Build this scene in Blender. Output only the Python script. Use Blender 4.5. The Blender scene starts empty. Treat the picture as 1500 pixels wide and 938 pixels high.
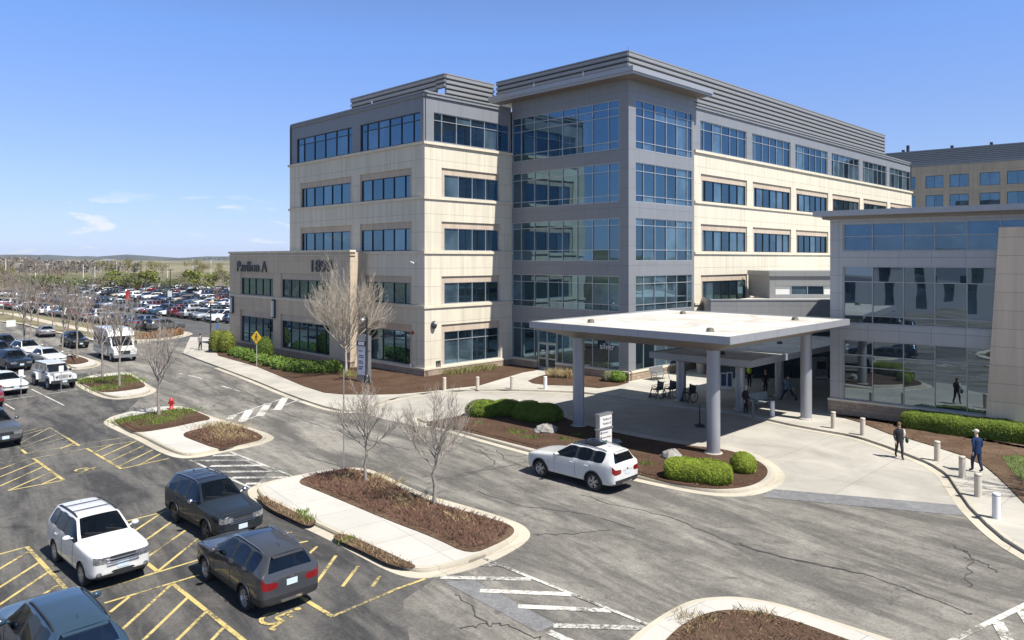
import bpy, bmesh, math, random
from mathutils import Vector, Matrix
from mathutils.bvhtree import BVHTree
R = random.Random(7)
SC = bpy.context.scene
COL = SC.collection
H, F, CX, V0 = 9.8, 1096.0, 750.0, 380.0      # camera height and lens measured from the photograph's vanishing points
S2 = math.sqrt(.5)
PI = math.pi

def P(u, v, z=0.0):
    """ground (or level z) point seen at photograph position u, v"""
    y = F * (H - z) / (v - V0)
    return Vector(((u - CX) / F * y, y, z))
def C(pts, ox, oy, s):
    return [(ox + a / s, oy + b / s) for a, b in pts]
def G(pts, z=0.0):
    return [P(u, v, z) for u, v in pts]

# ------------------------------------------------------------------ mesh builder
ORG = {}
class MB:
    def __init__(s):
        s.v = []; s.f = []; s.m = []; s.sm = []
    def poly(s, pts, m=0, out=None, smooth=False):
        pts = [Vector(p) for p in pts]
        if out is not None:
            n = Vector((0, 0, 0))
            for i in range(len(pts)):
                a, b = pts[i], pts[(i + 1) % len(pts)]
                n += Vector(((a.y - b.y) * (a.z + b.z), (a.z - b.z) * (a.x + b.x), (a.x - b.x) * (a.y + b.y)))
            if n.dot(Vector(out)) < 0: pts.reverse()
        k = len(s.v); s.v += pts
        s.f.append(tuple(range(k, k + len(pts)))); s.m.append(m); s.sm.append(smooth)
    def mesh(s, vs, fs, m=0, smooth=False):
        k = len(s.v); s.v += [Vector(p) for p in vs]
        for f in fs:
            s.f.append(tuple(k + i for i in f)); s.m.append(m); s.sm.append(smooth)
    def fbox(s, O, X, Y, x0, x1, y0, y1, z0, z1, m=0):
        """box in a frame: O + X*x + Y*y, z up"""
        p = lambda x, y, z: Vector((O[0] + X[0]*x + Y[0]*y, O[1] + X[1]*x + Y[1]*y, (O[2] if len(O) > 2 else 0) + z))
        vs = [p(x, y, z) for z in (z0, z1) for y in (y0, y1) for x in (x0, x1)]
        fs = [(0,2,3,1), (4,5,7,6), (0,1,5,4), (2,6,7,3), (0,4,6,2), (1,3,7,5)]
        if X[0]*Y[1] - X[1]*Y[0] < 0: fs = [f[::-1] for f in fs]
        s.mesh(vs, fs, m)
    def box(s, x0, x1, y0, y1, z0, z1, m=0):
        s.fbox((0, 0, 0), (1, 0), (0, 1), x0, x1, y0, y1, z0, z1, m)
    def tube(s, pts, rad, n=8, m=0, cap=True, smooth=True):
        pts = [Vector(p) for p in pts]
        if not hasattr(rad, '__len__'): rad = [rad] * len(pts)
        vs = []; ref = None
        for i, p in enumerate(pts):
            d = (pts[min(i+1, len(pts)-1)] - pts[max(i-1, 0)])
            if d.length < 1e-9: d = Vector((0, 0, 1))
            d.normalize()
            if ref is None: ref = Vector((1, 0, 0)) if abs(d.x) < .8 else Vector((0, 1, 0))
            a = (ref - d * ref.dot(d)).normalized(); b = d.cross(a); ref = a
            for k in range(n):
                t = 2 * PI * k / n
                vs.append(p + (a * math.cos(t) + b * math.sin(t)) * rad[i])
        fs = []
        for i in range(len(pts) - 1):
            for k in range(n):
                fs.append((i*n + k, i*n + (k+1) % n, (i+1)*n + (k+1) % n, (i+1)*n + k))
        s.mesh(vs, fs, m, smooth)
        if cap:
            s.mesh(vs[:n], [tuple(range(n))[::-1]], m); s.mesh(vs[-n:], [tuple(range(n))], m)
    def lathe(s, prof, c=(0, 0, 0), n=16, m=0, axis='z', smooth=True):
        vs = []
        for r, h in prof:
            for k in range(n):
                t = 2 * PI * k / n
                if axis == 'z': vs.append((c[0] + r*math.cos(t), c[1] + r*math.sin(t), c[2] + h))
                else: vs.append((c[0] + r*math.cos(t), c[1] + h, c[2] + r*math.sin(t)))
        fs = []
        for i in range(len(prof) - 1):
            for k in range(n):
                f = (i*n + k, i*n + (k+1) % n, (i+1)*n + (k+1) % n, (i+1)*n + k)
                fs.append(f if axis == 'z' else f[::-1])
        s.mesh(vs, fs, m, smooth)
    def prism(s, pts, z0, z1, m=0, ms=None, bottom=False):
        a = [Vector((p[0], p[1], z0)) for p in pts]; b = [Vector((p[0], p[1], z1)) for p in pts]
        s.poly(b, m, (0, 0, 1))
        if bottom: s.poly(a, m, (0, 0, -1))
        n = len(pts)
        ar = sum(a[i].x * a[(i+1) % n].y - a[(i+1) % n].x * a[i].y for i in range(n))
        for i in range(n):
            j = (i + 1) % n
            q = [a[i], a[j], b[j], b[i]]
            s.poly(q if ar > 0 else q[::-1], m if ms is None else ms)
    def ell(s, c, r, n=12, k=8, m=0, jit=0, rr=R):
        vs = []; fs = []
        for i in range(k + 1):
            th = PI * i / k
            for j in range(n):
                ph = 2 * PI * j / n; q = 1 + (rr.uniform(-jit, jit) if jit else 0)
                vs.append((c[0] + r[0]*q*math.sin(th)*math.cos(ph), c[1] + r[1]*q*math.sin(th)*math.sin(ph), c[2] + r[2]*q*math.cos(th)))
        for i in range(k):
            for j in range(n):
                fs.append((i*n + j, (i+1)*n + j, (i+1)*n + (j+1) % n, i*n + (j+1) % n))
        s.mesh(vs, fs, m, True)
    def build(s, name, mats, parent=None, origin=None):
        if not isinstance(mats, (list, tuple)): mats = [mats]
        org = Vector((0, 0, 0))
        if parent is not None: org = ORG.get(parent.name, org)
        if origin is not None: org = Vector(origin)
        me = bpy.data.meshes.new(name)
        me.from_pydata([tuple(p - org) for p in s.v], [], s.f)
        for k in mats: me.materials.append(k)
        if len(me.polygons) == len(s.f):
            me.polygons.foreach_set('material_index', s.m)
            me.polygons.foreach_set('use_smooth', s.sm)
        uv = me.uv_layers.new(name='UVMap')
        dat = [0.0] * (2 * len(me.loops))
        for p in me.polygons:
            n = p.normal
            if abs(n.z) < .7:
                l = math.hypot(n.x, n.y) or 1; tx, ty = -n.y / l, n.x / l
                if tx < 0 or (abs(tx) < 1e-6 and ty < 0): tx, ty = -tx, -ty
            for li in p.loop_indices:
                q = s.v[me.loops[li].vertex_index]
                if abs(n.z) < .7: dat[2*li] = q.x*tx + q.y*ty; dat[2*li+1] = q.z
                else: dat[2*li] = q.x; dat[2*li+1] = q.y
        uv.data.foreach_set('uv', dat)
        o = bpy.data.objects.new(name, me); COL.objects.link(o)
        if parent is not None:
            o.parent = parent; ORG[o.name] = org
        else:
            o.location = org; ORG[o.name] = org
        return o

def tag(o, label=None, cat=None, group=None, kind=None):
    if label: o['label'] = label
    if cat: o['category'] = cat
    if group: o['group'] = group
    if kind: o['kind'] = kind
    return o
def thing(name, label, cat, loc=(0, 0, 0), group=None):
    o = bpy.data.objects.new(name, None); COL.objects.link(o)
    o.empty_display_size = .2
    o.location = loc; ORG[o.name] = Vector(loc)
    return tag(o, label, cat, group)
KIDS = {}
def kids(o):
    return [c for c in COL.objects if c.parent is o]
def dup(root, loc=None, rotz=None, label=None, group=None, scale=None, cache={}):
    if root.name not in cache:
        cache[root.name] = [(c, kids(c)) for c in kids(root)]
    r = root.copy(); COL.objects.link(r)
    if loc is not None: r.location = loc
    if rotz is not None: r.rotation_euler = (0, 0, rotz)
    if scale is not None: r.scale = scale if hasattr(scale, '__len__') else (scale,) * 3
    if label: r['label'] = label
    if group: r['group'] = group
    for c, gs in cache[root.name]:
        d = c.copy(); COL.objects.link(d); d.parent = r
        for g in gs:
            e = g.copy(); COL.objects.link(e); e.parent = d
    return r
def struct(name, mb, mats, label=None, kind='structure'):
    o = mb.build(name, mats); tag(o, label, None, None, kind); return o
def evmesh(o):
    dg = bpy.context.evaluated_depsgraph_get(); dg.update()
    return bpy.data.meshes.new_from_object(o.evaluated_get(dg), preserve_all_data_layers=True, depsgraph=dg)

# ------------------------------------------------------------------ materials
MATS = {}
def newmat(name):
    m = bpy.data.materials.new(name); m.use_nodes = True
    nt = m.node_tree; b = nt.nodes['Principled BSDF']
    MATS[name] = m
    return m, nt, b
def lk(nt, a, b): nt.links.new(a, b)
def nd(nt, t, **kw):
    n = nt.nodes.new(t)
    for k, v in kw.items():
        if k.startswith('i_'): n.inputs[k[2:].replace('_', ' ')].default_value = v
        else: setattr(n, k, v)
    return n
def ramp(nt, fac, stops):
    r = nt.nodes.new('ShaderNodeValToRGB')
    while len(r.color_ramp.elements) < len(stops): r.color_ramp.elements.new(.5)
    for e, (p, c) in zip(r.color_ramp.elements, stops):
        e.position = p; e.color = tuple(c) + (1,) if len(c) == 3 else c
    lk(nt, fac, r.inputs[0]); return r.outputs[0]
def noise(nt, scale, detail=4, rough=.55, vec=None, dist=0):
    n = nd(nt, 'ShaderNodeTexNoise'); n.inputs['Scale'].default_value = scale
    n.inputs['Detail'].default_value = detail; n.inputs['Roughness'].default_value = rough; n.inputs['Distortion'].default_value = dist
    if vec is not None: lk(nt, vec, n.inputs['Vector'])
    return n.outputs['Fac']
def coords(nt, which='Object', scale=(1, 1, 1), rot=0):
    t = nd(nt, 'ShaderNodeTexCoord'); mp = nd(nt, 'ShaderNodeMapping')
    mp.vector_type = 'TEXTURE'; mp.inputs['Scale'].default_value = tuple(1/q for q in scale); mp.inputs['Rotation'].default_value = (0, 0, rot)
    lk(nt, t.outputs[which], mp.inputs['Vector']); return mp.outputs[0]
def mix(nt, fac, a, b, mode='MIX'):
    n = nd(nt, 'ShaderNodeMix', data_type='RGBA', blend_type=mode)
    for s, x in ((0, fac), (6, a), (7, b)):
        if hasattr(x, 'is_linked') or hasattr(x, 'links'): lk(nt, x, n.inputs[s])
        else: n.inputs[s].default_value = x if s == 0 else (tuple(x) + (1,) if len(x) == 3 else x)
    return n.outputs[2]
def bump(nt, b, hgt, st=.3, dist=.02):
    n = nd(nt, 'ShaderNodeBump'); n.inputs['Strength'].default_value = st; n.inputs['Distance'].default_value = dist
    lk(nt, hgt, n.inputs['Height']); lk(nt, n.outputs[0], b.inputs['Normal'])
def simple(name, col, rough=.6, metal=0, var=.12, sc=3.0, spec=.5, coat=0, bmp=0):
    m, nt, b = newmat(name)
    v = coords(nt)
    f = noise(nt, sc, 5, .6, v)
    lo = tuple(c * (1 - var) for c in col); hi = tuple(min(1, c * (1 + var)) for c in col)
    lk(nt, ramp(nt, f, [(.3, lo), (.7, hi)]), b.inputs['Base Color'])
    b.inputs['Roughness'].default_value = rough; b.inputs['Metallic'].default_value = metal
    b.inputs['Specular IOR Level'].default_value = spec
    if coat: b.inputs['Coat Weight'].default_value = coat; b.inputs['Coat Roughness'].default_value = .03
    if bmp: bump(nt, b, noise(nt, sc * 12, 4, .6, v), bmp, .01)
    return m
def cladding(name, col, bw, bh, joint=.012, rough=.75, var=.05, metal=0, streak=.16, off=0.0, jd=.45):
    """wall panels with recessed joints, in metres along the wall"""
    m, nt, b = newmat(name)
    uv = coords(nt, 'UV')
    br = nd(nt, 'ShaderNodeTexBrick'); br.offset = off
    br.inputs['Scale'].default_value = 1; br.inputs['Brick Width'].default_value = bw; br.inputs['Row Height'].default_value = bh
    br.inputs['Mortar Size'].default_value = joint; br.inputs['Mortar Smooth'].default_value = .2
    br.inputs['Color1'].default_value = tuple(c*(1-var) for c in col) + (1,)
    br.inputs['Color2'].default_value = tuple(c*(1+var) for c in col) + (1,)
    br.inputs['Mortar'].default_value = tuple(c*jd for c in col) + (1,)
    lk(nt, uv, br.inputs['Vector'])
    su = coords(nt, 'UV', (2.2, .12, 1))
    st = noise(nt, 1.0, 5, .6, su)
    fine = noise(nt, 55, 3, .6, uv)
    c = mix(nt, 1.0, br.outputs['Color'], ramp(nt, st, [(.35, (1-streak,)*3), (.62, (1, 1, 1))]), 'MULTIPLY')
    c = mix(nt, .5, c, ramp(nt, fine, [(.3, (.86,)*3), (.7, (1.06,)*3)]), 'MULTIPLY')
    lk(nt, c, b.inputs['Base Color'])
    b.inputs['Roughness'].default_value = rough; b.inputs['Metallic'].default_value = metal
    inv = nd(nt, 'ShaderNodeMath', operation='SUBTRACT'); inv.inputs[0].default_value = 1
    lk(nt, br.outputs['Fac'], inv.inputs[1])
    bump(nt, b, inv.outputs[0], .5, .02)
    return m
cream = cladding('cream_panels', (.655, .60, .48), 3.55, 1.506, .012, var=.025, jd=.5)
tan_panel = cladding('tan_panels', (.52, .43, .335), 2.6, 1.2, .010)
podium_m = cladding('podium_panels', (.56, .455, .33), 3.2, 1.2, .010, jd=.6)
tan_wall = cladding('tan_wall', (.66, .54, .41), 3.2, 1.0, .012, jd=.5)
grey_pan = cladding('grey_metal_panels', (.208, .220, .240), 2.5, 1.55, .010, .5, .03, 0, .06)
grey_link = cladding('grey_link_panels', (.24, .245, .25), 2.6, 3, .010, .5, .03, 0, .06)
silver_pan = cladding('silver_panels', (.34, .35, .36), 1.7, 1.1, .010, .42, .03, .2, .06)
tan_far = cladding('far_tan_panels', (.50, .41, .31), 2.4, 2.0, .010)
brick = cladding('split_face_block', (.36, .28, .21), .42, .21, .008, .9, .14, 0, .15, .5)
ledge_m = simple('stone_ledge', (.62, .55, .43), .8, var=.1, sc=1.5)
louver = simple('louver_metal', (.235, .24, .25), .5, .1, .06)
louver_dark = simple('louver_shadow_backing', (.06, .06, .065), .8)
frame_dark = simple('window_frame_dark', (.05, .055, .065), .45, .3)
frame_light = simple('window_frame_silver', (.42, .44, .46), .4, .4)
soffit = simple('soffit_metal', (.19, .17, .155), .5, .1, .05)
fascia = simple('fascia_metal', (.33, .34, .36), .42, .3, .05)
column_m = simple('column_metal', (.33, .34, .36), .4, .35, .05, 1)
black = simple('black_trim', (.02, .02, .022), .55)
blackm = simple('black_metal', (.025, .025, .028), .4, .3)
steel = simple('steel', (.5, .5, .5), .35, .8)
white_p = simple('white_sheet', (.64, .64, .62), .55, 0, .04)
dark_letter = simple('dark_letters', (.05, .055, .065), .4)
def glass(name, tint, inner, refl, wav=.03, wsc=.7):
    m, nt, b = newmat(name); nt.nodes.remove(b)
    out = nt.nodes['Material Output']
    v = coords(nt)
    d = nd(nt, 'ShaderNodeBsdfDiffuse'); g = nd(nt, 'ShaderNodeBsdfGlossy')
    d.inputs['Color'].default_value = tuple(inner) + (1,)
    vs = coords(nt, 'Object', (.5, .5, .35))
    lk(nt, ramp(nt, noise(nt, 1.2, 3, .5, vs), [(.35, tuple(c*.55 for c in inner)), (.7, tuple(c*1.35 for c in inner))]), d.inputs['Color'])
    g.inputs['Color'].default_value = tuple(tint) + (1,); g.inputs['Roughness'].default_value = .012
    lw = nd(nt, 'ShaderNodeLayerWeight'); lw.inputs['Blend'].default_value = .25
    mr = nd(nt, 'ShaderNodeMapRange'); mr.inputs['To Min'].default_value = refl; mr.inputs['To Max'].default_value = .72
    lk(nt, lw.outputs['Fresnel'], mr.inputs['Value'])
    ms = nd(nt, 'ShaderNodeMixShader')
    lk(nt, mr.outputs[0], ms.inputs[0]); lk(nt, d.outputs[0], ms.inputs[1]); lk(nt, g.outputs[0], ms.inputs[2])
    bp = nd(nt, 'ShaderNodeBump'); bp.inputs['Strength'].default_value = wav; bp.inputs['Distance'].default_value = .1
    lk(nt, noise(nt, wsc, 1, .4, v), bp.inputs['Height'])
    lk(nt, bp.outputs[0], g.inputs['Normal'])
    lk(nt, ms.outputs[0], out.inputs['Surface'])
    return m
gl_a = glass('office_glass_clear', (.28, .46, .59), (.014, .024, .034), .38, .06)
gl_b = glass('office_glass_blind', (.28, .46, .59), (.075, .115, .145), .36)
gl_c = glass('office_glass_dark', (.28, .46, .59), (.008, .013, .018), .34)
gl_r = glass('pavilion_glass', (.42, .52, .60), (.022, .032, .042), .40, .06, .5)
gl_rb = glass('pavilion_spandrel_glass', (.27, .42, .55), (.04, .075, .13), .30, .06, .4)
def cabin_glass():
    m, nt, b = newmat('cabin_glass'); nt.nodes.remove(b); out = nt.nodes['Material Output']
    t = nd(nt, 'ShaderNodeBsdfTransparent'); t.inputs['Color'].default_value = (.42, .46, .47, 1)
    g = nd(nt, 'ShaderNodeBsdfGlossy'); g.inputs['Color'].default_value = (.8, .85, .9, 1); g.inputs['Roughness'].default_value = .01
    lw = nd(nt, 'ShaderNodeLayerWeight'); lw.inputs['Blend'].default_value = .22
    mr = nd(nt, 'ShaderNodeMapRange'); mr.inputs['To Min'].default_value = .06; mr.inputs['To Max'].default_value = .7; lk(nt, lw.outputs['Fresnel'], mr.inputs['Value'])
    ms = nd(nt, 'ShaderNodeMixShader'); lk(nt, mr.outputs[0], ms.inputs[0]); lk(nt, t.outputs[0], ms.inputs[1]); lk(nt, g.outputs[0], ms.inputs[2]); lk(nt, ms.outputs[0], out.inputs['Surface'])
    return m
cabinglass = cabin_glass()
carglass = glass('car_glass', (.55, .6, .65), (.010, .012, .014), .06, 0)

def asphalt(name, c0, c1, dark, rot, streak=1.0, stain=.5):
    m, nt, b = newmat(name)
    v = coords(nt); vr = coords(nt, 'Object', (.11, .6, 1), rot)
    big = noise(nt, .11, 5, .6, v, .6)
    strk = noise(nt, 1.0, 7, .68, vr, .5)
    vr2 = coords(nt, 'Object', (.35, 2.2, 1), rot)
    s2 = noise(nt, 1.0, 5, .7, vr2, .8)
    fine = noise(nt, 70, 3, .7, v)
    med = noise(nt, 2.3, 6, .65, v, 1.0)
    c = mix(nt, ramp(nt, big, [(.35, (0,)*3), (.65, (1,)*3)]), c0, c1)
    c = mix(nt, ramp(nt, strk, [(.42, (.85*stain,)*3), (.58, (0,)*3)]), c, dark)
    c = mix(nt, ramp(nt, s2, [(.30, (.55*stain,)*3), (.48, (0,)*3)]), c, dark)
    c = mix(nt, 1.0, c, ramp(nt, med, [(.3, (.80,)*3), (.7, (1.15,)*3)]), 'MULTIPLY')
    grit = noise(nt, 11, 5, .8, v, .3); oil = noise(nt, .55, 4, .6, v, 1.6)
    bl_ = noise(nt, 1.0, 4, .62, coords(nt, 'Object', (.17, .42, 1), rot), .9)
    c = mix(nt, ramp(nt, bl_, [(.50, (0,)*3), (.66, (.62*stain,)*3)]), c, dark)
    c = mix(nt, 1.0, c, ramp(nt, grit, [(.30, (.70,)*3), (.70, (1.28,)*3)]), 'MULTIPLY')
    c = mix(nt, ramp(nt, oil, [(.62, (0,)*3), (.72, (.55,)*3)]), c, tuple(q * .8 for q in dark) if c0[0] > .1 else tuple(q * .5 for q in c0))
    c = mix(nt, 1.0, c, ramp(nt, fine, [(.25, (.72,)*3), (.75, (1.25,)*3)]), 'MULTIPLY')
    vo = nd(nt, 'ShaderNodeTexVoronoi', feature='DISTANCE_TO_EDGE'); vo.inputs['Scale'].default_value = .17
    dv = nd(nt, 'ShaderNodeMix', data_type='RGBA'); dv.inputs[0].default_value = .035
    nn = nd(nt, 'ShaderNodeTexNoise'); nn.inputs['Scale'].default_value = .9; nn.inputs['Detail'].default_value = 5; lk(nt, v, nn.inputs['Vector'])
    va = nd(nt, 'ShaderNodeVectorMath', operation='SCALE'); va.inputs['Scale'].default_value = 2.2
    lk(nt, nn.outputs['Color'], va.inputs[0])
    vb = nd(nt, 'ShaderNodeVectorMath', operation='ADD'); lk(nt, v, vb.inputs[0]); lk(nt, va.outputs[0], vb.inputs[1])
    lk(nt, vb.outputs[0], vo.inputs['Vector'])
    cr = ramp(nt, vo.outputs['Distance'], [(.0, (1,)*3), (.0045, (0,)*3)])
    msk = ramp(nt, noise(nt, .13, 2, .5, v), [(.5, (0,)*3), (.56, (.45,)*3)])
    c = mix(nt, mix(nt, 1.0, cr, msk, 'MULTIPLY'), c, (.03, .03, .03))
    lk(nt, c, b.inputs['Base Color']); b.inputs['Roughness'].default_value = .88; b.inputs['Specular IOR Level'].default_value = .25
    bump(nt, b, fine, .35, .01)
    return m
RA = math.radians(128)
road_m = asphalt('road_asphalt', (.280, .262, .228), (.208, .195, .171), (.070, .066, .063), RA, 1, .85)
lot_m = asphalt('parking_asphalt', (.056, .055, .056), (.040, .040, .041), (.17, .16, .145), RA, 1, .65)
farlot_m = asphalt('far_lot_asphalt', (.12, .118, .115), (.09, .09, .09), (.06, .06, .06), RA)
patch_m = asphalt('patch_asphalt', (.20, .20, .205), (.18, .18, .185), (.12, .12, .12), RA, 1, .2)
tar_m = simple('tar_sealant', (.07, .066, .063), .6)
def concrete(name, col, joint=1.6, var=.12, rot=-PI/4):
    m, nt, b = newmat(name)
    v = coords(nt); vr = coords(nt, 'Object', (1, 1, 1), rot)
    br = nd(nt, 'ShaderNodeTexBrick'); br.offset = 0
    br.inputs['Scale'].default_value = 1; br.inputs['Brick Width'].default_value = joint; br.inputs['Row Height'].default_value = joint
    br.inputs['Mortar Size'].default_value = .012; br.inputs['Mortar Smooth'].default_value = .3
    br.inputs['Color1'].default_value = tuple(c*.95 for c in col) + (1,); br.inputs['Color2'].default_value = tuple(c*1.05 for c in col) + (1,)
    br.inputs['Mortar'].default_value = tuple(c*.55 for c in col) + (1,)
    lk(nt, vr, br.inputs['Vector'])
    c = br.outputs['Color']
    c = mix(nt, 1, c, ramp(nt, noise(nt, .35, 6, .65, v, .6), [(.3, (1-2*var,)*3), (.65, (1.04,)*3)]), 'MULTIPLY')
    c = mix(nt, 1, c, ramp(nt, noise(nt, 30, 3, .6, v), [(.3, (.9,)*3), (.7, (1.06,)*3)]), 'MULTIPLY')
    lk(nt, c, b.inputs['Base Color']); b.inputs['Roughness'].default_value = .85; b.inputs['Specular IOR Level'].default_value = .3
    return m
conc = concrete('pavement_concrete', (.435, .41, .36), 1.8)
drive_m = concrete('drive_concrete', (.385, .362, .32), 4.2, .14)
kerb_m = concrete('kerb_concrete', (.48, .435, .35), 3.0, .12)
conc_w = concrete('bright_concrete', (.475, .455, .415), 1.9, .06, math.radians(-52))
def paint(name, col, under, wear):
    m, nt, b = newmat(name)
    v = coords(nt)
    f = noise(nt, 9, 6, .75, v, .5); f2 = noise(nt, .6, 3, .5, v)
    k = mix(nt, .45, f, f2)
    c = mix(nt, ramp(nt, k, [(wear - .03, (1,)*3), (wear + .05, (0,)*3)]), col, under)
    c = mix(nt, 1, c, ramp(nt, noise(nt, 3, 4, .6, v), [(.3, (.82,)*3), (.7, (1.08,)*3)]), 'MULTIPLY')
    lk(nt, c, b.inputs['Base Color']); b.inputs['Roughness'].default_value = .7
    return m
yel_m = paint('yellow_paint', (.52, .41, .155), (.10, .09, .065), .455)
yel_worn = paint('worn_yellow_paint', (.38, .33, .20), (.10, .095, .085), .50)
whi_m = paint('white_paint', (.60, .58, .53), (.16, .15, .13), .46)
whi_worn = paint('worn_white_paint', (.52, .51, .47), (.12, .115, .10), .485)
def mulch(name, a, c2):
    m, nt, b = newmat(name)
    v = coords(nt)
    f = noise(nt, 16, 6, .75, v, 1.5); g2 = noise(nt, .6, 4, .6, v)
    c = ramp(nt, f, [(.28, tuple(x*.35 for x in a)), (.5, a), (.72, tuple(x*1.9 for x in a))])
    c = mix(nt, ramp(nt, g2, [(.45, (0,)*3), (.62, (.55,)*3)]), c, c2)
    lk(nt, c, b.inputs['Base Color']); b.inputs['Roughness'].default_value = .95; b.inputs['Specular IOR Level'].default_value = .1
    bump(nt, b, f, 1.0, .05)
    return m
mulch_m = mulch('bark_mulch', (.078, .047, .032), (.12, .078, .052))
mulch_d = mulch('dry_mulch', (.105, .068, .046), (.20, .14, .095))
chip_m = simple('mulch_chip', (.14, .088, .06), .95, 0, .5, 6, .1)
def plant(name, col, var=.35, sc=4, trans=0):
    m, nt, b = newmat(name)
    v = coords(nt)
    f = noise(nt, sc, 4, .6, v)
    lk(nt, ramp(nt, f, [(.3, tuple(c*(1-var) for c in col)), (.7, tuple(c*(1+var) for c in col))]), b.inputs['Base Color'])
    b.inputs['Roughness'].default_value = .75; b.inputs['Specular IOR Level'].default_value = .2
    return m
bark_m = simple('grey_bark', (.26, .23, .20), .9, 0, .3, 9, .1)
twig_m = simple('grey_twigs', (.30, .265, .23), .9, 0, .25, 5, .1)
twig_tan = simple('tan_twigs', (.42, .345, .25), .9, 0, .25, 5, .1)
twig_red = simple('reddish_twigs', (.25, .18, .15), .9, 0, .25, 5, .1)
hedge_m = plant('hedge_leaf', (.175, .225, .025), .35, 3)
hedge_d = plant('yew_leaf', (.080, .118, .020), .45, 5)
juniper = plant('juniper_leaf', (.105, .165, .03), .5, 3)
arbor = plant('arborvitae_leaf', (.15, .17, .03), .4, 4)
grass_m = plant('grass_blade', (.12, .19, .03), .4, 5)
dry_m = plant('dry_grass_blade', (.36, .28, .15), .35, 5)
stone_m = simple('boulder_stone', (.27, .255, .235), .9, 0, .25, 4, .2, 0, .5)
bollard_m = simple('bollard_concrete', (.50, .44, .36), .8, 0, .08, 6)
bollard_w = simple('bollard_painted', (.68, .68, .66), .6, 0, .06, 6)
roof_m, _nt, _b = newmat('white_roof_membrane')
_v = coords(_nt)
_c = mix(_nt, ramp(_nt, noise(_nt, .30, 6, .7, _v, 1.2), [(.47, (0,)*3), (.62, (.5,)*3)]), (.55, .54, .505), (.33, .25, .175))
_c = mix(_nt, 1, _c, ramp(_nt, noise(_nt, 1.6, 5, .6, _v), [(.3, (.88,)*3), (.7, (1.03,)*3)]), 'MULTIPLY')
_br = nd(_nt, 'ShaderNodeTexBrick'); _br.offset = 0; _br.inputs['Scale'].default_value = 1; _br.inputs['Brick Width'].default_value = 6; _br.inputs['Row Height'].default_value = 1.9
_br.inputs['Mortar Size'].default_value = .03; _br.inputs['Color1'].default_value = (1, 1, 1, 1); _br.inputs['Color2'].default_value = (.96, .96, .96, 1); _br.inputs['Mortar'].default_value = (.80, .79, .77, 1)
lk(_nt, coords(_nt, 'Object', (1, 1, 1), PI/4), _br.inputs['Vector'])
_c = mix(_nt, 1, _c, _br.outputs['Color'], 'MULTIPLY')
lk(_nt, _c, _b.inputs['Base Color']); _b.inputs['Roughness'].default_value = .8
red_m = simple('red_paint', (.42, .03, .03), .45)
ysign = simple('sign_yellow', (.80, .50, .02), .5, 0, .04)
skin_m = simple('skin', (.55, .36, .27), .6, 0, .05)

# ------------------------------------------------------------------ ground, roads, islands
def smooth(pts, it=2):
    for _ in range(it):
        q = []
        for i in range(len(pts)):
            a, b = pts[i], pts[(i+1) % len(pts)]
            q += [a * .75 + b * .25, a * .25 + b * .75]
        pts = q
    return pts
def area(pts):
    return sum(pts[i].x * pts[(i+1) % len(pts)].y - pts[(i+1) % len(pts)].x * pts[i].y for i in range(len(pts))) / 2
def inset(pts, d):
    if area(pts) < 0: pts = pts[::-1]
    out = []
    n = len(pts)
    for i in range(n):
        a, b, c = pts[i-1], pts[i], pts[(i+1) % n]
        e1 = (b - a); e2 = (c - b)
        if e1.length < 1e-6 or e2.length < 1e-6: out.append(b.copy()); continue
        n1 = Vector((-e1.y, e1.x, 0)).normalized(); n2 = Vector((-e2.y, e2.x, 0)).normalized()
        m = (n1 + n2); l = m.length
        m = m / l if l > 1e-6 else n1
        k = 1 / max(.5, m.dot(n1))
        out.append(b + m * d * k)
    return out
def inside(p, poly):
    c = False; j = len(poly) - 1
    for i in range(len(poly)):
        a, b = poly[i], poly[j]
        if (a.y > p[1]) != (b.y > p[1]) and p[0] < (b.x - a.x) * (p[1] - a.y) / (b.y - a.y) + a.x: c = not c
        j = i
    return c
def sample(poly, n, rr=R):
    xs = [p.x for p in poly]; ys = [p.y for p in poly]; out = []; g = 0
    while len(out) < n and g < n * 60:
        g += 1
        p = (rr.uniform(min(xs), max(xs)), rr.uniform(min(ys), max(ys)))
        if inside(p, poly): out.append(p)
    return out

# terrain
def terrain(x, y):
    d = math.hypot(x, y)
    z = 0
    if d > 380: z = (d - 380) * .0016 * (1 + .8 * math.sin(x * .004 + 1) * math.sin(y * .003))
    if y < 40 or d < 380: z = 0
    return z - .02
mb = MB()
rings = [0, 30, 60, 100, 150, 200, 260, 320, 380, 440, 520, 620, 760, 920, 1100, 1350, 1700, 2200, 2800, 3600, 4600, 6000]
NS = 72
vs = []
for r in rings:
    for k in range(NS):
        a = 2 * PI * k / NS; x, y = r * math.sin(a), r * math.cos(a); vs.append((x, y, terrain(x, y)))
fs = []
for i in range(len(rings) - 1):
    for k in range(NS):
        fs.append((i*NS+k, (i+1)*NS+k, (i+1)*NS+(k+1) % NS, i*NS+(k+1) % NS)[::-1])
mb.mesh(vs, fs, 0, True)
field_m, _nt, _b = newmat('spring_fields')
_v = coords(_nt)
_c = mix(_nt, ramp(_nt, noise(_nt, .012, 5, .6, _v, 1.5), [(.38, (0,)*3), (.62, (1,)*3)]), (.17, .148, .10), (.095, .115, .042))
_c = mix(_nt, ramp(_nt, noise(_nt, .004, 3, .5, _v), [(.45, (0,)*3), (.6, (.7,)*3)]), _c, (.27, .232, .16))
_c = mix(_nt, 1, _c, ramp(_nt, noise(_nt, .25, 6, .7, _v), [(.3, (.7,)*3), (.7, (1.2,)*3)]), 'MULTIPLY')
lk(_nt, _c, _b.inputs['Base Color']); _b.inputs['Roughness'].default_value = .95; _b.inputs['Specular IOR Level'].default_value = .1
struct('ground', mb, field_m, 'spring grass and bare fields running out to the hills')

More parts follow.
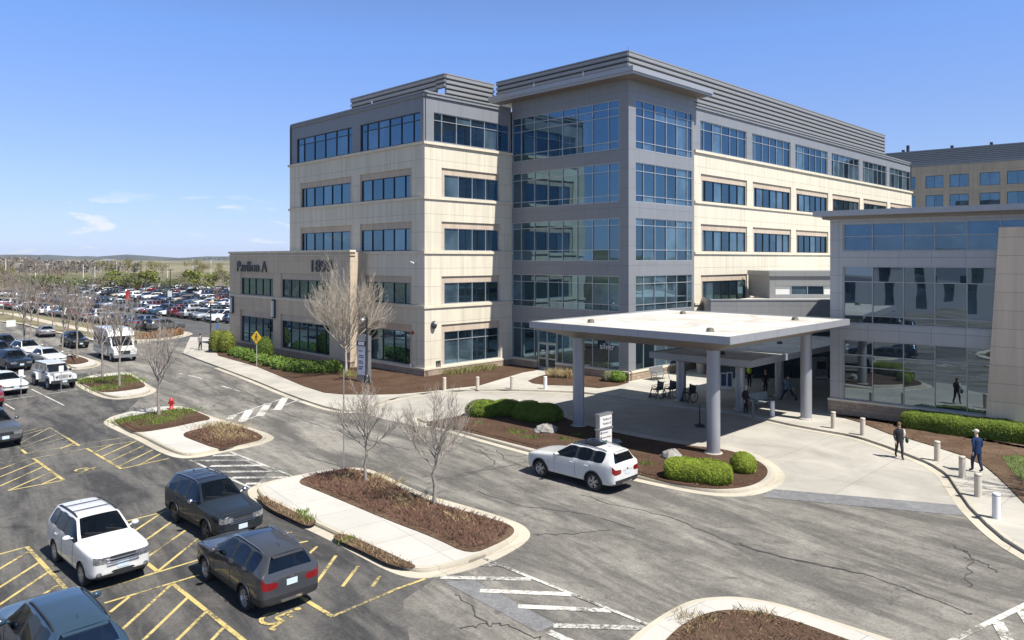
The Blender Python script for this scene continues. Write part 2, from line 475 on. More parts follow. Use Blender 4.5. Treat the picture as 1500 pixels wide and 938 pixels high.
def sheet(name, pts, z, mat, label=None):
    mb = MB(); mb.poly([(p[0], p[1], z) for p in pts], 0, (0, 0, 1))
    return struct(name, mb, mat, label)
DR = Vector((S2, S2, 0)); DL = Vector((-S2, S2, 0))
sheet('road', [(-130, 165), (-118, 186), (-40, 125), (-5, 80), (50, 60), (70, 40), (70, -60), (-150, -60), (-150, 120)], 0, road_m, 'weathered grey brown asphalt road with tar sealed cracks')
lot_px = [(-3200, 940), (-400, 1500), (420, 1500), (600, 938), (590, 880), (640, 846), (560, 800), (400, 745), (365, 720), (395, 690), (330, 665), (260, 668), (165, 622), (218, 572), (170, 566), (110, 572), (90, 545), (60, 518), (0, 492), (-300, 470)]
lot_pts = G(lot_px)
sheet('car_park', lot_pts, .004, lot_m, 'dark sealed asphalt of the near car park')
sheet('tarmac_patch', G([(1118, 729), (1128, 716.5), (1408, 741), (1411, 756)]), .012, patch_m, 'grey asphalt strip where the drive meets the road')
sheet('tarmac_patch', G(C([(75, 360), (170, 350), (460, 505), (390, 530)], 620, 700, 2.344)), .008, patch_m, 'smooth dark patch beside the striped crossing')

# pavements
kerb_px = [(320, 537), (375.4, 557.6), (411.5, 572.8), (444.7, 585), (475, 595), (500, 600.5), (522, 601), (545, 594), (575, 583), (620, 575.5), (670, 571.5), (740, 570.4), (800, 572), (851, 574), (892.5, 579), (948, 587.7), (996.5, 594.6), (1072.8, 603.3), (1124.8, 613.7), (1160, 621.5), (1199.6, 628.8), (1254, 638), (1297.4, 652.4), (1330, 665), (1362.6, 677.8), (1388, 694), (1402.5, 715.8), (1420.6, 741), (1446, 766.5), (1471.3, 788), (1500, 806), (1600, 862)]
KZ = .13
kerb_g = [P(u, v, KZ) for u, v in kerb_px]
far_left = [P(268, 517, KZ), P(285, 524, KZ)]
pav = far_left + kerb_g + [Vector((40, 22, KZ)), Vector((40, 52, KZ)), Vector((30, 70, KZ)), Vector((17, 72, KZ)), Vector((4, 80, KZ)), Vector((-10, 76, KZ)), Vector((-30, 92, KZ)), Vector((-40, 93, KZ))]
mb = MB(); mb.prism([(p.x, p.y) for p in pav], -.01, KZ, 0)
struct('pavement', mb, conc, 'pale concrete pavement along the front of the building')
# kerb stone strip along the pavement edge and its gutter
def ribbon(mb, pts, w0, w1, z, m=0):
    n = len(pts); L_ = []; R_ = []
    for i in range(n):
        t = (pts[min(i+1, n-1)] - pts[max(i-1, 0)]); t.z = 0; t.normalize(); nn = Vector((-t.y, t.x, 0))
        L_.append(pts[i] + nn * w0); R_.append(pts[i] + nn * w1)
    for i in range(n - 1):
        mb.poly([(q.x, q.y, z) for q in (L_[i], L_[i+1], R_[i+1], R_[i])], m, (0, 0, 1))
def dense(pts, step=.6):
    out = []
    for i in range(len(pts) - 1):
        a, b = pts[i], pts[i+1]; k = max(1, int((b - a).length / step))
        out += [a.lerp(b, j / k) for j in range(k)]
    return out + [pts[-1]]
def csm(pts, it=2):
    for _ in range(it):
        q = [pts[0]]
        for i in range(len(pts) - 1):
            q += [pts[i] * .75 + pts[i+1] * .25, pts[i] * .25 + pts[i+1] * .75]
        pts = q + [pts[-1]]
    return pts
kl = csm(kerb_g)
mb = MB(); ribbon(mb, kl, .02, .17, KZ + .004)
struct('kerb', mb, kerb_m, 'light concrete kerb edging the pavement')
mb = MB(); ribbon(mb, kl, -.02, -.42, .016)
struct('gutter', mb, kerb_m, 'concrete gutter below the pavement kerb')

# drop-off drive
drive_px = [(522, 603), (545, 596), (575, 585), (620, 577.5), (670, 573.5), (740, 572.4), (800, 574), (851, 576), (892.5, 581), (948, 589.7), (996.5, 596.6), (1072.8, 605.3), (1124.8, 615.7), (1199.6, 630.8), (1254, 640), (1297.4, 654.4), (1330, 667), (1362.6, 679.8), (1388, 698), (1402.5, 724), (1411, 741), (1128, 717), (1100, 690), (1000, 660), (860, 632), (760, 610), (640, 628), (610, 624), (560, 614)]
sheet('drive', G(drive_px), .008, drive_m, 'concrete drop-off drive curving under the canopy')

def leafy(mb, poly, n, hr, wr, z, m=0, lean=.4, rr=R, clump=None):
    pts = sample(poly, n, rr) if clump is None else []
    if clump:
        for _ in range(n):
            c = rr.choice(clump); pts.append((c[0] + rr.gauss(0, c[2]), c[1] + rr.gauss(0, c[2])))
    for x, y in pts:
        h = rr.uniform(*hr); w = rr.uniform(*wr); a = rr.uniform(0, 2*PI); b = rr.uniform(0, 2*PI); l = h * lean * rr.random()
        dx, dy = math.cos(a) * w, math.sin(a) * w; lx, ly = math.cos(b) * l, math.sin(b) * l
        mb.poly([(x-dx, y-dy, z), (x+dx, y+dy, z), (x+dx*.6+lx*.4, y+dy*.6+ly*.4, z+h*.6), (x+lx, y+ly, z+h)], m)
def chips(mb, poly, n, z, rr=R, s=(.03, .09)):
    for x, y in sample(poly, n, rr):
        a = rr.uniform(0, 2*PI); l = rr.uniform(*s); w = l * .3; t = rr.uniform(-.03, .04)
        c_, s_ = math.cos(a), math.sin(a)
        mb.poly([(x - c_*l - s_*w, y - s_*l + c_*w, z), (x - c_*l + s_*w, y - s_*l - c_*w, z + .005), (x + c_*l + s_*w, y + s_*l - c_*w, z + abs(t) + .01), (x + c_*l - s_*w, y + s_*l + c_*w, z + abs(t))], 0)

def island(outer, beds, top_mat, pan=.42, nchips=500, bed_mat=None, kw=.16, lab=''):
    """kerbed island: flat pan, raised kerb and paved top, mulch beds"""
    o = smooth(outer, 2)
    if area(o) < 0: o = o[::-1]
    mb = MB(); mb.prism([(p.x, p.y) for p in o], -.01, .02, 0)
    k1 = inset(o, pan); k2 = inset(o, pan + .03); 
    mb2 = MB()
    mb.prism([(p.x, p.y) for p in k1], .02, .11, 0)
    mb.prism([(p.x, p.y) for p in k2], .11, .145, 0)
    struct('kerb', mb, kerb_m, 'pale concrete kerb and gutter pan round ' + lab)
    k3 = inset(o, pan + .03 + kw)
    mb = MB(); mb.prism([(p.x, p.y) for p in k3], .14, .15, 0)
    struct('island_paving', mb, top_mat, 'pale concrete walk across ' + lab)
    for b in beds:
        b = smooth(b, 2)
        mb = MB(); mb.prism([(p.x, p.y) for p in b], .14, .175, 0)
        q = inset(b, .35)
        mb.prism([(p.x, p.y) for p in q], .175, .20, 0)
        struct('mulch_bed', mb, bed_mat or mulch_m, 'brown bark mulch bed on ' + lab)
        if nchips:
            mb = MB(); chips(mb, inset(b, .05), int(nchips * abs(area(b))), .185)
            struct('mulch_chips', mb, chip_m, 'loose bark chips on ' + lab, 'stuff')
IZ = .15
M_out = G([(361, 724), (366, 714), (400, 704), (440, 696), (480, 688), (522, 685), (550, 690), (618, 724), (673, 739), (714, 751), (748, 762), (768, 771), (778, 782), (774, 792), (755, 806), (720, 824), (683, 837), (652, 844), (618, 849), (591, 846), (564, 836), (523, 814), (478, 790), (434, 769.5), (400, 751), (374, 738)])
M_bed = [P(u, v, IZ) for u, v in C([(90, 485), (200, 450), (330, 428), (440, 455), (640, 562), (800, 607), (920, 642), (1005, 667), (1038, 690), (1030, 715), (960, 755), (845, 803), (700, 730), (500, 655), (300, 570), (180, 520)], 400, 540, 2.931)]
M_b2 = [P(u, v, IZ) for u, v in [(372, 724), (402, 735), (436, 753), (468, 763), (451, 773), (424, 760), (390, 744)]]
M_b3 = [P(u, v, IZ) for u, v in C([(245, 725), (300, 707), (420, 757), (540, 815), (630, 855), (560, 855), (490, 842), (390, 790), (305, 752)], 400, 540, 2.931)]
island(M_out, [M_bed, M_b2, M_b3], conc_w, .40, 30, mulch_d, .16, 'the long island with two bare trees')
H_out = G(C([(0, 300), (35, 272), (70, 252), (200, 217), (350, 195), (470, 183), (620, 180), (700, 215), (830, 265), (1000, 312), (1190, 367), (1245, 395), (1262, 412), (1230, 435), (1130, 470), (900, 512), (760, 545), (640, 560), (540, 558), (440, 525), (350, 480), (250, 425), (150, 380), (50, 332)], 150, 560, 5))
H_b1 = [P(u, v, IZ) for u, v in C([(85, 283), (120, 268), (470, 203), (620, 195), (700, 222), (815, 270), (700, 290), (500, 335), (250, 375), (170, 340), (110, 305)], 150, 560, 5)]
H_b2 = [P(u, v, IZ) for u, v in C([(560, 385), (700, 342), (900, 310), (960, 315), (1100, 358), (1175, 395), (1170, 415), (1100, 438), (950, 468), (860, 498), (700, 440)], 150, 560, 5)]
island(H_out, [H_b1, H_b2], conc_w, .40, 12, None, .16, 'the island with the hydrant')
J_out = G(C([(640, 702), (700, 668), (820, 648), (1050, 623), (1130, 623), (1200, 678), (1290, 738), (1345, 765), (1340, 790), (1260, 822), (1120, 847), (980, 857), (860, 837), (760, 792), (660, 742)], 0, 440, 5.8625))
J_bed = [P(u, v, IZ) for u, v in C([(668, 692), (720, 674), (880, 657), (1050, 642), (1115, 642), (1200, 692), (1270, 745), (1100, 775), (880, 798), (800, 758), (710, 715)], 0, 440, 5.8625)]
island(J_out, [J_bed], conc_w, .38, 4, None, .16, 'the island beside the off-road car')
K_out = G(C([(470, 520), (560, 470), (655, 465), (760, 500), (860, 530), (870, 552), (840, 572), (720, 592), (600, 598), (540, 560)], 0, 440, 5.8625))
K_bed = [P(u, v, IZ) for u, v in C([(520, 515), (570, 478), (650, 474), (790, 522), (680, 550), (590, 553)], 0, 440, 5.8625)]
island(K_out, [K_bed], conc_w, .3, 0, None, .16, 'the island beside the white sedans')
L_out = G(C([(140, 420), (160, 385), (270, 372), (350, 400), (300, 432), (200, 445)], 0, 440, 5.8625))
L_bed = [P(u, v, IZ) for u, v in C([(165, 415), (175, 390), (265, 380), (330, 400), (285, 420)], 0, 440, 5.8625)]
island(L_out, [L_bed], conc_w, .3, 0, None, .16, 'the island by the dark cars')
E_out = G([(590, 615), (640, 606), (690, 600), (740, 588), (790, 586), (822, 602), (845, 615), (905, 631), (1003, 648), (1060, 653), (1100, 662), (1128, 675), (1146, 690), (1152, 702), (1140, 714.5), (1114, 725), (1069, 729.5), (1017, 724), (965, 713.5), (927, 705), (860, 689), (779, 669), (700, 647), (640, 629)])
E_bed = [P(u, v, IZ) for u, v in [(618, 620), (650, 614), (690, 606), (740, 593), (788, 590), (815, 607), (845, 620), (906, 636), (1003, 653), (1055, 657.5), (1086, 665.5), (1112, 676), (1126, 688), (1122, 700), (1106, 710), (1079, 716), (1038, 717), (983, 708), (934, 696), (875, 680.5), (784, 658), (705, 638), (650, 625)]]
island(E_out, [E_bed], conc, .40, 14, None, .14, 'the canopy island')
Q_out = G([(900, 960), (930, 930), (965, 905), (1005, 884), (1040, 879), (1080, 878), (1130, 886), (1180, 900), (1230, 917), (1290, 936), (1400, 975), (1400, 1300), (900, 1300)])
Q_bed = [P(u, v, IZ) for u, v in [(965, 950), (978, 935), (1000, 915), (1030, 900), (1070, 893), (1120, 898), (1170, 912), (1225, 932), (1290, 955), (1380, 1000), (1380, 1280), (940, 1280)]]
island(Q_out, [Q_bed], conc_w, .10, 40, mulch_d, .18, 'the corner island at the bottom edge')

# mulch beds on the pavement
B1 = [P(u, v, KZ) for u, v in [(316, 514), (320, 521.5), (375.4, 537), (411.5, 552), (444.7, 566), (475, 575.6), (500, 578), (541.7, 578.6), (583, 577.7), (625, 574.2), (666.5, 568.9), (701.5, 565.2), (730.5, 556.6), (764.6, 546.2), (784, 543)]] + [Vector((3.4, 69, KZ)), Vector((0, 71, KZ)), Vector((-7.3, 64, KZ)), Vector((-26, 83, KZ)), Vector((-34, 90, KZ))]
B2 = [P(u, v, KZ) for u, v in [(774, 558.4), (783, 554.5), (793, 551), (806, 548), (829, 541)]] + [Vector((9.27, 60.2, KZ))] + [P(u, v, KZ) for u, v in [(921, 560.8), (903, 566), (876.7, 569), (839, 565.5), (802, 564.5), (781, 562)]]
B3 = [P(u, v, KZ) for u, v in [(1222, 603), (1225, 609.5), (1262, 620), (1304.6, 637), (1333.6, 644), (1369.9, 655), (1410, 668), (1442, 683), (1460, 697.7), (1478.6, 716), (1500, 737.5), (1560, 800)]] + [Vector((36, 24, KZ)), Vector((36, 33, KZ)), Vector((26.5, 41.3, KZ)), Vector((20.0, 46.7, KZ))]
for b, lab, n, mt in ((B1, 'bark mulch bed along the foot of the cream building', 4, mulch_m), (B2, 'small bark mulch bed right of the glass doors', 4, mulch_m), (B3, 'bark mulch bed in front of the glass pavilion', 10, mulch_d)):
    mb = MB(); mb.prism([(p.x, p.y) for p in b], .12, .17, 0)
    struct('mulch_bed', mb, mt, lab)
    mb = MB(); chips(mb, b, int(n * abs(area(b))), .175)
    struct('mulch_chips', mb, chip_m, 'loose chips on the ' + lab, 'stuff')
g3 = [P(u, v, KZ) for u, v in [(1468, 670), (1490, 668), (1560, 690), (1600, 740), (1500, 707), (1480, 690)]]
mb = MB(); mb.poly([(p.x, p.y, .182) for p in g3], 0, (0, 0, 1)); struct('lawn', mb, simple('lawn_soil', (.10, .13, .04), .95, 0, .3, 4), 'patch of lawn at the right edge')
mb = MB(); leafy(mb, g3, 2600, (.04, .12), (.006, .014), .18); struct('grass', mb, grass_m, 'short green lawn at the right edge', 'stuff')

# paint
ZC = [0]
def stripe(mb, px, w, z=.014):
    w = w * .9; ZC[0] += 1; z += ZC[0] * .00003
    pts = [P(u, v, 0) for u, v in px]
    for i in range(len(pts) - 1):
        a, b = pts[i], pts[i+1]; t = (b - a).normalized(); n = Vector((-t.y, t.x, 0)) * w / 2
        mb.poly([(q.x, q.y, z) for q in (a - n, b - n, b + n, a + n)], 0, (0, 0, 1))
y1 = MB(); y2 = MB(); w1 = MB(); w2 = MB()
A_ = lambda *p: C(p, 0, 560, 2.482)
for seg in [((455,508),(607,470)), ((480,548),(585,478)), ((510,590),(625,508)), ((520,648),(675,540)), ((575,688),(720,570)), ((330,765),(740,642)), ((380,805),(725,702)), ((400,838),(470,782)), ((445,900),(622,738)), ((505,955),(685,782)), ((628,955),(748,838)), ((755,955),(815,892)), ((0,627),(97,600)), ((-60,715),(105,617)), ((-40,772),(142,657)), ((-30,830),(175,692)), ((160,772),(212,738)), ((-100,655),(0,627))]:
    stripe(y1, A_(*seg), .11)
for seg in [((520,648),(572,690)), ((628,735),(897,950)), ((98,600),(242,757))]:
    stripe(y1, A_(*seg), .15, .018)
M_ = lambda *p: C(p, 400, 540, 2.931)
for seg in [((30,715),(80,705)), ((90,755),(150,742)), ((130,820),(188,766)), ((175,938),(270,805)), ((298,938),(365,850)), ((425,938),(460,893)), ((540,945),(652,905)), ((255,1066),(540,945))]:
    stripe(y1, M_(*seg), .12)
stripe(y1, [(440, 875.5), (487, 904)], .16, .018)
U_ = lambda *p: C(p, 0, 600, 7.5)
for seg in [((545,200),(760,330)), ((130,275),(400,215)), ((150,315),(460,225)), ((190,390),(540,205)), ((230,420),(640,270)), ((240,445),(700,315)), ((290,490),(760,340)), ((130,365),(240,445)), ((120,522),(700,417)), ((700,417),(1430,300)), ((0,590),(370,540)), ((370,540),(950,432)), ((950,432),(1480,350))]:
    stripe(y2, U_(*seg), .11)
for seg in [((660,435),(820,370)), ((0,660),(300,550)), ((0,745),(405,580)), ((0,845),(480,630)), ((90,895),(560,690)), ((450,830),(630,750)), ((90,895),(695,782)), ((1040,475),(1240,385)), ((1110,525),(1500,348)), ((1205,575),(1500,440)), ((-60,765),(0,745))]:
    stripe(y1, U_(*seg), .11)
for seg in [((740,318),(872,402)), ((240,445),(290,490)), ((365,540),(700,782)), ((950,432),(1335,657))]:
    stripe(y1, U_(*seg), .15, .018)
K_ = lambda *p: C(p, 150, 560, 5)
for seg in [((55,580),(305,466)), ((120,618),(370,497)), ((260,612),(425,527)), ((140,636),(490,560))]:
    stripe(y1, K_(*seg), .11)
def access_symbol(mb, u, v, s, a, z=.018):
    c = P(u, v, 0); X = Vector((math.cos(a), math.sin(a), 0)); Y = Vector((-X.y, X.x, 0))
    def pt(x, y): return c + X * x * s + Y * y * s
    def strip(pl, w):
        for i in range(len(pl) - 1):
            p, q = pt(*pl[i]), pt(*pl[i+1]); t = (q - p).normalized(); n = Vector((-t.y, t.x, 0)) * w / 2
            mb.poly([(r.x, r.y, z + .0007 * i) for r in (p - n, q - n + t*.02, q + n + t*.02, p + n)], 0, (0, 0, 1))
    strip([(math.cos(t)*.42, math.sin(t)*.42) for t in [math.radians(k) for k in range(130, 400, 18)]], .12)
    strip([(-.05, .75), (.0, .1), (.40, .1), (.6, -.42), (.78, -.36)], .12)
    strip([(-.02, .48), (.35, .48)], .10)
    mb.poly([(pt(-.05 + math.cos(t)*.13, .95 + math.sin(t)*.13).x, pt(-.05 + math.cos(t)*.13, .95 + math.sin(t)*.13).y, z) for t in [k*PI/5 for k in range(10)]], 0, (0, 0, 1))
access_symbol(y1, 401, 907, .78, math.radians(-45))
access_symbol(y1, 122, 689, .75, math.radians(-45))
struct('parking_markings', y1, yel_m, 'yellow painted bay lines and access symbols')
struct('parking_markings', y2, yel_worn, 'worn pale yellow bay hatching')
for seg in [((930,512),(1395,692)), ((1000,600),(1090,778))]: pass
stripe(w2, K_((935,513),(1395,692)), .16, .018); stripe(w2, K_((640,572),(1085,778)), .16, .018)
for seg in [((810,540),(1000,536)), ((670,577),(1085,575)), ((790,617),(1175,611)), ((860,658),(1290,655)), ((950,702),(1365,698)), ((1050,746),(1205,744))]:
    stripe(w2, K_(*seg), .32)
stripe(w1, K_((895,267),(1365,107)), .12, .018); stripe(w1, K_((1010,296),(1470,118)), .12, .018)
for seg in [((925,275),(960,243)), ((1022,290),(1080,205)), ((1152,250),(1215,155)), ((1280,207),(1340,112)), ((1440,142),(1475,118))]:
    stripe(w1, K_(*seg), .55)
W_ = lambda *p: C(p, 620, 700, 2.344)
stripe(w2, W_((205,278),(785,512)), .15, .018)
for seg in [((165,302),(262,300)), ((60,343),(370,350)), ((195,389),(510,402)), ((325,443),(645,458)), ((445,509),(760,518)), ((430,530),(530,575))]:
    stripe(w1 if seg[0][0] in (195, 325) else w2, W_(*seg), .27)
Z_ = lambda *p: C(p, 1280, 780, 5.936)
stripe(w1, Z_((600,990),(1450,570)), .2, .018)
stripe(w1, Z_((1070,775),(1190,990)), .34); stripe(w1, Z_((1290,690),(1430,900)), .34)
J_ = lambda *p: C(p, 0, 440, 5.8625)
for seg in [((55,857),(240,832),(660,770)), ((270,765),(550,905)), ((40,890),(125,940)), ((225,675),(262,668))]:
    stripe(w1, J_(*seg), .11)
for seg in [((262, 547), (300, 556)), ((325, 566), (352, 574))]: stripe(w2, seg, .2)
struct('road_markings', w1, whi_m, 'white painted crossing stripes and bay lines')
struct('road_markings', w2, whi_worn, 'worn white crossing stripes')
# tar sealed cracks
mb = MB()
def crack(px, w=.05, jit=.10):
    pts = csm([P(u, v, 0) for u, v in px], 2); pts = dense(pts, .35)
    for p in pts[1:-1]: p.x += R.uniform(-jit, jit); p.y += R.uniform(-jit, jit)
    for i in range(len(pts) - 1):
        a, b = pts[i], pts[i+1]; t = (b - a).normalized(); n = Vector((-t.y, t.x, 0)) * w * R.uniform(.5, 1.2) / 2
        mb.poly([(q.x, q.y, .0115) for q in (a - n, b - n + t*.02, b + n + t*.02, a + n)], 0, (0, 0, 1))
for px in [C([(0,650),(120,690),(330,740),(480,770),(630,820),(720,850),(840,900),(940,940)], 1080, 560, 2.76), C([(540,60),(700,105),(840,130),(940,175),(1080,235),(1250,275),(1500,330)], 620, 700, 2.344), C([(380,195),(500,195),(640,180)], 620, 700, 2.344),
           C([(655,497),(760,465),(900,435),(960,410),(930,380),(880,345)], 400, 540, 2.931), C([(760,475),(860,450),(990,420),(1090,400)], 400, 540, 2.931), C([(900,345),(1010,380),(1110,370)], 400, 540, 2.931), C([(960,350),(1000,395),(1090,425)], 400, 540, 2.931),
           C([(740,0),(860,70),(990,110),(1120,150),(1250,190)], 150, 560, 5), C([(930,120),(860,140),(800,190)], 150, 560, 5), C([(1130,150),(1110,125),(1250,100),(1370,105)], 150, 560, 5),
           C([(690,120),(790,165),(880,230),(830,330),(820,470)], 1280, 780, 5.936), C([(780,220),(980,270),(1070,350)], 1280, 780, 5.936),
           C([(110,400),(170,450),(220,510),(260,500),(330,515),(400,555)], 620, 700, 2.344), C([(130,520),(220,505)], 620, 700, 2.344), [(330, 560), (380, 585), (430, 612), (520, 640), (600, 660)], [(700, 720), (760, 742), (850, 752), (930, 775)], [(60, 500), (140, 530), (210, 560), (290, 585)]]:
    crack(px, .045)
struct('road_cracks', mb, tar_m, 'dark tar sealed cracks in the road')

# far car park ground, verge, far path
RD = Vector((-.738, .674, 0)); RP = Vector((.674, .738, 0)); RO = Vector((-47.6, 102, 0))
def lotp(t, d, z=0): q = RO + RD * t + RP * d; return Vector((q.x, q.y, z))
sheet('far_car_park', [lotp(-14, -7), lotp(-16, -2), lotp(-32, 20), lotp(-40, 84), lotp(105, 84), lotp(105, -3.2), lotp(4, -3.2)], .004, farlot_m, 'asphalt of the large far car park')
verge = G([(-120, 463), (0, 471.6), (36, 476), (67, 485), (120, 494.5), (139, 500), (165, 505)]) + [lotp(-3, -2.6), lotp(8, -3.0), lotp(105, -3.0)]
mb = MB(); mb.prism([(p.x, p.y) for p in verge], -.01, .12, 0); struct('verge', mb, simple('verge_turf', (.17, .15, .075), .95, 0, .4, .5), 'grassy verge between the avenue and the far car park')
mb = MB(); ribbon(mb, dense(G([(-120, 463), (0, 471.6), (36, 476), (67, 485), (120, 494.5), (139, 500), (165, 505)]), 3), -.3, .3, .135); struct('kerb', mb, kerb_m, 'pale kerb along the far side of the avenue')
mb = MB(); ribbon(mb, dense(G([(-120, 450), (18, 461), (72, 473.5), (132, 486), (170, 494)]), 3), -.8, .8, .13); struct('path', mb, kerb_m, 'narrow concrete path along the verge')
T_out = G([(170, 497), (215, 494), (262, 486), (280, 487.5), (284, 490), (262, 496), (225, 500), (180, 506)])
T_bed = [P(u, v, IZ) for u, v in [(188, 497), (225, 494.5), (262, 489), (272, 489), (258, 493), (220, 497.5)]]
island(T_out, [T_bed], kerb_m, .3, 0, mulch_d, .2, 'the end island of the far car park')
mb = MB(); leafy(mb, smooth(T_bed), 700, (.5, 1.1), (.02, .05), .16, 0, .5); struct('dry_grass', mb, plant('red_grass', (.26, .15, .08), .3), 'reddish dry ornamental grass on the end island', 'stuff')
mb = MB(); ribbon(mb, [Vector((x, 350 + .02 * x, 0)) for x in range(-420, -60, 20)], -4, 4, .06); struct('far_road', mb, simple('far_road_surface', (.40, .36, .29), .9), 'pale road running across the fields')

# grass and dry tufts on the near islands
rr = random.Random(3)
cl = [P(u, v, IZ) for u, v in C([(330, 460), (300, 480), (420, 480), (470, 510), (500, 500), (530, 560), (570, 575), (610, 570), (640, 590), (560, 600), (800, 640), (830, 655), (440, 470)], 400, 540, 2.931)]
mb = MB(); leafy(mb, None, 1700, (.08, .25), (.006, .012), .16, 0, 1.3, rr, [(p.x, p.y, .30) for p in cl])
leafy(mb, smooth(M_b2), 250, (.05, .2), (.006, .012), .16, 0, .7, rr); leafy(mb, smooth(M_b3), 350, (.05, .2), (.006, .012), .16, 0, .7, rr)
cl = [P(u, v, IZ) for u, v in C([(860, 320), (900, 350), (950, 345), (880, 390), (930, 400), (1000, 400), (780, 330)], 150, 560, 5)]
leafy(mb, None, 1500, (.10, .26), (.008, .014), .16, 0, 1.2, rr, [(p.x, p.y, .5) for p in cl])
cl = G([(1005, 905), (1035, 910), (1120, 905), (1090, 900), (1015, 925)], IZ)
leafy(mb, None, 500, (.06, .20), (.004, .009), .16, 0, 1.3, rr, [(p.x, p.y, .18) for p in cl])
struct('dry_grass', mb, dry_m, 'tufts of dry straw coloured grass in the mulch', 'stuff')
mb = MB()
cl = [P(u, v, IZ) for u, v in C([(160, 290), (220, 275), (300, 255), (270, 265), (470, 225), (560, 215), (610, 210), (420, 290), (500, 270), (560, 240), (380, 300)], 150, 560, 5)]
leafy(mb, None, 2600, (.06, .16), (.015, .03), .16, 0, 1.0, rr, [(p.x, p.y, .5) for p in cl])
cl = [P(u, v, IZ) for u, v in C([(720, 690), (800, 700), (900, 690), (1080, 700), (1050, 660), (1130, 700), (950, 750), (880, 765)], 0, 440, 5.8625)]
leafy(mb, None, 1500, (.08, .25), (.02, .04), .16, 0, .5, rr, [(p.x, p.y, .7) for p in cl])
cl = G([(750, 631), (757, 636), (767, 634), (774, 642), (826, 645), (845, 640), (850, 650), (785, 642), (700, 621), (946, 681)], IZ)
leafy(mb, None, 700, (.06, .2), (.015, .03), .16, 0, .5, rr, [(p.x, p.y, .18) for p in cl])
cl = [P(u, v, IZ) for u, v in C([(130, 640), (150, 650), (310, 740), (120, 620)], 400, 540, 2.931)]
leafy(mb, None, 350, (.05, .16), (.01, .02), .16, 0, .5, rr, [(p.x, p.y, .15) for p in cl])
struct('ground_cover', mb, grass_m, 'low green ground cover in the mulch beds', 'stuff')
# twiggy stems standing in the long island mulch
mb = MB(); leafy(mb, inset(smooth(M_bed), .2), 6500, (.08, .26), (.004, .009), .17, 0, 1.2, rr); leafy(mb, inset(smooth(Q_bed), .2), 3500, (.06, .22), (.004, .008), .17, 0, 1.2, rr); leafy(mb, inset(smooth(H_b2), .2), 1500, (.08, .22), (.006, .012), .17, 0, 1.2, rr)
struct('dead_stems', mb, simple('dead_stem', (.20, .115, .085), .95, 0, .4, 5, .1), 'dense dead reddish brown stems over the mulch', 'stuff')

# ------------------------------------------------------------------ buildings
class Fac:
    def __init__(s, O, T, N): s.O = Vector((O[0], O[1], 0)); s.T = Vector((T[0], T[1], 0)).normalized(); s.N = Vector((N[0], N[1], 0)).normalized()
    def p(s, t, d, z): q = s.O + s.T * t + s.N * d; return Vector((q.x, q.y, z))
    def tu(s, u):
        r = (u - CX) / F
        return (r * s.O.y - s.O.x) / (s.T.x - r * s.T.y)
    def box(s, mb, t0, t1, d0, d1, z0, z1, m=0):
        mb.fbox(s.O, s.T, s.N, t0, t1, d0, d1, z0, z1, m)
    def wall(s, mb, t0, t1, z0, z1, d=0, holes=(), m=0, reveal=.2):
        ts = sorted({t0, t1} | {x for h in holes for x in h[:2] if t0 < x < t1}); zs = sorted({z0, z1} | {x for h in holes for x in h[2:] if z0 < x < z1})
        for i in range(len(ts) - 1):
            for j in range(len(zs) - 1):
                ct, cz = (ts[i] + ts[i+1]) / 2, (zs[j] + zs[j+1]) / 2
                if any(h[0] < ct < h[1] and h[2] < cz < h[3] for h in holes): continue
                mb.poly([s.p(ts[i], d, zs[j]), s.p(ts[i+1], d, zs[j]), s.p(ts[i+1], d, zs[j+1]), s.p(ts[i], d, zs[j+1])], m, s.N)
        for a, b, c, e in holes:
            q = d - reveal
            mb.poly([s.p(a, d, c), s.p(b, d, c), s.p(b, q, c), s.p(a, q, c)], m, (0, 0, 1))
            mb.poly([s.p(a, d, e), s.p(b, d, e), s.p(b, q, e), s.p(a, q, e)], m, (0, 0, -1))
            mb.poly([s.p(a, d, c), s.p(a, q, c), s.p(a, q, e), s.p(a, d, e)], m, s.T)
            mb.poly([s.p(b, d, c), s.p(b, q, c), s.p(b, q, e), s.p(b, d, e)], m, -s.T)
WR = random.Random(11)
def window(bld, fac, t0, t1, z0, z1, tm, zm, d, fm, gm, blind=.35, fw=.06, tilt=.004, pick=None, name='window', pname='pane', bar=.05):
    """mullioned window: frame bars and one mesh of panes, each very slightly out of plane"""
    mb = MB()
    ts = [t0] + [t for t in tm] + [t1]; zs = [z0] + list(zm) + [z1]
    for i, t in enumerate(ts):
        w = fw if i in (0, len(ts) - 1) else bar
        a, b = (t, t + w) if i == 0 else ((t - w, t) if i == len(ts) - 1 else (t - w/2, t + w/2))
        fac.box(mb, a, b, d - .06, d + .05, z0, z1)
    for i, z in enumerate(zs):
        w = fw if i in (0, len(zs) - 1) else bar
        a, b = (z, z + w) if i == 0 else ((z - w, z) if i == len(zs) - 1 else (z - w/2, z + w/2))
        for k in range(len(ts) - 1):
            fac.box(mb, ts[k] + bar*.5, ts[k+1] - bar*.5, d - .055, d + .045, a + .001, b - .001)
    fr = mb.build(name, fm, bld)
    mp = MB()
    for i in range(len(ts) - 1):
        for j in range(len(zs) - 1):
            k = 0
            if len(gm) > 1:
                x = WR.random()
                k = 1 if x < blind else (2 if x < blind + .25 else 0)
                if pick: k = pick(i, j, len(ts) - 1, len(zs) - 1, k)
            e = [WR.uniform(-tilt, tilt) for _ in range(3)]; e.append(e[0] + e[2] - e[1])
            mp.poly([fac.p(ts[i], d - .03 + e[0], zs[j]), fac.p(ts[i+1], d - .03 + e[1], zs[j]), fac.p(ts[i+1], d - .03 + e[2], zs[j+1]), fac.p(ts[i], d - .03 + e[3], zs[j+1])], k, fac.N)
    pn = mp.build(pname, gm, bld)
    pn.parent = fr; ORG[pn.name] = ORG[fr.name]
    return fr
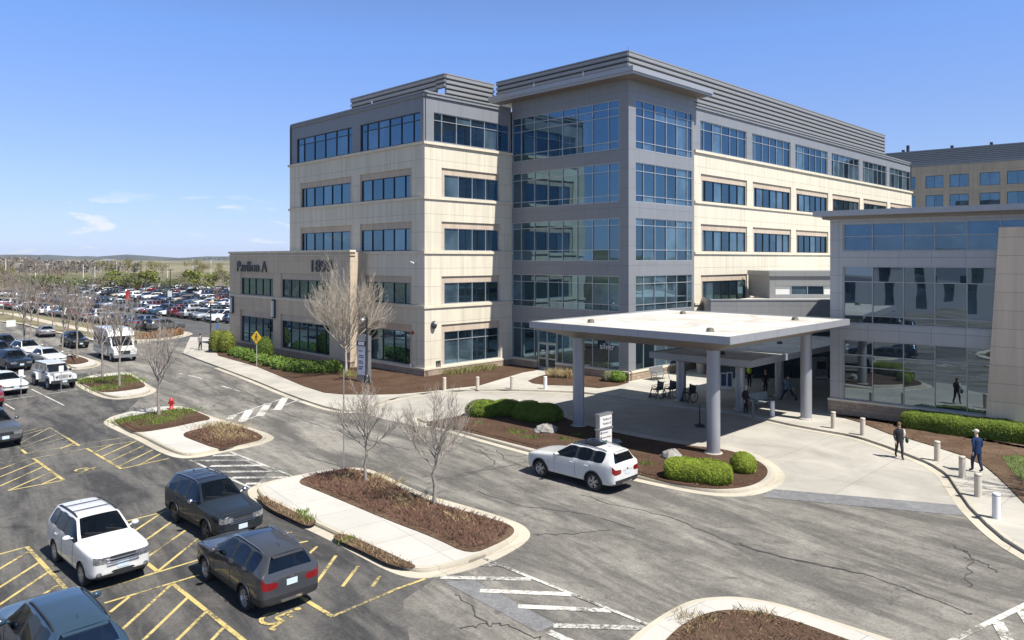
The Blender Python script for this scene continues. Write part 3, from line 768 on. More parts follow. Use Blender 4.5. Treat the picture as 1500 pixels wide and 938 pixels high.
def div(a, b, n): return [a + (b - a) * i / n for i in range(1, n)]
GL = [gl_a, gl_b, gl_c]
A0 = Vector((-7.18, 61.5, 0)); I0 = A0 + DR * 10.15; C0 = I0 - DL * 13.1; D0 = C0 + DR * 68.2
NF = Vector((-S2, -S2, 0)); NR = Vector((S2, -S2, 0))
F1 = Fac(A0, DL, NF); F2 = Fac(A0, DR, NR); F3 = Fac(C0, DL, NF); F4 = Fac(C0, DR, NR)
B = thing('office_building', 'five storey cream and grey office building with ribbon windows and louvred roof screens', 'building', (A0.x, A0.y, 0))
ZL = [5.84, 10.36, 14.88, 19.4]            # ledge levels
ROOF = 23.6
LV = [(.90, 3.67, 4.30), (6.02, 7.80, 8.36), (10.52, 12.42, 12.97), (15.04, 16.93, 17.48)]
b1 = (2.12, 9.36); b2 = (11.19, 20.04); e2 = (2.18, 8.6)
walls = MB(); tanm = MB(); greym = MB()
def bays(fac, L0, L1, wins, lv, marg=.38, pan=6, low=()):
    holes = []
    for a, b in wins:
        for k, (z0, z1, zh) in enumerate(lv):
            holes.append((a - marg, b + .08, z0 - .02, zh))
    fac.wall(walls, L0, L1, .75, ZL[3], 0, holes, 0, .13)
    for a, b in wins:
        for k, (z0, z1, zh) in enumerate(lv):
            tp_ = MB(); fac.wall(tp_, a - marg, b + .08, z0 - .02, zh, -.12, [(a, b, z0, z1)], 0, .12); tp_.build('header_panel', tan_panel, B)
for fac, L, wins in ((F1, 22.3, [b1, b2]), (F2, 10.15, [e2])):
    bays(fac, 0, L, wins, LV if fac is F2 else LV)
for k, (z0, z1, zh) in enumerate(LV):
    zt = [2.95] if k == 0 else []
    window(B, F1, b1[0], b1[1], z0, z1, [b1[0] + .75] + div(b1[0] + .75, b1[1], 4)[0:] , zt, -.20, frame_dark, GL, .25)
    window(B, F1, b2[0], b2[1], z0, z1, div(b2[0], b2[1] - .7, 5) + [b2[1] - .7], zt, -.20, frame_dark, GL, .25)
    window(B, F2, e2[0], e2[1], z0, z1, div(e2[0], e2[1], 4), zt, -.20, frame_light, GL, .3)
# right hand cream front
W4 = [(11.3 + 9.72 * k, 19.3 + 9.72 * k) for k in range(6)]
bays(F4, 9.72, 68.2, W4, LV[1:], .45)
for a, b in W4:
    for z0, z1, zh in LV[1:]:
        window(B, F4, a, b, z0, z1, [a + .6] + div(a + .6, b, 5), [], -.20, frame_dark, GL, .55)
# plain backs so that the block is closed
E0 = D0 + DL * 35.4; B1c = A0 + DL * 22.3
def plain(mb, a, b, z0, z1, out):
    mb.poly([(a.x, a.y, z0), (b.x, b.y, z0), (b.x, b.y, z1), (a.x, a.y, z1)], 0, out)
plain(walls, D0, E0, .0, ZL[3], DR); plain(walls, E0, B1c, 0, ZL[3], DL); plain(walls, B1c, A0 + DL * 22.3, 0, ZL[3], -DR)
BB = A0 + DL * 22.3
walls.poly([(BB.x, BB.y, 0), (BB.x, BB.y, ZL[3]), ((BB + DR * 40).x, (BB + DR * 40).y, ZL[3]), ((BB + DR * 40).x, (BB + DR * 40).y, 0)], 0, -DR)
walls.build('wall', cream, B)
# ledges
lm = MB()
for z in ZL:
    d = .16 if z == ZL[3] else .12; h = .22
    F1.box(lm, -d, 22.3 + d, -.05, d, z - .10, z + h - .10); F2.box(lm, 0, 10.13, -.05, d, z - .10, z + h - .10)
    F4.box(lm, 9.74, 68.2 + d, -.05, d, z - .10, z + h - .10)
for z0, z1, zh in LV:
    pass
F1.box(lm, -.14, 22.4, -.05, .14, .66, .82); F2.box(lm, 0, 10.1, -.05, .14, .66, .82)
lm.build('stone_ledge', ledge_m, B)
bm_ = MB()
F1.box(bm_, -.1, 22.4, -.3, .10, 0, .66); F2.box(bm_, -.02, 10.1, -.3, .10, 0, .66); F3.box(bm_, -.12, 7.68, -.3, .12, 0, .72); F3.box(bm_, 9.85, 13.1, -.3, .12, 0, .72); F4.box(bm_, 0, 9.6, -.3, .12, 0, .72)
bm_.build('base_course', brick, B)
lm = MB(); F3.box(lm, -.16, 7.68, -.3, .16, .72, .86); F3.box(lm, 9.85, 13.0, -.3, .16, .72, .86); F4.box(lm, 0, 9.66, -.3, .16, .72, .86); lm.build('base_sill', ledge_m, B)
# grey storey and glazed corner block
GZ0 = ZL[3] + .12
t5 = [(.78, 9.6), (10.97, 21.1)]
gi = -.14
F1.wall(greym, -gi*0 + .0, 22.2, GZ0, ROOF, gi, [(a, b, 19.62, 22.06) for a, b in t5], 0, .15)
F2.wall(greym, .0, 10.15, GZ0, ROOF, gi, [(1.08, 10.0, 19.62, 22.06)], 0, .15)
window(B, F1, t5[0][0], t5[0][1], 19.62, 22.06, [t5[0][0] + 1.0] + div(t5[0][0] + 1.0, t5[0][1] - 1.0, 4) + [t5[0][1] - 1.0], [21.42], gi - .12, frame_dark, GL, .12)
window(B, F1, t5[1][0], t5[1][1], 19.62, 22.06, [t5[1][0] + .8] + div(t5[1][0] + .8, t5[1][1] - 1.3, 4) + [t5[1][1] - 1.3], [21.42], gi - .12, frame_dark, GL, .12)
window(B, F2, 1.08, 10.0, 19.62, 22.06, [2.0] + div(2.0, 8.55, 4) + [8.55], [21.42], gi - .12, frame_light, GL, .25)
ROWS = [(18.68, 22.64, [19.3, 21.35, 22.0]), (14.43, 17.60, [14.96, 16.93]), (9.66, 13.12, [10.57, 12.55]), (5.55, 8.44, [6.1, 7.8]), (.86, 4.15, [3.55])]
T3a, T3b = .93, 13.1
F3.wall(greym, 0, 13.1, .86, 24.3, 0, [(T3a, T3b - .02, r[0], r[1]) for r in ROWS[:4]] + [(T3a, 7.62, .86, 4.15), (7.62, 9.9, .12, 4.15), (9.9, 13.08, .86, 4.15)], 0, .12)
m3 = [F3.tu(700 + x / 3.608) for x in (690, 605, 523, 445, 370, 297, 228)]
def pk(i, j, ni, nj, k): return 2 if k == 2 else (0 if nj > 1 and (j == nj - 1) else k)
for z0, z1, zm in ROWS[:4]:
    window(B, F3, T3a, T3b - .03, z0, z1, m3, zm, -.08, frame_light, GL, .16, .05, .006, None, 'curtain_wall_window')
z0, z1, zm = ROWS[4]
window(B, F3, T3a, 7.62, z0, z1, [m for m in m3 if m < 7.5], zm, -.08, frame_light, GL, .05, .05, .006, None, 'curtain_wall_window')
window(B, F3, 9.9, 13.06, z0, z1, [m for m in m3 if m > 10.1], zm, -.08, frame_light, GL, .05, .05, .006, None, 'curtain_wall_window')
window(B, F3, 7.66, 9.86, 2.45, z1, [8.75], [3.55], -.08, frame_light, GL, .05, .05, .006, None, 'door_transom')
dm = MB()
for a, b in ((7.68, 8.75), (8.77, 9.84)):
    for t0, t1, zz0, zz1 in ((a, a + .12, .14, 2.43), (b - .12, b, .14, 2.43)): F3.box(dm, t0, t1, -.10, -.03, zz0, zz1)
    for zz0, zz1 in ((.14, .32), (1.02, 1.14), (2.30, 2.43)): F3.box(dm, a + .12, b - .12, -.098, -.032, zz0, zz1)
do = dm.build('entrance_door', frame_light, B)
dg = MB()
for a, b in ((7.68, 8.75), (8.77, 9.84)): dg.poly([F3.p(a + .1, -.07, .2), F3.p(b - .1, -.07, .2), F3.p(b - .1, -.07, 2.4), F3.p(a + .1, -.07, 2.4)], 0, NF)
go = dg.build('door_glass', gl_c, B); go.parent = do
dh = MB()
for a in (8.62, 8.90): dh.tube([F3.p(a, .03, .9), F3.p(a, .03, 1.4)], .018, 6)
for zz in (1.55, 1.72): 
    for t_ in (8.2, 9.3): F3.box(dh, t_ - .22, t_ + .22, -.066, -.062, zz, zz + .10, 1)
ho = dh.build('door_handle', [steel, white_p], B); ho.parent = do
# grey part of the right front
T4a, T4b = .96, 9.42
F4.wall(greym, 0, 9.7, .86, 24.3, 0, [(T4a, T4b, r[0], r[1]) for r in ROWS], 0, .12)
m4 = [F4.tu(700 + x / 3.608) for x in (878, 938, 998, 1053, 1108)]
for i, (z0, z1, zm) in enumerate(ROWS):
    window(B, F4, T4a, T4b, z0, z1, m4, zm, -.08, frame_light, GL, .7 if i > 1 else .35, .05, .005, None, 'curtain_wall_window')
W5 = [(11.0 + 9.72 * k, 19.55 + 9.72 * k) for k in range(6)]
F4.wall(greym, 9.7, 68.1, GZ0, ROOF, gi, [(a, b, 19.62, 22.3) for a, b in W5], 0, .15)
for a, b in W5:
    window(B, F4, a, b, 19.62, 22.3, [a + .7] + div(a + .7, b, 5), [21.5], gi - .12, frame_light, GL, .4)
greym.poly([F4.p(9.7, 0, GZ0), F4.p(9.7, -.3, GZ0), F4.p(9.7, -.3, 24.3), F4.p(9.7, 0, 24.3)], 0, DR)
greym.poly([F3.p(13.1, 0, ROOF), F3.p(13.1, -4, ROOF), F3.p(13.1, -4, 24.3), F3.p(13.1, 0, 24.3)], 0, DL)
E5 = D0 + DL * 35.4
for a, b, o in ((D0, E5, DR), (E5, BB, DL), (BB + DR * 40, BB, -DR)):
    plain(greym, a, b, ZL[3], ROOF, o)
greym.build('metal_cladding', grey_pan, B)
cp = MB()
F1.box(cp, -.03, 22.3, -.4, -.06, ROOF - .02, ROOF + .12); F2.box(cp, 0, 10.1, -.4, -.06, ROOF - .02, ROOF + .12); F4.box(cp, 9.72, 68.2, -.4, -.06, ROOF - .02, ROOF + .12)
cp.build('parapet_cap', louver, B)
rf = MB(); rf.poly([(p.x, p.y, ROOF - .3) for p in (A0, I0, C0, D0, E0, BB)], 0, (0, 0, 1)); rf.build('roof', roof_m, B)
# eave of the corner block
ev = MB()
def rl(r, l, z): q = A0 + DR * r + DL * l; return Vector((q.x, q.y, z))
o = 1.5
for z0, z1, oo, mm in ((24.3, 24.68, o, 0), (24.12, 24.3, o - .12, 0)):
    ev.prism([rl(10.15 + 10.4, -13.1 - oo, 0)[:2], rl(10.15 - oo, -13.1 - oo, 0)[:2], rl(10.15 - oo, 1.6, 0)[:2], rl(10.15 + 6, 1.6, 0)[:2], rl(10.15 + 10.4, -9, 0)[:2]], z0, z1, 0, 0, True)
ev.build('roof_overhang', fascia, B)
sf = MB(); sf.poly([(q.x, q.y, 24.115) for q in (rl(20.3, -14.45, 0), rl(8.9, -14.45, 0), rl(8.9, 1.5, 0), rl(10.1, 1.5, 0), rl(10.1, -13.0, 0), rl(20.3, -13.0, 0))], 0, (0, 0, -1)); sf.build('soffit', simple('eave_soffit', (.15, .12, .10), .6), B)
# louvred roof screens
def screen(fac, t0, t1, d, z0, z1, pitch=.44):
    mb = MB(); n = int(round((z1 - z0) / pitch)); h = (z1 - z0) / n
    for i in range(n):
        z = z0 + i * h
        a = [fac.p(t0, d - .05, z + .10), fac.p(t1, d - .05, z + .10)]; b = [fac.p(t0, d + .12, z + .14), fac.p(t1, d + .12, z + .14)]
        c = [fac.p(t0, d + .12, z + h - .05), fac.p(t1, d + .12, z + h - .05)]; e = [fac.p(t0, d - .05, z + h - .01), fac.p(t1, d - .05, z + h - .01)]
        mb.poly([a[0], a[1], b[1], b[0]], 0, (0, 0, -1)); mb.poly([b[0], b[1], c[1], c[0]], 0, fac.N); mb.poly([c[0], c[1], e[1], e[0]], 0, (0, 0, 1))
        for s_ in (0, 1): mb.poly([a[s_], b[s_], c[s_], e[s_]], 0, -fac.T if s_ == 0 else fac.T)
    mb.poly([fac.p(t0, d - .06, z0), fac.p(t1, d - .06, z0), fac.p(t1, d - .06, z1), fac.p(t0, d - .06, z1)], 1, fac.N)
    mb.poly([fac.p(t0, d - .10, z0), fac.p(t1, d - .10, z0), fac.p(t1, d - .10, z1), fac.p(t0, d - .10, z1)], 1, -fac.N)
    fac.box(mb, t0 - .02, t1 + .02, -.12 + d, d + .14, z1, z1 + .1)
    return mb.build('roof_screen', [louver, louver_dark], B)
SF1 = Fac(rl(4.5, 2.7, 0), DL, NF); SF2 = Fac(rl(4.5, 2.7, 0), DR, NR)
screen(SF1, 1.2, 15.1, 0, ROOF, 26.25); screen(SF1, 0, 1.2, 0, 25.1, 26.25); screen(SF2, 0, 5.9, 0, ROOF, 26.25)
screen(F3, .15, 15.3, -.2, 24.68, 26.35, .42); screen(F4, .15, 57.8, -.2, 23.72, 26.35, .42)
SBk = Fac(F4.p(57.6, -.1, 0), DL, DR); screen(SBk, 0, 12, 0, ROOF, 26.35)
for a_, b_, r_ in [(F3.p(t, 1.42, 24.68), F3.p(t, 1.42, 25.1), .03) for t in (3.5, 9.0)] + [(F3.p(.1, -.2, 26.4), F3.p(.1, -.2, 26.75), .05), (SF1.p(15, -.2, 26.2), SF1.p(15, -.2, 26.6), .05), (F1.p(8, -.3, 23.7), F1.p(8, -.3, 24.05), .06)]:
    pm = MB(); pm.tube([a_, b_], r_, 6); pm.build('roof_fixture', steel, B)
# two storey podium
PO = F1.p(8.55, 1.6, 0); PF = Fac((PO.x, PO.y, 0), DL, NF); PL_ = 24.3
pw = MB(); pt = MB()
pb = [(PF.tu(481), PF.tu(412)), (PF.tu(398.4), PF.tu(352.7))]
PZ = 10.44
PF.wall(pw, 0, PL_, .7, PZ, 0, [(a - .35, b + .1, z0 - .02, zh) for a, b in pb for z0, z1, zh in LV[:2]], 0, .12)
for a, b in pb:
    for k, (z0, z1, zh) in enumerate(LV[:2]):
        pt = MB(); PF.wall(pt, a - .35, b + .1, z0 - .02, zh, -.11, [(a, b, z0, z1)], 0, .12); pt.build('podium_header_panel', tan_panel, B)
        window(B, PF, a, b, z0, z1, [a + .8] + div(a + .8, b, 5 if b - a > 8 else 4), [2.95] if k == 0 else [], -.20, frame_dark, GL, .04)
pr = Fac((PO.x, PO.y, 0), DR, NR); pr.wall(pw, 0, 1.6, .0, PZ, 0)
pe = PF.p(PL_, 0, 0); pw.poly([(pe.x, pe.y, 0), (pe.x, pe.y, PZ), ((pe + DR * 14).x, (pe + DR * 14).y, PZ), ((pe + DR * 14).x, (pe + DR * 14).y, 0)], 0, -DR)
pw.build('podium_wall', podium_m, B)
pw = MB(); PF.box(pw, -.14, PL_ + .1, -.5, .14, PZ, PZ + .2); PF.box(pw, -.10, PL_ + .1, -.5, .08, PZ - .3, PZ - .22); PF.box(pw, 0, PL_, .0, .07, 5.72, 5.9); pw.build('podium_cornice', ledge_m, B)
pw = MB(); PF.box(pw, -.1, PL_ + .1, -.4, .1, 0, .62); PF.box(pw, -.14, PL_ + .1, -.4, .14, .62, .74); pw.build('podium_base', brick, B)
pw = MB(); a_, b_, c_, d_ = PF.p(0, -.2, 0), PF.p(PL_, -.2, 0), PF.p(PL_, -14, 0), PF.p(0, -14, 0); pw.poly([(q.x, q.y, PZ - .2) for q in (a_, b_, c_, d_)], 0, (0, 0, 1)); pw.build('podium_roof', roof_m, B)
def text_mesh(body, size, mat, parent, org, X, Y, name='lettering', ext=.04, align='LEFT', wscale=1.0, fit=None):
    """text in the plane through org spanned by X (reading direction) and Y (up), extruded a little towards the reader"""
    cu = bpy.data.curves.new(name, 'FONT'); cu.body = body; cu.size = size; cu.extrude = ext; cu.align_x = align; cu.resolution_u = 3
    o = bpy.data.objects.new(name, cu); COL.objects.link(o)
    me = evmesh(o); bpy.data.objects.remove(o)
    if fit: wscale = fit / (max(v.co.x for v in me.vertices) - min(v.co.x for v in me.vertices))
    X = Vector(X).normalized(); Y = Vector(Y).normalized(); Z = X.cross(Y); po = ORG[parent.name]
    for v in me.vertices:
        v.co = Vector(org) + X * v.co.x * wscale + Y * v.co.y + Z * v.co.z - po
    me.materials.clear(); me.materials.append(mat)
    q = bpy.data.objects.new(name, me); COL.objects.link(q); q.parent = parent; ORG[q.name] = po
    return q
UP = Vector((0, 0, 1))
tA, tB = PF.tu(348), PF.tu(391)
text_mesh('Pavilion A', 1.62, dark_letter, B, PF.p(tA, .10, 8.48), -DL, UP, 'building_lettering', .05, 'LEFT', 1, tA - tB)
tA, tB = PF.tu(454.5), PF.tu(484)
text_mesh('1890', 1.62, dark_letter, B, PF.p(tA, .10, 8.62), -DL, UP, 'building_number', .05, 'LEFT', 1, tA - tB)
text_mesh('silver', .72, white_p, B, F3.p(F3.tu(879), .05, 2.45), -DL, UP, 'window_lettering', .006, 'LEFT', 1, 1.45)
# lamps and devices on the walls
def wall_lamp(t, z, lab):
    q = PF.p(t, .0, z)
    o = thing('wall_lamp', lab, 'wall lamp', q, 'tall wall lamps on the podium')
    mb = MB(); PF.box(mb, t - .28, t + .28, .0, .16, z - .95, z + .95); mb.build('lamp_housing', frame_dark, o)
    mb = MB(); PF.box(mb, t - .18, t + .18, .16, .30, z - .8, z + .8); mb.build('lamp_lens', white_p, o)
for u, n in ((341, 'at the far left end of the Pavilion A wall'), (402, 'between the two window bays under the wall letters'), (492, 'behind the crown of the big bare tree')):
    wall_lamp(PF.tu(u), 4.75 if u < 450 else 4.9, 'tall white lensed wall lamp ' + n)
q = F2.p(F2.tu(634), .0, 4.35); o = thing('dome_light', 'round dark domed wall light on the sunlit cream wall', 'wall light', q)
mb = MB(); mb.ell(q + NR * .15, (.26, .26, .34)); mb.build('dome', frame_dark, o); mb = MB(); mb.ell(q + NR * .28 + Vector((.08, 0, .1)), (.13, .13, .14)); mb.build('lens', steel, o)
q = F1.p(F1.tu(605), .08, 3.65); mb = MB(); mb.ell(q, (.14, .14, .16)); tag(mb.build('alarm_bell', red_m, None, q), 'small round reddish alarm bell on the shaded cream wall', 'alarm bell')
q = F1.p(F1.tu(607), .25, 9.55); o = thing('security_camera', 'small white security camera under the second ledge near the cream corner', 'camera', q)
mb = MB(); mb.tube([q - NF * .25, q], .03, 6); mb.build('bracket', white_p, o); mb = MB(); mb.tube([q + DL * .15, q - DL * .22 - UP * .06], .08, 8); mb.build('camera_body', white_p, o)
q = F1.p(F1.tu(604), .2, 1.0); mb = MB(); mb.tube([q - NF * .2, q, q - UP * .25], .07, 8); mb.tube([q - UP * .02 + DL * .12, q - DL * .12], .05, 8); tag(mb.build('hose_connection', steel, None, q), 'silver fire hose connection low on the cream corner wall', 'hose connection')
q = F2.p(F2.tu(641), .12, 1.0); mb = MB()
F2.box(mb, F2.tu(638.5), F2.tu(644.5), .02, .10, 1.25, 1.33)
for u in (639, 641.5, 644): mb.tube([F2.p(F2.tu(u), .08, 1.28), F2.p(F2.tu(u), .10, .80)], .035, 6)
tag(mb.build('utility_pipes', frame_dark, None, q), 'three short dark pipes on a bracket low on the sunlit corner', 'pipes')

# ------------------------------------------------------------------ entrance link, canopies, glass pavilion
K = thing('entrance_link', 'low grey flat roofed entrance link with dark glass doors behind the canopies', 'building', (22, 62, 0))
LX0, LX1, LY = 16.1, 33.0, 60.6
LF = Fac((LX0, LY), (1, 0), (0, -1))
mb = MB(); LF.box(mb, 0, LX1 - LX0, -.35, 0, 3.9, 6.45)
mb.build('parapet_wall', grey_link, K)
mb = MB(); LF.box(mb, -.03, LX1 - LX0, -.4, .04, 6.45, 6.55); mb.build('parapet_cap', fascia, K)
mb = MB(); mb.poly([(LX0, LY + .3, 6.3), (LX1, LY + .3, 6.3), (LX1 + 14, 84, 6.3), (LX0 + 18, 84, 6.3)], 0, (0, 0, 1)); mb.build('roof', roof_m, K)
window(K, LF, 0, LX1 - LX0, .13, 3.9, div(0, LX1 - LX0, 10), [2.6], -.25, frame_dark, [gl_c], 0, .08, .006, None, 'entrance_glazing')
mb = MB()
mb.poly([(LX0, LY + .1, .1), (LX0, LY + .1, 6.45), (17.2, 67.4, 6.45), (17.2, 67.4, .1)], 0, (-1, 0, 0)); mb.build('side_wall', grey_link, K)
UF = Fac((22.9, 66.5), (1, 0), (0, -1))
mb = MB(); UF.wall(mb, 0, 14, 6.3, 8.55, 0, [(.5, 13.5, 6.62, 7.45)], 0, .15); UF.box(mb, -.1, 14.2, -6, .15, 8.3, 8.75)
mb.poly([(22.9, 66.5, 6.3), (22.9, 72.5, 6.3), (22.9, 72.5, 8.5), (22.9, 66.5, 8.5)], 0, (-1, 0, 0)); mb.build('upper_box', grey_link, K)
window(K, UF, .5, 13.5, 6.62, 7.45, div(.5, 13.5, 9), [], -.1, frame_light, [white_p, gl_b, gl_a], .4, .06, .004, None, 'clerestory_window')

def canopy(name, lab, c_front, c_left, c_right, ztop, fh, soff_z, ins, cols, crad, drains, zcol):
    """flat roof slab with fascia, soffit sloping in to the columns, round columns, roof drains"""
    f, l, r = Vector(c_front), Vector(c_left), Vector(c_right); bk = l + r - f
    o = thing(name, lab, 'canopy', (f.x, f.y, 0))
    q = [f, r, bk, l]; a = (r - f).normalized(); b = (l - f).normalized()
    mb = MB(); mb.poly([(p.x, p.y, ztop - .02) for p in q], 0, (0, 0, 1)); mb.build('roof_membrane', roof_m, o)
    mb = MB(); n = 4
    outs = [-b, a, b, -a]
    for i in range(4):
        p, s_ = q[i], q[(i+1) % 4]; L_ = (s_ - p).length; t_ = (s_ - p).normalized(); k = int(L_ / 2.2)
        for j in range(k):
            x0, x1 = L_ * j / k + (.008 if j else 0), L_ * (j+1) / k - (.008 if j < k-1 else 0)
            mb.fbox((p.x, p.y), t_, outs[i], x0, x1, -.10, .02, ztop - fh, ztop + .03)
    mb.build('fascia', fascia, o)
    mb = MB()
    qi = [f + (a + b) * ins, r + (-a + b) * ins, bk - (a + b) * ins, l + (a - b) * ins]
    for i in range(4):
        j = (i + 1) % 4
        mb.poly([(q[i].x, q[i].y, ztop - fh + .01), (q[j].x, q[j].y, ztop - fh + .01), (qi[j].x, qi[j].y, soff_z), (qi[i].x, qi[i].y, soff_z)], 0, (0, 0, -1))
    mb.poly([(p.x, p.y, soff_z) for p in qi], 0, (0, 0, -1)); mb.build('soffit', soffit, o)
    for x, y in cols:
        mb = MB(); mb.tube([(x, y, .1), (x, y, zcol)], crad, 24, 0, False); mb.build('column', column_m, o)
        mb = MB(); mb.lathe([(crad + .12, 0), (crad + .12, .2), (crad + .02, .22)], (x, y, .02), 24, 0); mb.build('column_base', conc, o)
    for x, y in drains:
        mb = MB(); mb.lathe([(.22, 0), (.22, .03), (.19, .04), (.19, .13), (.13, .19), (.02, .20)], (x, y, ztop - .02), 12, 0); mb.build('roof_drain', simple('drain_bronze', (.10, .085, .065), .6) if 'drain_bronze' not in MATS else MATS['drain_bronze'], o)
    return o
zt = 6.2
dr = [P(u, v, zt) for u, v in C([(362, 122), (866, 160), (751, 86), (1225, 112)], 740, 430, 2.885)]
canopy('entrance_canopy', 'large white roofed canopy on four tall round grey columns over the drop off drive', P(1069.3, 494.8, zt), P(775.7, 471.6, zt), P(1244.3, 468.1, zt), zt, .33, 5.30, 1.7,
       [(3.85, 43.26), (9.997, 37.14), (17.8, 45.28), (11.6, 51.3)], .33, [(d.x, d.y) for d in dr], 5.3)
z2 = 3.75
lf, ll = P(1100, 530, z2), P(951.4, 516, z2)
lr = lf + DR * 17.5
d2 = [P(u, v, z2) for u, v in C([(640, 93), (1060, 17)], 930, 500, 5)]
canopy('low_canopy', 'lower grey flat canopy leading from the drive to the doors', lf, ll, (lr.x, lr.y, z2), z2, .36, 3.2, .9,
       [(14.7, 48.2), (18.9, 52.9)], .30, [(d.x, d.y) for d in d2], 3.3)

frame_mid = simple('window_frame_mid', (.30, .31, .32), .4, .2)
G_ = thing('glass_pavilion', 'three storey grey glazed pavilion with a slanted tan wall at its right', 'building', (19.94, 46.9, 0))
GT = Vector((.776, -.631, 0)); GN = Vector((-.631, -.776, 0)); GF = Fac((19.94, 46.9), GT, GN)
gm_ = [.73, 2.45, 4.15, 5.8, 7.4]
RR = [(10.28, 12.0, [11.2]), (5.85, 9.38, [6.35, 8.42]), (1.12, 4.86, [3.2, 3.92])]
pwl = MB(); GF.wall(pwl, 0, 16, 1.12, 12.42, 0, [(.75, 9.2, z0, z1) for z0, z1, _ in RR[1:]] + [(.75, 14.5, RR[0][0], RR[0][1])], 0, .1)
bk_ = Vector((.631, .776, 0))
pwl.poly([GF.p(0, 0, 0), GF.p(0, -18, 0), GF.p(0, -18, 12.42), GF.p(0, 0, 12.42)], 0, -GT)
pwl.build('metal_cladding', silver_pan, G_)
for i, (z0, z1, zm) in enumerate(RR):
    window(G_, GF, .77, 14.5 if i == 0 else 9.2, z0, z1, gm_[1:] + [9.0] + ([10.6, 12.2] if i == 0 else []), zm, -.07, frame_mid, [gl_rb] if i == 0 else [gl_r], 0, .07, .012, None, 'curtain_wall_window')
mb = MB(); GF.box(mb, -.1, 9.5, -.4, .08, 0, 1.0); mb.build('base_course', brick, G_)
mb = MB(); GF.box(mb, -.12, 9.5, -.4, .12, 1.0, 1.12); mb.build('base_sill', ledge_m, G_)
mb = MB(); GF.box(mb, -.75, 17, -19, 1.0, 12.45, 12.78); mb.build('roof_overhang', fascia, G_)
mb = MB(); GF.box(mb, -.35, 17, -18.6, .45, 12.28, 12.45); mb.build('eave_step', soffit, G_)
mb = MB()
fr = [GF.p(8.30, .45, 0), GF.p(18, .45, 0), GF.p(18, .32, 11.55), GF.p(8.95, .32, 11.55)]; bk2 = [p - GN * .7 for p in fr]
mb.poly(fr, 0, GN); mb.poly([fr[0], fr[3], bk2[3], bk2[0]], 0, -GT); mb.poly([fr[3], fr[2], bk2[2], bk2[3]], 0, UP); mb.build('slanted_wall', tan_wall, G_)
q = GF.p(GF.tu(1494.5), .46, 5.0)
q = P(1494, 552, 0); q = GF.p(11.0, .46, 3.9)
mb = MB(); mb.ell(q, (.12, .12, .12)); tag(mb.build('alarm_bell', red_m, None, q), 'small round red alarm on the slanted tan wall', 'alarm bell')

X_ = thing('distant_block', 'distant tan block with square windows and a louvred screen behind the main building', 'building', (92, 155, 0))
XF = Fac((92, 155), GT, GN)
xs = [XF.tu(u) for u in (1327, 1340.5, 1355.8, 1381.6, 1391, 1419, 1435, 1465, 1475, 1507, 1518, 1548, 1560, 1590)]
ws = list(zip(xs[2::2], xs[3::2])) + [(XF.tu(1318), XF.tu(1341))]
zz = [(24.8, 27.4), (20.7, 23.3), (16.6, 19.2), (12.5, 15.1), (8.4, 11)]
mb = MB(); XF.wall(mb, -25, 45, 0, 29.6, 0, [(a, b, c, d) for a, b in ws for c, d in zz], 0, .3)
mb.poly([XF.p(-25, 0, 0), XF.p(-25, -40, 0), XF.p(-25, -40, 29.6), XF.p(-25, 0, 29.6)], 0, -GT)
mb.build('wall', tan_far, X_)
for a, b in ws:
    for c, d in zz[:3]:
        window(X_, XF, a, b, c, d, [(a + b) / 2], [], -.25, frame_dark, GL, .4, .08, .003)
mb = MB()
for k in range(9): XF.box(mb, -25, 45, -1.2, -.8, 29.7 + k * .38, 29.98 + k * .38)
XF.box(mb, -25, 45, -2, -1.3, 29.6, 33.1); XF.box(mb, -25, 45, -1, .1, 29.45, 29.75); mb.build('roof_screen', simple('far_louver', (.21, .23, .255), .5), X_)
for u, h in ((1328, 1.3), (1321, .4), (1393, .5), (1451, .5)): mb = MB(); XF.box(mb, XF.tu(u) - .25, XF.tu(u) + .25, -1.8, -1.0, 33.1, 33.1 + h); mb.build('roof_vent', frame_dark, X_)

# ------------------------------------------------------------------ cars
def paintmat(name, col, metal=.0, rough=.3):
    if name in MATS: return MATS[name]
    m, nt, b = newmat(name)
    b.inputs['Base Color'].default_value = tuple(col) + (1,); b.inputs['Metallic'].default_value = metal; b.inputs['Roughness'].default_value = rough
    b.inputs['Coat Weight'].default_value = .6; b.inputs['Specular IOR Level'].default_value = .25; b.inputs['Coat Roughness'].default_value = .04
    f = noise(nt, 5, 5, .65, coords(nt)); lk(nt, ramp(nt, f, [(.3, tuple(c*.93 for c in col)), (.7, tuple(min(1, c*1.04) for c in col))]), b.inputs['Base Color'])
    return m
headl = simple('headlamp_lens', (.30, .31, .33), .08, .6, .7, 14, .8)
taill = simple('tail_lamp_red', (.16, .006, .008), .15, 0, .15, 6, .6)
amber = simple('amber_lens', (.75, .25, .02), .2)
chrome = simple('chrome', (.6, .6, .6), .15, 1, .05)
tyre_m = simple('tyre_rubber', (.022, .022, .023), .85)
rim_m = simple('alloy_rim', (.48, .48, .49), .3, .7, .05)
rim_d = simple('dark_alloy_rim', (.12, .12, .125), .3, .7, .05)
liner = simple('wheel_well', (.012, .012, .012), .9)
plate_m = simple('number_plate', (.50, .60, .66), .4, 0, .12, 25)
sunroof = simple('sunroof_glass', (.012, .013, .016), .03, 0, .1, 2, .9)
cabin_m = simple('cabin_trim', (.03, .03, .032), .8)
seat_m = simple('seat_fabric', (.10, .10, .10), .8)
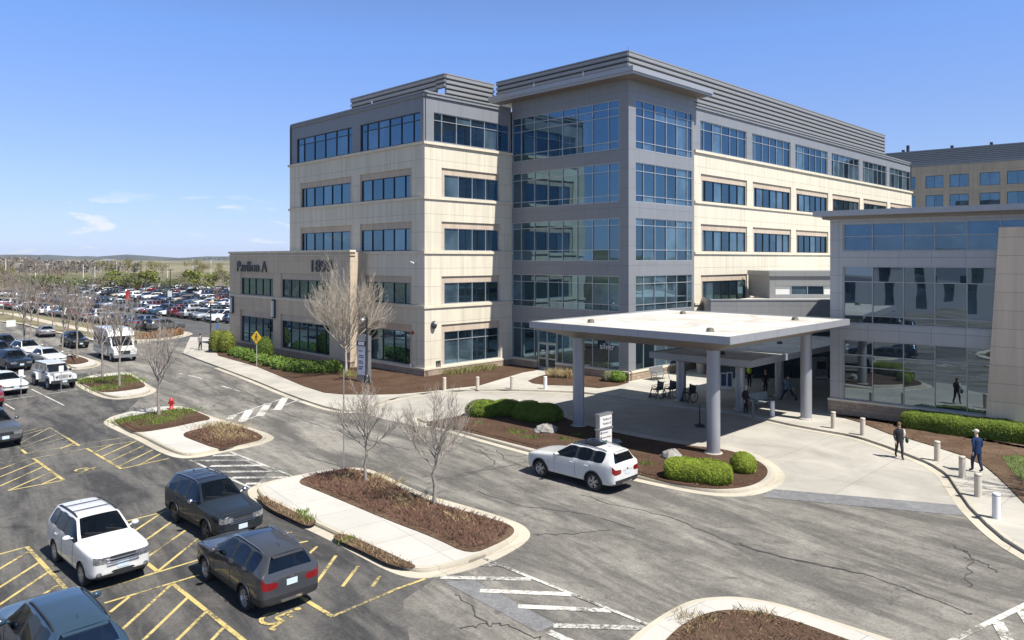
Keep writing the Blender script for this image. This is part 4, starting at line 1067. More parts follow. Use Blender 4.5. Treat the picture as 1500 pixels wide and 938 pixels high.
def car_grid(sp):
    """closed lofted body; returns verts, faces, tags"""
    st = sp['st']; n = len(st); V = []; idx = {}
    hb = sp.get('hb', (.30, .66))
    for i, (x, w, zb, zs, zt, wt) in enumerate(st):
        ring = [(w*.86, zb), (w*.985, zb + .09), (w, zb + hb[0]*(zs - zb)), (w*.998, zb + hb[1]*(zs - zb)), (w*.965, zs), (wt, zt - .055*sp.get('rnd', 1)), (wt*.90, zt - .012)]
        for j, (y, z) in enumerate(ring):
            idx[i, j, 1] = len(V); V.append((x, y, z)); idx[i, j, -1] = len(V); V.append((x, -y, z))
        idx[i, 7, 0] = len(V); V.append((x, 0, zt + .012))
    Fc = []; T = []
    def add(f, t): Fc.append(tuple(f)); T.append(t)
    side = sp['side']; lev = sp['lev']; n1 = n - 1
    for i in range(n - 1):
        for s in (1, -1):
            for j in range(6):
                q = [idx[i, j, s], idx[i+1, j, s], idx[i+1, j+1, s], idx[i, j+1, s]]
                t = 'paint'
                if j == 0: t = sp.get('sill', 'trim')
                if j == 1 and sp.get('clad'): t = 'trim'
                if j == 4: t = side[i]
                if j in (2, 3) and sp['doors'][i]: t = sp['doors'][i]
                if j == 1 and sp['doors'][i] and not sp.get('clad'): t = sp['doors'][i]
                if j == 3 and i == 0: t = 'head'
                if j == 3 and i == n1 - 1: t = 'tail'
                add(q if s == -1 else q[::-1], t)
            q = [idx[i, 6, s], idx[i+1, 6, s], idx[i+1, 7, 0], idx[i, 7, 0]]
            add(q if s == -1 else q[::-1], lev[i])
        add([idx[i, 0, 1], idx[i+1, 0, 1], idx[i+1, 0, -1], idx[i, 0, -1]], 'trim')
    for i, fr in ((0, True), (n - 1, False)):
        cols = [-1, -.52, .52, 1]; grid = {}
        for j in range(7):
            for c, k in enumerate(cols):
                if k in (-1, 1): grid[j, c] = idx[i, j, k]
                else:
                    x, y, z = V[idx[i, j, 1]]; grid[j, c] = len(V); V.append((x + (sp.get('nose', .05) if fr else -.03), y * k, z + (.012 if j == 6 else 0)))
        capt = sp['cf'] if fr else sp['cr']
        for j in range(6):
            for c in range(3):
                q = [grid[j, c], grid[j, c+1], grid[j+1, c+1], grid[j+1, c]]
                add(q if fr else q[::-1], capt[j] if c == 1 else capt[j + 6])
        q = [grid[6, 0], grid[6, 1], grid[6, 2], grid[6, 3], idx[i, 7, 0]]
        add(q if fr else q[::-1], 'paint')
        # underside closing edge of the cap columns
        q = [grid[0, 0], grid[0, 1], grid[0, 2], grid[0, 3]]
        add(q[::-1] if fr else q, 'trim')
    return V, Fc, T
TAGS = ['paint', 'glass', 'trim', 'head', 'tail', 'grille', 'chrome', 'liner', 'door1', 'door2', 'wind', 'rear', 'roofglass', 'amber', 'silver']
def car_solid(sp, level=2, wells=True):
    V, Fc, T = car_grid(sp)
    me = bpy.data.meshes.new('tmp'); me.from_pydata(V, [], Fc); me.update()
    for _ in TAGS: me.materials.append(None)
    me.polygons.foreach_set('material_index', [TAGS.index(t) for t in T]); me.polygons.foreach_set('use_smooth', [True] * len(T))
    bm = bmesh.new(); bm.from_mesh(me); bmesh.ops.recalc_face_normals(bm, faces=bm.faces)
    cl = bm.edges.layers.float.get('crease_edge') or bm.edges.layers.float.new('crease_edge')
    for e in bm.edges:
        fa = [f.material_index for f in e.link_faces]
        if len(fa) == 2 and fa[0] != fa[1]:
            g_ = {TAGS[k] for k in fa}
            if g_ & {'glass', 'wind', 'rear', 'head', 'tail', 'grille', 'roofglass'}: e[cl] = .9 if g_ & {'glass', 'wind', 'rear', 'roofglass'} else .7
        if len(fa) == 2 and e.link_faces[0].normal.angle(e.link_faces[1].normal, 0) > 1.0: e[cl] = max(e[cl], .35)
    bm.verts.ensure_lookup_table()
    n_ = len(sp['st'])
    for e in bm.edges:
        a, b = e.verts[0].index, e.verts[1].index
        if a < n_ * 15 and b < n_ * 15:
            ra, rb = a % 15, b % 15
            if ra == rb and abs(a - b) == 15 and ra in (8, 9, 10, 11): e[cl] = max(e[cl], .3)
            if a // 15 == b // 15 and a // 15 in (0, n_ - 1): e[cl] = max(e[cl], .4)
            if a // 15 == b // 15 and a // 15 in (4, 5, n_ - 3, n_ - 2) and min(ra, rb) >= 8: e[cl] = max(e[cl], .5)
    bm.to_mesh(me); bm.free()
    o = bpy.data.objects.new('tmp', me); COL.objects.link(o)
    md = o.modifiers.new('s', 'SUBSURF'); md.levels = level; md.render_levels = level
    cut = None
    if wells:
        mb = MB(); r = sp['R'] + .055
        for x in sp['wx']:
            for s in (1, -1):
                w = sp['W']
                vs = []; k = 28
                for yy in (w * s * 1.25, w * s - .30 * s):
                    for q in range(k): vs.append((x + r*math.cos(2*PI*q/k), yy, sp['R'] + .0 + r*math.sin(2*PI*q/k)))
                fs = [(q, (q+1) % k, k + (q+1) % k, k + q) for q in range(k)] + [tuple(range(k)), tuple(range(k, 2*k))]
                mb.mesh(vs, fs, TAGS.index('liner'))
        cm = bpy.data.meshes.new('cut'); cm.from_pydata([tuple(v) for v in mb.v], [], mb.f)
        for _ in TAGS: cm.materials.append(None)
        bm = bmesh.new(); bm.from_mesh(cm); bmesh.ops.recalc_face_normals(bm, faces=bm.faces)
        for f in bm.faces: f.material_index = TAGS.index('liner')
        bm.to_mesh(cm); bm.free()
        cut = bpy.data.objects.new('cut', cm); COL.objects.link(cut)
        bo = o.modifiers.new('b', 'BOOLEAN'); bo.operation = 'DIFFERENCE'; bo.object = cut; bo.solver = 'EXACT'; bo.material_mode = 'INDEX'
    m2 = evmesh(o)
    bpy.data.objects.remove(o)
    if cut: bpy.data.objects.remove(cut)
    return m2
def submesh(me, name, sel, matmap, parent):
    """faces of me whose tag is in sel as an object of its own"""
    vm = {}; vs = []; fs = []; mi = []
    for p in me.polygons:
        t = TAGS[p.material_index]
        if t not in sel: continue
        f = []
        for v in p.vertices:
            if v not in vm: vm[v] = len(vs); vs.append(tuple(me.vertices[v].co))
            f.append(vm[v])
        fs.append(f); mi.append(t)
    if not fs: return None
    m = bpy.data.meshes.new(name); m.from_pydata(vs, [], fs)
    used = []
    for t in mi:
        if matmap[t] not in used: used.append(matmap[t])
    for k in used: m.materials.append(k)
    m.polygons.foreach_set('material_index', [used.index(matmap[t]) for t in mi]); m.polygons.foreach_set('use_smooth', [True] * len(fs))
    try: m.set_sharp_from_angle(angle=math.radians(42))
    except Exception: pass
    o = bpy.data.objects.new(name, m); COL.objects.link(o); o.parent = parent; ORG[o.name] = Vector((0, 0, 0))
    return o
def islands(me, tags):
    """split faces of a tag into connected groups -> list of submesh face sets"""
    fs = [p for p in me.polygons if TAGS[p.material_index] in tags]
    par = {}
    def fd(a):
        while par[a] != a: par[a] = par[par[a]]; a = par[a]
        return a
    for p in fs:
        for v in p.vertices: par.setdefault(v, v)
        a = fd(p.vertices[0])
        for v in p.vertices[1:]: par[fd(v)] = a
    g = {}
    for p in fs: g.setdefault(fd(p.vertices[0]), []).append(p)
    return list(g.values())
def facemesh(me, polys, name, mat, parent):
    vm = {}; vs = []; fs = []
    for p in polys:
        f = []
        for v in p.vertices:
            if v not in vm: vm[v] = len(vs); vs.append(tuple(me.vertices[v].co))
            f.append(vm[v])
        fs.append(f)
    m = bpy.data.meshes.new(name); m.from_pydata(vs, [], fs); m.materials.append(mat)
    m.polygons.foreach_set('use_smooth', [True] * len(fs))
    o = bpy.data.objects.new(name, m); COL.objects.link(o); o.parent = parent; ORG[o.name] = Vector((0, 0, 0))
    return o
def wheel(root, x, s, sp, rim, spokes=5):
    Rr, w = sp['R'], sp['W']; y0 = s * (w - .125)
    mb = MB(); rp = [(Rr*.66, -.10), (Rr*.86, -.115), (Rr*.97, -.095), (Rr, -.06), (Rr, .06), (Rr*.97, .095), (Rr*.86, .115), (Rr*.66, .10)]
    mb.lathe([(r, h) for r, h in rp], (x, y0, Rr), 28, 0, 'y')
    wh = mb.build('wheel', tyre_m, root)
    wh.name = 'wheel'
    mb = MB()
    f = y0 + s * .085
    mb.lathe([(Rr*.70, .02*s), (Rr*.66, 0), (Rr*.60, -.05*s)], (x, f, Rr), 28, 0, 'y')
    mb.lathe([(0.0, -.07*s), (Rr*.62, -.07*s)], (x, f, Rr), 28, 1, 'y')
    mb.lathe([(0, .012*s), (Rr*.15, .010*s), (Rr*.17, -.03*s)], (x, f, Rr), 12, 0, 'y')
    for k in range(spokes):
        for dlt in (-.17, .17):
            t = 2*PI*k/spokes + .3
            d = Vector((math.cos(t + dlt*.5), 0, math.sin(t + dlt*.5))); e = Vector((math.cos(t + dlt*1.3), 0, math.sin(t + dlt*1.3)))
            c = Vector((x, f, Rr)); p = c + d * Rr*.12; q = c + e * Rr*.65; n_ = Vector((0, s, 0)); sd = (q - p).normalized().cross(n_) * Rr*.055
            vs = [p - sd, p + sd, q + sd*.9, q - sd*.9]; top = [v + n_*.008 for v in vs]; bot = [v - n_*.05 for v in vs]
            mb.mesh(top + bot, [(0,1,2,3), (0,4,5,1), (2,6,7,3), (1,5,6,2), (3,7,4,0)], 0)
    r = mb.build('rim', [rim, liner], root); r.parent = wh
    return wh
def make_car(name, label, cat, sp, col, loc, head, group=None):
    root = thing(name, label, cat, (0, 0, 0), group)
    me = car_solid(sp)
    mp = {t: col for t in TAGS}
    mp.update(trim=black, liner=liner, grille=black, chrome=chrome, silver=sp.get('skid', chrome), amber=amber, head=headl, tail=taill)
    submesh(me, 'body', {'paint', 'trim', 'liner', 'chrome', 'silver', 'amber'}, mp, root)
    for t, nm in (('door1', 'front_door'), ('door2', 'rear_door')):
        for g in islands(me, {t}): facemesh(me, g, nm, col, root)
    for g in islands(me, {'glass'}): facemesh(me, g, 'side_window', cabinglass, root)
    for t, nm, mt in (('wind', 'windscreen', cabinglass), ('rear', 'rear_window', cabinglass), ('roofglass', 'sunroof', sunroof), ('head', 'headlight', headl), ('tail', 'tail_light', taill), ('grille', 'grille', black)):
        for g in islands(me, {t}): facemesh(me, g, nm, mt, root)
    bv = BVHTree.FromPolygons([v.co.copy() for v in me.vertices], [tuple(p.vertices) for p in me.polygons])
    def hit(o_, d_):
        h = bv.ray_cast(Vector(o_), Vector(d_)); return h[0]
    W = sp['W']; L = sp['L']
    for x in sp['wx']:
        for s in (1, -1): wheel(root, x, s, sp, sp.get('rim', rim_m), sp.get('spokes', 5))
    # seams and handles on the doors
    mb = MB(); hm = MB()
    zb = sp['belt']
    for s in (1, -1):
        for x in sp['seams']:
            pts = []
            for z in [.36 + (zb - .02 - .36) * k / 6 for k in range(7)]:
                h = hit((x, s * 2, z), (0, -s, 0))
                if h: pts.append(h + Vector((0, s * .0015, 0)))
            if len(pts) > 2: mb = MB(); mb.tube(pts, .006, 4, 0, False); mb.build('door_seam', black, root)
        h0 = [hit((x, s * 2, .37), (0, -s, 0)) for x in [sp['seams'][0] + (sp['seams'][-1] - sp['seams'][0]) * k / 6 for k in range(7)]]
        h0 = [h + Vector((0, s*.001, 0)) for h in h0 if h]
        if len(h0) > 2: mb = MB(); mb.tube(h0, .006, 4, 0, False); mb.build('sill_seam', black, root)
        for x in sp['handles']:
            h = hit((x, s * 2, zb - .15), (0, -s, 0))
            if h: hm = MB(); hm.tube([h + Vector((-.10, s*.005, 0)), h + Vector((-.05, s*.035, 0)), h + Vector((.05, s*.035, 0)), h + Vector((.10, s*.005, 0))], .016, 6); hm.build('door_handle', sp.get('handle_m', col), root)
    mb = MB()
    for x0 in (sp['hoodx'],):
        pts = []
        for k in range(9):
            y = (-.86 + 1.72 * k / 8) * W * .85; h = hit((x0 + .10 * (1 - abs(y / W) ** 2), y, 3), (0, 0, -1))
            if h: pts.append(h + Vector((0, 0, .001)))
        if len(pts) > 2: mb.tube(pts, .006, 4, 0, False)
    mb.build('bonnet_seam', black, root)
    # mirrors
    for s in (1, -1):
        mb = MB(); c = Vector((sp['mir'], s * (W + .10), zb + .09)); mb.ell(c, (.09, .125, .085), 10, 6, 0); mb.tube([c - Vector((0, s*.10, .03)), c - Vector((0, s*.22, .07))], .03, 6)
        mb.build('wing_mirror', sp.get('mirror_m', col), root)
    # roof rails
    if sp.get('rails'):
        x0, x1, yr = sp['rails']
        for s in (1, -1):
            pts = []
            for k in range(9):
                x = x0 + (x1 - x0) * k / 8; h = hit((x, s * yr, 3), (0, 0, -1)); e = .045 if 0 < k < 8 else .0
                if h: pts.append(h + Vector((0, 0, e)))
            mb = MB(); mb.tube(pts, .022, 6); mb.build('roof_rail', sp.get('rail_m', black), root)
    if sp.get('cross'):
        mb = MB()
        for x in sp['cross']:
            h = hit((x, 0, 3), (0, 0, -1)); mb.tube([(x, -sp['rails'][2], h.z + .03), (x, sp['rails'][2], h.z + .03)], .016, 6)
        mb.build('roof_bar', black, root)
    # plates
    for sx, z, on in ((1, sp.get('pf', .62), sp.get('fplate', True)), (-1, sp.get('pr', .80), True)):
        if not on: continue
        h = hit((sx * 4, 0, z), (-sx, 0, 0))
        if h:
            mb = MB(); mb.box(h.x - .012, h.x + .012, -.16, .16, z - .08, z + .08) if sx > 0 else mb.box(h.x - .014, h.x + .012, -.16, .16, z - .08, z + .08)
            mb.build('number_plate', plate_m, root)
    # grille bars, fog lamps, wipers, antenna
    if sp.get('bars'):
        mb = MB()
        for z in sp['bars']:
            pts = []
            for k in range(7):
                y = (-.5 + k / 6) * W * 1.0; h = hit((4, y, z), (-1, 0, 0))
                if h: pts.append(h + Vector((.012, 0, 0)))
            if len(pts) > 2: mb.tube(pts, sp.get('barr', .018), 6)
        mb.build('grille_bar', chrome, root)
    mb = MB()
    for y0, y1 in ((-.1, -.55), (.5, .05)):
        pts = []; mb = MB()
        for k in range(4):
            y = y0 + (y1 - y0) * k / 3; x = sp['wip'] - .04 * k; h = hit((x, y, 3), (0, 0, -1))
            if h: pts.append(h + Vector((.01, 0, .012)))
        if len(pts) > 1: mb.tube(pts, .009, 4); mb.build('windscreen_wiper', black, root)
    h = hit((sp['ant'], 0, 3), (0, 0, -1))
    mb = MB(); mb.mesh([h + Vector(q) for q in ((-.10, -.025, 0), (-.10, .025, 0), (.09, 0, 0), (-.09, 0, .06))], [(0,1,3), (1,2,3), (2,0,3)], 0); mb.build('antenna_fin', col, root)
    if sp.get('fog'):
        for s in (1, -1):
            h = hit((4, s * W * .72, sp['fog']), (-1, 0, 0))
            if h: mb = MB(); mb.lathe([(0, 0), (.08, 0)], (0, 0, 0), 12, 0, 'y'); mb = MB(); mb.ell(h, (.02, .09, .07), 12, 6); mb.build('fog_light', headl, root)
    # cabin: dark tub, dashboard, seats with headrests
    co_, re_ = sp['st'][4][0], sp['st'][12][0]; hr = max(q[4] for q in sp['st'])
    mb = MB(); mb.box(re_ + .12, co_ - .10, -W*.86, W*.86, .40, zb - .22); mb.box(co_ - .45, co_ - .06, -W*.82, W*.82, zb - .22, zb - .03); mb.box(re_ + .42, co_ - .75, -sp['st'][6][5]*.86, sp['st'][6][5]*.86, hr - .13, hr - .10); mb.build('cabin_lining', cabin_m, root)
    for x in (co_ - 1.15, co_ - 2.05):
        for y in (-.38, .38):
            mb = MB(); mb.fbox((x, y), (1, 0), (0, 1), -.16, .0, -.24, .24, zb - .22, zb + .14); mb.fbox((x, y), (1, 0), (0, 1), -.15, -.05, -.12, .12, zb + .17, zb + .34); mb.build('seat', seat_m, root)
    mb = MB(); mb.tube([(co_ - .62 + .05*math.sin(k*PI/7), .38 + .18*math.cos(k*PI/7), zb - .06 + .16*math.sin(k*PI/7)) for k in range(15)], .018, 5); mb.build('steering_wheel', black, root)
    # arch lips
    if sp.get('clad') or sp.get('arch'):
        for x in sp['wx']:
            for s in (1, -1):
                pts = []
                for k in range(13):
                    a = math.radians(-8 + 196 * k / 12); px, pz = x + (sp['R'] + .075) * math.cos(a), sp['R'] + (sp['R'] + .075) * math.sin(a); h = hit((px, s * 2, pz), (0, -s, 0))
                    if h and abs(h.y) > W * .8: pts.append(h + Vector((0, s * .004, 0)))
                if len(pts) > 3: mb = MB(); mb.tube(pts, .034, 6); mb.build('arch_lip', black, root)
    # roof spoiler over the rear window, badge, dashboard seats seen dimly
    x_ = sp['st'][-4][0] if sp['L'] < 4.8 or True else 0
    if not sp.get('saloon'):
        h = hit((sp['st'][11][0] + .05, 0, 3), (0, 0, -1))
        if h:
            mb = MB(); w_ = sp['st'][11][5] * .86
            mb.mesh([(h.x + .10, -w_, h.z - .005), (h.x + .10, w_, h.z - .005), (h.x - .16, w_ * .96, h.z - .055), (h.x - .16, -w_ * .96, h.z - .055), (h.x + .10, -w_, h.z - .05), (h.x + .10, w_, h.z - .05), (h.x - .15, w_ * .96, h.z - .085), (h.x - .15, -w_ * .96, h.z - .085)], [(0,1,2,3), (3,2,6,7), (4,7,6,5), (0,3,7,4), (1,5,6,2)], 0)
            mb.build('roof_spoiler', col, root)
    h = hit((-4, 0, sp.get('pr', .82) + .14), (1, 0, 0))
    if h:
        mb = MB(); mb.box(h.x - .008, h.x + .01, -.05, .05, h.z - .03, h.z + .03); mb.box(h.x - .006, h.x + .01, -.36, .36, h.z - .055, h.z - .045) ; mb.build('tailgate_badge', chrome, root)
    root.location = loc; root.rotation_euler = (0, 0, head)
    return root
CF = ['trim', 'grille', 'paint', 'grille', 'paint', 'paint', 'trim', 'paint', 'paint', 'head', 'paint', 'paint']
CFc = ['silver', 'trim', 'grille', 'grille', 'paint', 'paint', 'trim', 'paint', 'paint', 'head', 'paint', 'paint']
CR = ['trim', 'trim', 'paint', 'paint', 'paint', 'paint', 'trim', 'trim', 'paint', 'tail', 'paint', 'paint']
def spec(L=4.7, W=.93, h=1.68, hood=.98, nd=.20, belt=1.06, cowl=.95, rf=.30, bp=-.35, cp=-1.25, dg=-1.95, re=-2.05, tx=-2.28, wr=.62, R=.36, wb=2.7, fo=.9, zb=.24, sedan=False, boxy=0, **k):
    f = L/2; r = -L/2
    wf = f - fo; wx = (wf, wf - wb)
    st = [(f, W*.80, zb+.12, hood-nd, hood-nd+.05, W*.70), (f-.08, W*.90, zb+.04, hood-nd*.65, hood-nd*.65+.05, W*.74), (f-.34, W*.975, zb, hood-nd*.25, hood-nd*.25+.05, W*.80), (f-.85, W, zb, hood, hood+.05, W*.83),
          (cowl, W, zb, belt-.02, belt+.06, W*.87), (rf, W, zb, belt, h-.035, wr), (bp, W, zb, belt+.01, h, wr), (bp-.08, W, zb, belt+.01, h, wr), (cp, W, zb, belt+.03, h-.015, wr), (cp-.10, W, zb, belt+.03, h-.018, wr),
          (dg, W*.995, zb, belt+.06, h-.05, wr*.97), (re, W*.99, zb, belt+.06, h-.075, wr*.95), (tx, W*.955, zb+.03, belt+.03, belt+.085, W*.82), (r, W*.86, zb+.10, belt-.13, belt-.07, W*.74)]
    if sedan:
        st[10] = (dg, W*.995, zb, belt+.03, h-.06, wr*.96); st[11] = (re, W*.985, zb, belt+.03, h-.10, wr*.92)
        st[12] = (tx, W*.95, zb+.02, belt+.02, belt+.09, W*.84); st.insert(13, (r+.10, W*.90, zb+.05, belt-.02, belt+.04, W*.78))
    n = len(st) - 1
    side = ['paint'] * n; lev = ['paint'] * n; doors = [None] * n
    side[4] = 'glass'; side[5] = 'glass'; side[6] = 'trim'; side[7] = 'glass'; side[8] = 'trim'; side[9] = 'paint' if sedan else 'glass'
    lev[4] = 'wind'; lev[11] = 'rear'
    doors[4] = doors[5] = 'door1'; doors[7] = 'door2'
    if sedan: side[9] = 'glass' if k.get('qglass') else 'paint'
    d = dict(st=st, side=side, lev=lev, doors=doors, W=W, L=L, R=R, wx=wx, cf=CF, cr=CR, belt=belt, seams=[cowl-.12, bp-.04, cp-.02], handles=[bp+.17, cp+.20], hoodx=f-.22, mir=cowl-.32, ant=dg+.35, wip=cowl-.02, pf=.60, pr=.82)
    d.update(k); return d
def head_from(front_px, rear_px, side, W, R=.36):
    a, b = P(*front_px), P(*rear_px); d = (a - b).normalized(); mid = (a + b) / 2
    nrm = Vector((-d.y, d.x, 0)) if side == 'left' else Vector((d.y, -d.x, 0))
    return mid - nrm * (W - .1), math.atan2(d.y, d.x)
def wmid(sp): return (sp['wx'][0] + sp['wx'][1]) / 2
def place(front_px, rear_px, side, sp):
    c, hd = head_from(front_px, rear_px, side, sp['W']); m = wmid(sp)
    return (c - Vector((math.cos(hd), math.sin(hd), 0)) * m, hd)
white_c = paintmat('white_paint_gloss', (.58, .58, .57), 0, .25)
cgrey = paintmat('gunmetal_paint', (.048, .051, .057), .1, .2)
cdark = paintmat('dark_slate_paint', (.016, .022, .029), .1, .18)
cblue = paintmat('steel_blue_paint', (.036, .066, .10), .2, .2)
cnavy = paintmat('navy_paint', (.015, .025, .042), .3, .25)
cblack = paintmat('black_paint', (.012, .012, .014), .1, .22)
csilv = paintmat('silver_paint', (.33, .34, .35), .6, .3)
cred = paintmat('red_car_paint', (.20, .015, .02), .2, .28)
cgrey2 = paintmat('warm_grey_paint', (.10, .105, .11), .4, .28)

s1 = spec(L=4.92, W=.97, h=1.76, hood=1.08, belt=1.18, zb=.28, cowl=.86, rf=.08, bp=-.38, cp=-1.22, dg=-1.88, re=-2.12, tx=-2.34, wr=.60, R=.39, wb=2.98, fo=.88, cr=['silver', 'trim', 'paint', 'paint', 'paint', 'paint', 'trim', 'trim', 'paint', 'tail', 'paint', 'paint'], rails=(.0, -1.85, .55), rail_m=chrome, spokes=5, pr=.86, arch=True)
s1['lev'][5] = s1['lev'][6] = s1['lev'][7] = 'roofglass'
l1, h1 = place((793.3, 698.7), (869.9, 719.2), 'left', s1)
make_car('parked_car', 'white SUV with a dark glass roof stopped beside the mulch island under the canopy columns', 'car', s1, white_c, l1, h1)
s2 = spec(L=4.44, W=.90, h=1.72, hood=1.10, belt=1.15, zb=.28, cowl=.74, rf=.12, bp=-.42, cp=-1.22, dg=-1.88, re=-2.0, tx=-2.12, wr=.63, R=.355, wb=2.62, fo=.87, rails=(.0, -1.8, .57), cross=(-.45, -1.2), nd=.09, bars=(.75, .83, .91), barr=.022, fog=.52, pf=.70, spokes=6)
l2, h2 = place((121.5, 857.5), (84, 823.5), 'right', s2)
make_car('parked_car', 'white boxy SUV with black roof rails facing the camera by the yellow hatching', 'car', s2, white_c, l2, h2)
s3 = spec(L=4.64, W=.91, h=1.73, hood=1.06, belt=1.13, zb=.28, cowl=.80, rf=.18, bp=-.35, cp=-1.2, dg=-1.92, re=-2.06, tx=-2.24, wr=.59, R=.37, wb=2.67, fo=.93, rails=(.10, -1.85, .545), rail_m=chrome, cross=(-.25, -.8, -1.35), nd=.13, bars=(.72, .78, .84), barr=.010, pf=.56, rim=rim_d, clad=True, mirror_m=chrome)
l3, h3 = place((302.5, 791.5), (259.5, 766), 'right', s3)
make_car('parked_car', 'dark slate SUV with silver roof rails and cross bars, nose toward the camera', 'car', s3, cdark, l3, h3)
s4 = spec(L=4.65, W=.92, h=1.70, hood=1.06, belt=1.14, zb=.28, cowl=.82, rf=.14, bp=-.36, cp=-1.2, dg=-1.85, re=-2.06, tx=-2.26, wr=.58, R=.36, wb=2.70, fo=.92, rails=(.08, -1.75, .535), rail_m=chrome, pr=.90, clad=True, cr=['silver', 'trim', 'paint', 'paint', 'paint', 'paint', 'trim', 'trim', 'paint', 'tail', 'paint', 'paint'])
s4['lev'][5] = s4['lev'][6] = 'roofglass'
l4, h4 = place((304, 850), (361.2, 893.6), 'left', s4)
make_car('parked_car', 'grey SUV with red tail lights parked beside the wheelchair symbol', 'car', s4, cgrey, l4, h4)
s5 = spec(L=4.60, W=.94, h=1.70, hood=1.02, belt=1.09, cowl=.90, rf=.30, bp=-.35, cp=-1.2, dg=-1.85, re=-2.06, tx=-2.24, wr=.59, R=.37, wb=2.69, fo=.92, rails=(.1, -1.8, .545))
make_car('parked_car', 'steel blue SUV cut off by the bottom left corner of the photo', 'car', s5, cblue, (-11.0, 18.1, 0), math.radians(136))
# far part of the near lot
s7 = spec(L=4.85, W=.92, h=1.45, hood=.90, belt=.96, cowl=.95, rf=.05, bp=-.45, cp=-1.25, dg=-1.45, re=-1.15, tx=-1.95, wr=.58, R=.335, wb=2.8, fo=.95, sedan=True, saloon=True, fplate=True)
s7['st'][9] = (s7['st'][8][0] - .08,) + s7['st'][9][1:]; s7['st'][10] = (-1.42,) + s7['st'][10][1:]; s7['st'][11] = (-1.50,) + s7['st'][11][1:]
HJ = math.atan2(-.648, .761); dJ = Vector((.761, -.648, 0)); nJ = Vector((-.648, -.761, 0))
fJ = P(95, 571); 
def carat(nm, lab, sp, col, frontpt, hd, cat='car', group=None):
    d = Vector((math.cos(hd), math.sin(hd), 0)); make_car(nm, lab, cat, sp, col, Vector((frontpt.x, frontpt.y, 0)) - d * (sp['L'] / 2), hd, group)
carat('parked_car', 'white sedan with a small sign post at its nose at the left edge', s7, white_c, P(24, 579.5), HJ)
carat('parked_car', 'white sedan with a dark roof directly behind the white off road car', s7, white_c, P(84, 536), HJ)
carat('parked_car', 'navy SUV just behind the white sedan at the left edge', s5, cnavy, P(32, 544), HJ)
carat('parked_car', 'black SUV at the left edge beyond the navy one', s3, cblack, P(17, 517), HJ)
carat('parked_car', 'dark SUV low between the black and the navy ones at the left edge', s5, cnavy, P(7, 528), HJ)
carat('parked_car', 'white SUV half hidden behind the white sedan with the dark roof', s1, white_c, P(66, 529) + Vector((-1.2, .6, 0)), HJ)
carat('parked_car', 'dark red car of which only the front corner shows at the left edge', s5, cred, P(-15, 600), HJ)
carat('parked_car', 'grey SUV nose showing at the left edge near the worn yellow hatching', s4, cgrey2, P(8, 658), HJ)
carat('moving_car', 'silver sedan driving away along the avenue', s7, csilv, P(70, 492) + Vector((-1.5, 1.5, 0)), math.atan2(.79, -.613))
carat('moving_car', 'black SUV driving toward the camera on the avenue behind the shuttle bus', s3, cblack, P(119, 511), math.atan2(-.70, .714))
